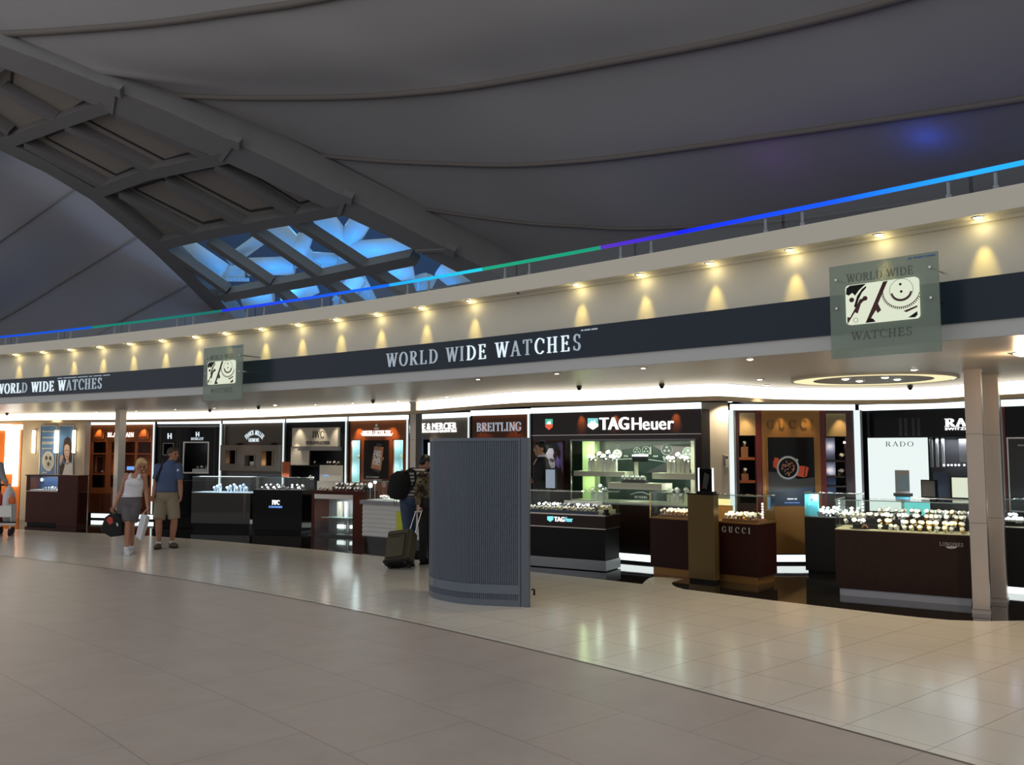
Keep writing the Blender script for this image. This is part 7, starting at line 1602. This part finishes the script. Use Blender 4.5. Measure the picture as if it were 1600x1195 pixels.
    for q in ('a', 'b'):
        an = J['an_' + q]; ft = J.get('ft_' + q, f_); ft = Vector((ft.x, ft.y, 0)).normalized(); ax = Matrix((ft.cross(Z), ft, Z)).transposed(); g = Vector((an.x, an.y, 0)); lift = max(0, an.z - 0.10)
        mb = MB(); g = g + Z * lift; mb.sph(g + ft * 0.06 + Z * 0.050, (0.048, 0.135, 0.044), w, 14, 10, ax); mb.sph(g - ft * 0.01 + Z * 0.07, (0.046, 0.065, 0.055), w, 14, 10, ax); mb.sph(g + ft * 0.13 + Z * 0.040, (0.050, 0.065, 0.034), w, 14, 10, ax)
        sh_ = remeshed(mb, 'shoe', 0.008, shoe_m, 3, root, org)
        mb = MB(); mb.loft([(g + ft * 0.055 + Z * z - org, ft.cross(Z) * 0.050, ft * 0.140) for z in (0.004, 0.024)], M['black_matt'] if shoe_m is not M['white_shoe'] else M['white_shoe'], 20); mb.build('sole', sh_)
        if socks: 
            mb = MB(); mb.tube([Vector((an.x, an.y, an.z - 0.01)) - org, an.lerp(J['kn_' + q], 0.11) - org], [0.045, 0.043], socks, 12); mb.build('sock', root)
    return root, org
def JJ(z, D, **k): return {n: Pd(*z(p[0], p[1]), D + (p[2] if len(p) > 2 else 0)) for n, p in k.items()}
def foot_z(J, h=0.085):
    for q in ('an_a', 'an_b'): J[q].z = h
    return J
V = Vector
# woman in the white tank top
J = foot_z(JJ(z_b, 14.57, head=(452, 432), neck=(428, 492), chest=(405, 562), waist=(388, 645), pelvis=(376, 712), sh_a=(338, 512), sh_b=(476, 515), el_a=(290, 645, -0.02), ha_a=(243, 755, -0.10), el_b=(490, 630, 0.05), ha_b=(500, 752, -0.08),
          hip_a=(338, 735), hip_b=(412, 735), kn_a=(346, 885, -0.10), kn_b=(376, 888, 0.0), an_a=(338, 1075, -0.12), an_b=(378, 1065, 0.12)))
J['ft_a'] = V((0.55, -0.8, 0)); J['ft_b'] = V((0.3, -0.95, 0))
pw, _o = person('woman walking in a white tank top and grey shorts, looking down to the right', J, (0.50, -0.70, -0.42), (0.25, -0.97, 0), M['skin_tan'], 'tank', M['white_cotton'], 'shorts', M['grey_shorts'], M['white_shoe'], M['blond'], 0.10, 0.95, (1.2, 1.1), M['white_cotton'], 0.97)
WJ = J
# man in the blue polo
J = foot_z(JJ(z_b, 15.4, head=(702, 345), neck=(682, 408), chest=(660, 490), waist=(655, 590), pelvis=(650, 668), sh_a=(585, 447), sh_b=(742, 442), el_a=(562, 578, 0.0), ha_a=(545, 668, -0.10), el_b=(754, 580, 0.0), ha_b=(758, 670, -0.10),
          hip_a=(607, 700), hip_b=(694, 700), kn_a=(588, 870, -0.10), kn_b=(708, 865, 0.0), an_a=(588, 1030, -0.05), an_b=(690, 1015, 0.12)))
J['ft_a'] = V((0.1, -1, 0)); J['ft_b'] = V((0.75, -0.66, 0))
pm, mo = person('man walking in a blue polo shirt and khaki shorts, head turned right', J, (0.90, -0.44, -0.05), (0.12, -0.99, 0), M['skin_tan'], 'polo', M['blue_polo'], 'shorts', M['khaki'], M['brown_shoe'], M['brown_hair'], 0, 1.02, (0.6, 0.8), M['white_cotton'], 1.08)
mb = MB(); a = J['sh_a'].lerp(J['neck'], .42); mb.tube([a + V((0, 0.10, -0.02)) - mo, a + V((0, 0.0, 0.075)) - mo, a + V((0, -0.12, -0.05)) - mo, J['waist'] + V((-0.15, -0.13, 0.12)) - mo, J['waist'] + V((-0.18, 0.02, 0.05)) - mo], 0.024, M['navy_strap'], 8); mb.build('strap', pm, smooth=True)
c = Pd(*z_b(738, 470), 15.22); mb = MB(); mb.tube([c - mo, c - mo + V((0, -0.012, 0))], 0.022, M['white_cotton'], 14); mb.build('badge', pm)
# bending man with the backpack
J = foot_z(JJ(z_e, 14.25, head=(622, 378, 0.10), neck=(590, 418, 0.06), chest=(555, 480, 0.03), waist=(515, 585), pelvis=(495, 660), sh_a=(530, 445, -0.14), sh_b=(600, 440, 0.20), el_a=(545, 560, -0.10), ha_a=(600, 610, 0.10), el_b=(640, 560, 0.30), ha_b=(680, 600, 0.35),
          hip_a=(480, 690, -0.09), hip_b=(512, 690, 0.09), kn_a=(488, 860, -0.10), kn_b=(520, 860, 0.12), an_a=(490, 1010, -0.10), an_b=(520, 1010, 0.12)))
J['ft_a'] = V((0.8, 0.6, 0)); J['ft_b'] = V((0.8, 0.6, 0))
pb_, bo = person('person bending over the counter in a striped shirt and blue jeans', J, (0.80, 0.45, -0.45), (0.78, 0.62, 0), M['skin_fair'], 'shirt', M['stripe_shirt'], 'trousers', M['jeans'], M['black_matt'], M['black_hair'], 0, 1.0, (0.5, 0.5))
o = thing('backpack', 'large black backpack on the back of the person in the striped shirt', 'backpack', Pd(*z_e(437, 545), 14.15)); BO = V(o.location)
mb = MB(); q = lambda x, y, d=0.0: Pd(*z_e(x, y), 14.15 + d) - BO
mb.loft([(q(450, 440), V((0.06, 0.07, 0)), V((-0.05, 0.05, 0))), (q(447, 470), V((0.15, 0.12, 0)), V((-0.09, 0.11, 0))), (q(440, 530), V((0.165, 0.13, 0)), V((-0.11, 0.13, 0))), (q(432, 595), V((0.165, 0.13, 0)), V((-0.10, 0.12, 0))), (q(432, 632), V((0.12, 0.10, 0)), V((-0.08, 0.09, 0))), (q(434, 645), V((0.06, 0.05, 0)), V((-0.04, 0.04, 0)))], M['black_cloth'], 20); mb.build('body', o, smooth=True)
mb = MB(); mb.loft([(q(405, 530, -.05), V((0.05, 0.05, 0)), V((-0.07, 0.08, 0))), (q(400, 560, -.05), V((0.07, 0.06, 0)), V((-0.08, 0.10, 0))), (q(402, 605, -.05), V((0.06, 0.05, 0)), V((-0.07, 0.08, 0)))], M['black_cloth'], 16); mb.build('front_pocket', o, smooth=True)
mb = MB(); mb.tube([q(470, 455, -.05), q(510, 425, -.20), q(545, 445, -.24), q(550, 510, -.20), q(510, 580, -.14)], 0.022, M['black_cloth'], 8); mb.build('shoulder_strap', o, smooth=True)
mb = MB(); mb.tube([q(442, 445), q(448, 428), q(458, 445)], 0.009, M['black_cloth'], 6); mb.build('grab_handle', o)
for x in (395, 412): mb = MB(); mb.tube([q(x, 635, -.06), q(x + 1, 690, -.07)], 0.005, M['black_cloth'], 6); mb.build('webbing', o)
# person in the camouflage shirt, half behind the kiosk
J = foot_z(JJ(z_e, 13.3, head=(700, 392), neck=(672, 448), chest=(645, 520), waist=(636, 600), pelvis=(634, 665), sh_a=(590, 482, -0.05), sh_b=(715, 485, 0.1), el_a=(562, 600, -0.08), ha_a=(568, 690, -0.12), el_b=(745, 610, 0.1), ha_b=(740, 720, 0.05),
          hip_a=(606, 690), hip_b=(664, 690), kn_a=(604, 880, -0.02), kn_b=(662, 880, 0.06), an_a=(602, 1060, -0.02), an_b=(662, 1060, 0.08)))
J['ft_a'] = V((0.5, 0.85, 0)); J['ft_b'] = V((0.5, 0.85, 0))
pc_, co = person('person in a camouflage shirt and black trousers holding the suitcase handle', J, (0.6, 0.75, -0.25), (0.55, 0.83, 0), M['skin_fair'], 'shirt', M['camo'], 'trousers', M['black_cloth'], M['black_matt'], M['brown_hair'], 0, 1.0, (1.3, 0.5))
CJ = J
# salesman
J = foot_z(JJ(z_g, 13.78, head=(162, 402), neck=(176, 492), chest=(182, 590), waist=(172, 750), pelvis=(170, 870), sh_a=(185, 560, -0.19), sh_b=(160, 560, 0.19), el_a=(195, 690, -0.16), ha_a=(110, 735, 0.0), el_b=(150, 700, 0.22), ha_b=(70, 735, 0.05),
          hip_a=(175, 900, -0.09), hip_b=(168, 900, 0.09), kn_a=(178, 1230, -0.09), kn_b=(170, 1230, 0.09), an_a=(180, 1480, -0.09), an_b=(172, 1480, 0.09)))
J['ft_a'] = V((-1, -0.1, 0)); J['ft_b'] = V((-1, -0.1, 0))
ps_, so = person('salesperson in a dark suit and white collar, in profile behind the long black counter', J, (-0.98, -0.18, -0.04), (-1, -0.12, 0), M['skin_light'], 'jacket', M['suit'], 'trousers', M['suit'], M['black_matt'], M['black_hair'], 0, 1.04, (0.6, 0.6))
mb = MB(); mb.loft([(J['neck'] - so + V((-0.075, -0.02, -0.02)), V((0, 0.05, 0)), V((0.02, 0, 0.01))), (J['chest'] - so + V((-0.135, -0.03, 0.03)), V((0, 0.03, 0)), V((0.012, 0, 0.0)))], M['white_cotton'], 10); mb.build('shirt_front', ps_)
# person pushing a trolley at the left edge
J = foot_z(JJ(z_a, 18.4, head=(-75, 372), neck=(-65, 440), chest=(-60, 505), waist=(-62, 600), pelvis=(-66, 670), sh_a=(-135, 470, 0.1), sh_b=(0, 472, -0.08), el_a=(-130, 590, 0.1), ha_a=(-70, 625, -0.15), el_b=(28, 580, -0.1), ha_b=(55, 622, -0.28),
          hip_a=(-100, 700), hip_b=(-35, 700), kn_a=(-100, 860, -0.1), kn_b=(-30, 860, 0.1), an_a=(-100, 1000, 0.12), an_b=(-28, 1000, -0.08)))
J['ft_a'] = V((0.8, -0.6, 0)); J['ft_b'] = V((0.8, -0.6, 0))
person('person in a grey shirt pushing a luggage trolley at the left edge', J, (0.85, -0.5, -0.1), (0.80, -0.6, 0), M['skin_fair'], 'shirt', M['grey_shirt'], 'trousers', M['black_cloth'], M['black_matt'], M['brown_hair'], 0, 1.0, (1.2, 1.2))

# ---- things carried
D_ = 14.48; ctr = Pd(*z_b(232, 905), D_); o = thing('duffel_bag', 'black duffel bag with a red patch carried by the woman in white', 'bag', ctr); q = lambda x, y, d=0.0: Pd(*z_b(x, y), D_ + d) - ctr
mb = MB(); P_ = [(152, 940), (165, 900), (190, 830), (225, 805), (275, 810), (312, 850), (318, 975), (235, 985)]; c_ = q(240, 905)
v = []; fs = []; n = len(P_)
for d, s_ in ((-0.12, .86), (-0.09, 1.0), (0.09, 1.0), (0.12, .86)): v += [c_ + (q(*p) - c_) * s_ + V((0, d, 0)) for p in P_]
for k in range(3):
    for i in range(n): fs.append((k * n + i, k * n + (i + 1) % n, (k + 1) * n + (i + 1) % n, (k + 1) * n + i))
fs += [tuple(range(n)), tuple(range(4 * n - 1, 3 * n - 1, -1))]; mb.add(v, fs, M['black_cloth']); mb.build('body', o, bevel=0.02)
mb = MB(); pp = [(180, 860), (195, 832), (228, 838), (232, 880), (205, 895)]; mb.add([q(*p, -0.128) for p in pp] + [q(*p, -0.115) for p in pp], [(0, 1, 2, 3, 4), (9, 8, 7, 6, 5)] + [(i, (i + 1) % 5, (i + 1) % 5 + 5, i + 5) for i in range(5)], M['bag_red']); mb.build('red_patch', o)
mb = MB(); mb.tube([q(205, 830, -.06), q(222, 790, -.05), q(238, 778, -.03), q(255, 792, -.05), q(268, 830, -.06)], 0.012, M['black_cloth'], 8); mb.build('handle', o, smooth=True)
mb = MB(); mb.tube([q(262, 880, -.13), q(268, 905, -.13)], 0.014, M['teal'], 8); mb.build('tag', o)
ctr = Pd(*z_b(462, 910), 14.40); o = thing('shopping_bag', 'large white paper shopping bag carried by the woman in white', 'bag', ctr); q = lambda x, y, d=0.0: Pd(*z_b(x, y), 14.40 + d) - ctr
mb = MB(); A_ = [q(450, 810), q(495, 822), q(445, 1012, -.02), q(408, 985, -.02)]; B_2 = [q(475, 808, .14), q(520, 832, .14), q(472, 1000, .10), q(434, 985, .10)]
mb.add(A_ + B_2, [(0, 1, 2, 3), (7, 6, 5, 4), (0, 4, 5, 1), (1, 5, 6, 2), (2, 6, 7, 3), (3, 7, 4, 0)], M['bag_white']); mb.build('body', o)
for d in (0.0, 0.12): mb = MB(); mb.tube([q(465, 812, d), q(485, 780, .05), q(498, 772, .05), q(505, 790, .05), q(502, 822, d)], 0.005, M['white'], 6); mb.build('handle', o)
# suitcase
bt, tp = Pd(*z_e(425, 1105), 12.75), Pd(*z_e(455, 880), 13.02); u_ = (tp - bt).normalized(); fn = V((-0.30, -0.95, 0)); fn = (fn - u_ * fn.dot(u_)).normalized(); sx = u_.cross(fn).normalized() * -1
if sx.x < 0: sx = -sx
Hs = (tp - bt).length; so_ = V((bt.x, bt.y, 0)); rt = thing('suitcase', 'olive green wheeled suitcase tilted back on two wheels with its handle out', 'suitcase', so_)
S = lambda a, b, c: bt + sx * a + fn * b + u_ * c - so_
def sbox(name, a0, a1, b0, b1, c0, c1, m, bev=0.012, par=None):
    mb = MB(); mb.add([S(a, b, c) for c in (c0, c1) for a, b in ((a0, b0), (a1, b0), (a1, b1), (a0, b1))], [(3, 2, 1, 0), (4, 5, 6, 7), (0, 1, 5, 4), (1, 2, 6, 5), (2, 3, 7, 6), (3, 0, 4, 7)], m); return mb.build(name, par or rt, bevel=bev)
sbox('shell', -0.20, 0.20, -0.13, 0.10, 0.0, Hs, M['olive'], 0.035); fp_ = sbox('front_pocket', -0.165, 0.12, 0.10, 0.145, 0.05, Hs * 0.80, M['olive'], 0.02); sbox('upper_pocket', -0.165, 0.165, 0.10, 0.125, Hs * 0.83, Hs * 0.96, M['olive'], 0.012)
sbox('zip', -0.12, 0.08, 0.143, 0.15, Hs * 0.72, Hs * 0.735, M['black_matt'], 0.0, fp_); sbox('side_piping', 0.15, 0.165, 0.10, 0.108, 0.02, Hs * 0.97, M['olive_dark'], 0.003); sbox('base_guard', -0.205, 0.205, -0.135, 0.105, -0.01, 0.03, M['black_matt'], 0.01)
mb = MB(); mb.tube([S(-0.06, 0.0, Hs), S(-0.06, 0.0, Hs + 0.025), S(0.06, 0.0, Hs + 0.025), S(0.06, 0.0, Hs)], 0.010, M['black_matt'], 8); mb.build('grab_handle', rt)
for a in (-0.15, 0.15):
    c = S(a, -0.06, -0.015); mb = MB(); mb.tube([c - sx * 0.02, c + sx * 0.02], 0.035, M['rubber'], 16); mb.build('wheel', rt)
    c = S(a, 0.09, -0.02); mb = MB(); mb.tube([c, c - u_ * 0.03], 0.022, M['rubber'], 10); mb.build('foot', rt)
hp = CJ['ha_a'] + (CJ['ha_a'] - CJ['el_a']).normalized() * 0.085 - so_; s0 = S(0.10, -0.09, Hs * .92)
for dx in (-0.055, 0.055): mb = MB(); mb.tube([s0 + sx * dx, hp + sx * dx * .9], 0.008, M['chrome'], 8); mb.build('handle_tube', rt)
mb = MB(); mb.tube([hp - sx * 0.062, hp + sx * 0.062], 0.014, M['steel'], 10); mb.build('handle_grip', rt)
# trolley with bags at the left edge
D_ = 17.5; ctr = Pd(*z_a(40, 1000), D_); ctr.z = 0; o = thing('luggage_trolley', 'steel luggage trolley with a white front board, at the left edge', 'trolley', ctr); q = lambda x, y, d=0.0: Pd(*z_a(x, y), D_ + d) - ctr
def qbox(name, x0, y0, x1, y1, d0, d1, m, root=None, qq=None, bev=0.006):
    qq = qq or q; mb = MB(); mb.add([qq(x0, y1, d0), qq(x1, y1, d0), qq(x1, y1, d1), qq(x0, y1, d1), qq(x0, y0, d0), qq(x1, y0, d0), qq(x1, y0, d1), qq(x0, y0, d1)], [(3, 2, 1, 0), (4, 5, 6, 7), (0, 1, 5, 4), (1, 2, 6, 5), (2, 3, 7, 6), (3, 0, 4, 7)], m); return mb.build(name, root or o, bevel=bev)
qbox('front_board', -60, 815, 98, 912, -0.02, 0.02, M['white']); qbox('platform', -80, 960, 130, 982, -0.05, 0.55, M['steel']); qbox('bumper', -80, 950, 138, 962, -0.07, -0.03, M['rubber'])
for x in (-55, 95):
    mb = MB(); mb.tube([q(x, 975), q(x, 800)], 0.014, M['steel'], 8); mb.build('upright', o); mb = MB(); mb.tube([q(x + 5, 965, 0.5), q(x - 15, 640, 0.62)], 0.014, M['steel'], 8); mb.build('upright', o)
mb = MB(); mb.tube([q(-75, 640, 0.62), q(85, 636, 0.62)], 0.018, M['rubber'], 8); mb.build('handle_bar', o)
for x, d in ((-45, 0.0), (10, 0.45), (85, 0.0), (108, 0.40)):
    p = q(x, 1000, d); c = V((p.x, p.y, 0.075)); mb = MB(); mb.tube([c - V((0.018, 0.004, 0)), c + V((0.018, 0.004, 0))], 0.075, M['rubber'], 18); w_ = mb.build('wheel', o); mb = MB(); mb.tube([c + V((0, 0, 0.02)), c + V((0, 0, 0.20))], 0.016, M['steel'], 8); mb.build('fork', o)
ctr2 = q(30, 900, 0.25) + ctr; 
for x0, y0, x1, y1, d0, d1, m, lab in ((-70, 690, 30, 955, 0.08, 0.40, M['bag_red'], 'red and white plastic bag standing on the luggage trolley, left one'), (30, 655, 128, 955, 0.10, 0.42, M['white_cotton'], 'white plastic bag on the luggage trolley beside the red one'), (70, 735, 132, 800, 0.02, 0.09, M['orange_box'], 'small orange bag hanging at the front of the luggage trolley')):
    b0 = Pd(*z_a((x0 + x1) / 2, y1), D_ + (d0 + d1) / 2); bg_ = thing('plastic_bag', lab, 'bag', b0); q3 = lambda x, y, d: Pd(*z_a(x, y), D_ + d) - b0
    mb = MB(); xm = (x0 + x1) / 2; hw_ = (q3(x1, y1, d0) - q3(x0, y1, d0)).length / 2; dd = (d1 - d0) / 2; rg = []
    for t, sc in ((0, .82), (.15, 1.0), (.5, 1.0), (.8, .85), (.95, .45), (1.0, .30)): rg.append((q3(xm, y1 + (y0 - y1) * t, (d0 + d1) / 2), V((hw_ * sc, 0, 0)), V((0, dd * sc, 0))))
    mb.loft(rg, m, 16); mb.build('bag_body', bg_, smooth=True); mb = MB(); tp_ = rg[-1][0]; mb.tube([tp_ + V((-.03, 0, -.01)), tp_ + V((-.02, 0, .05)), tp_ + V((.02, 0, .05)), tp_ + V((.03, 0, -.01))], 0.007, m, 6); mb.build('handle', bg_)
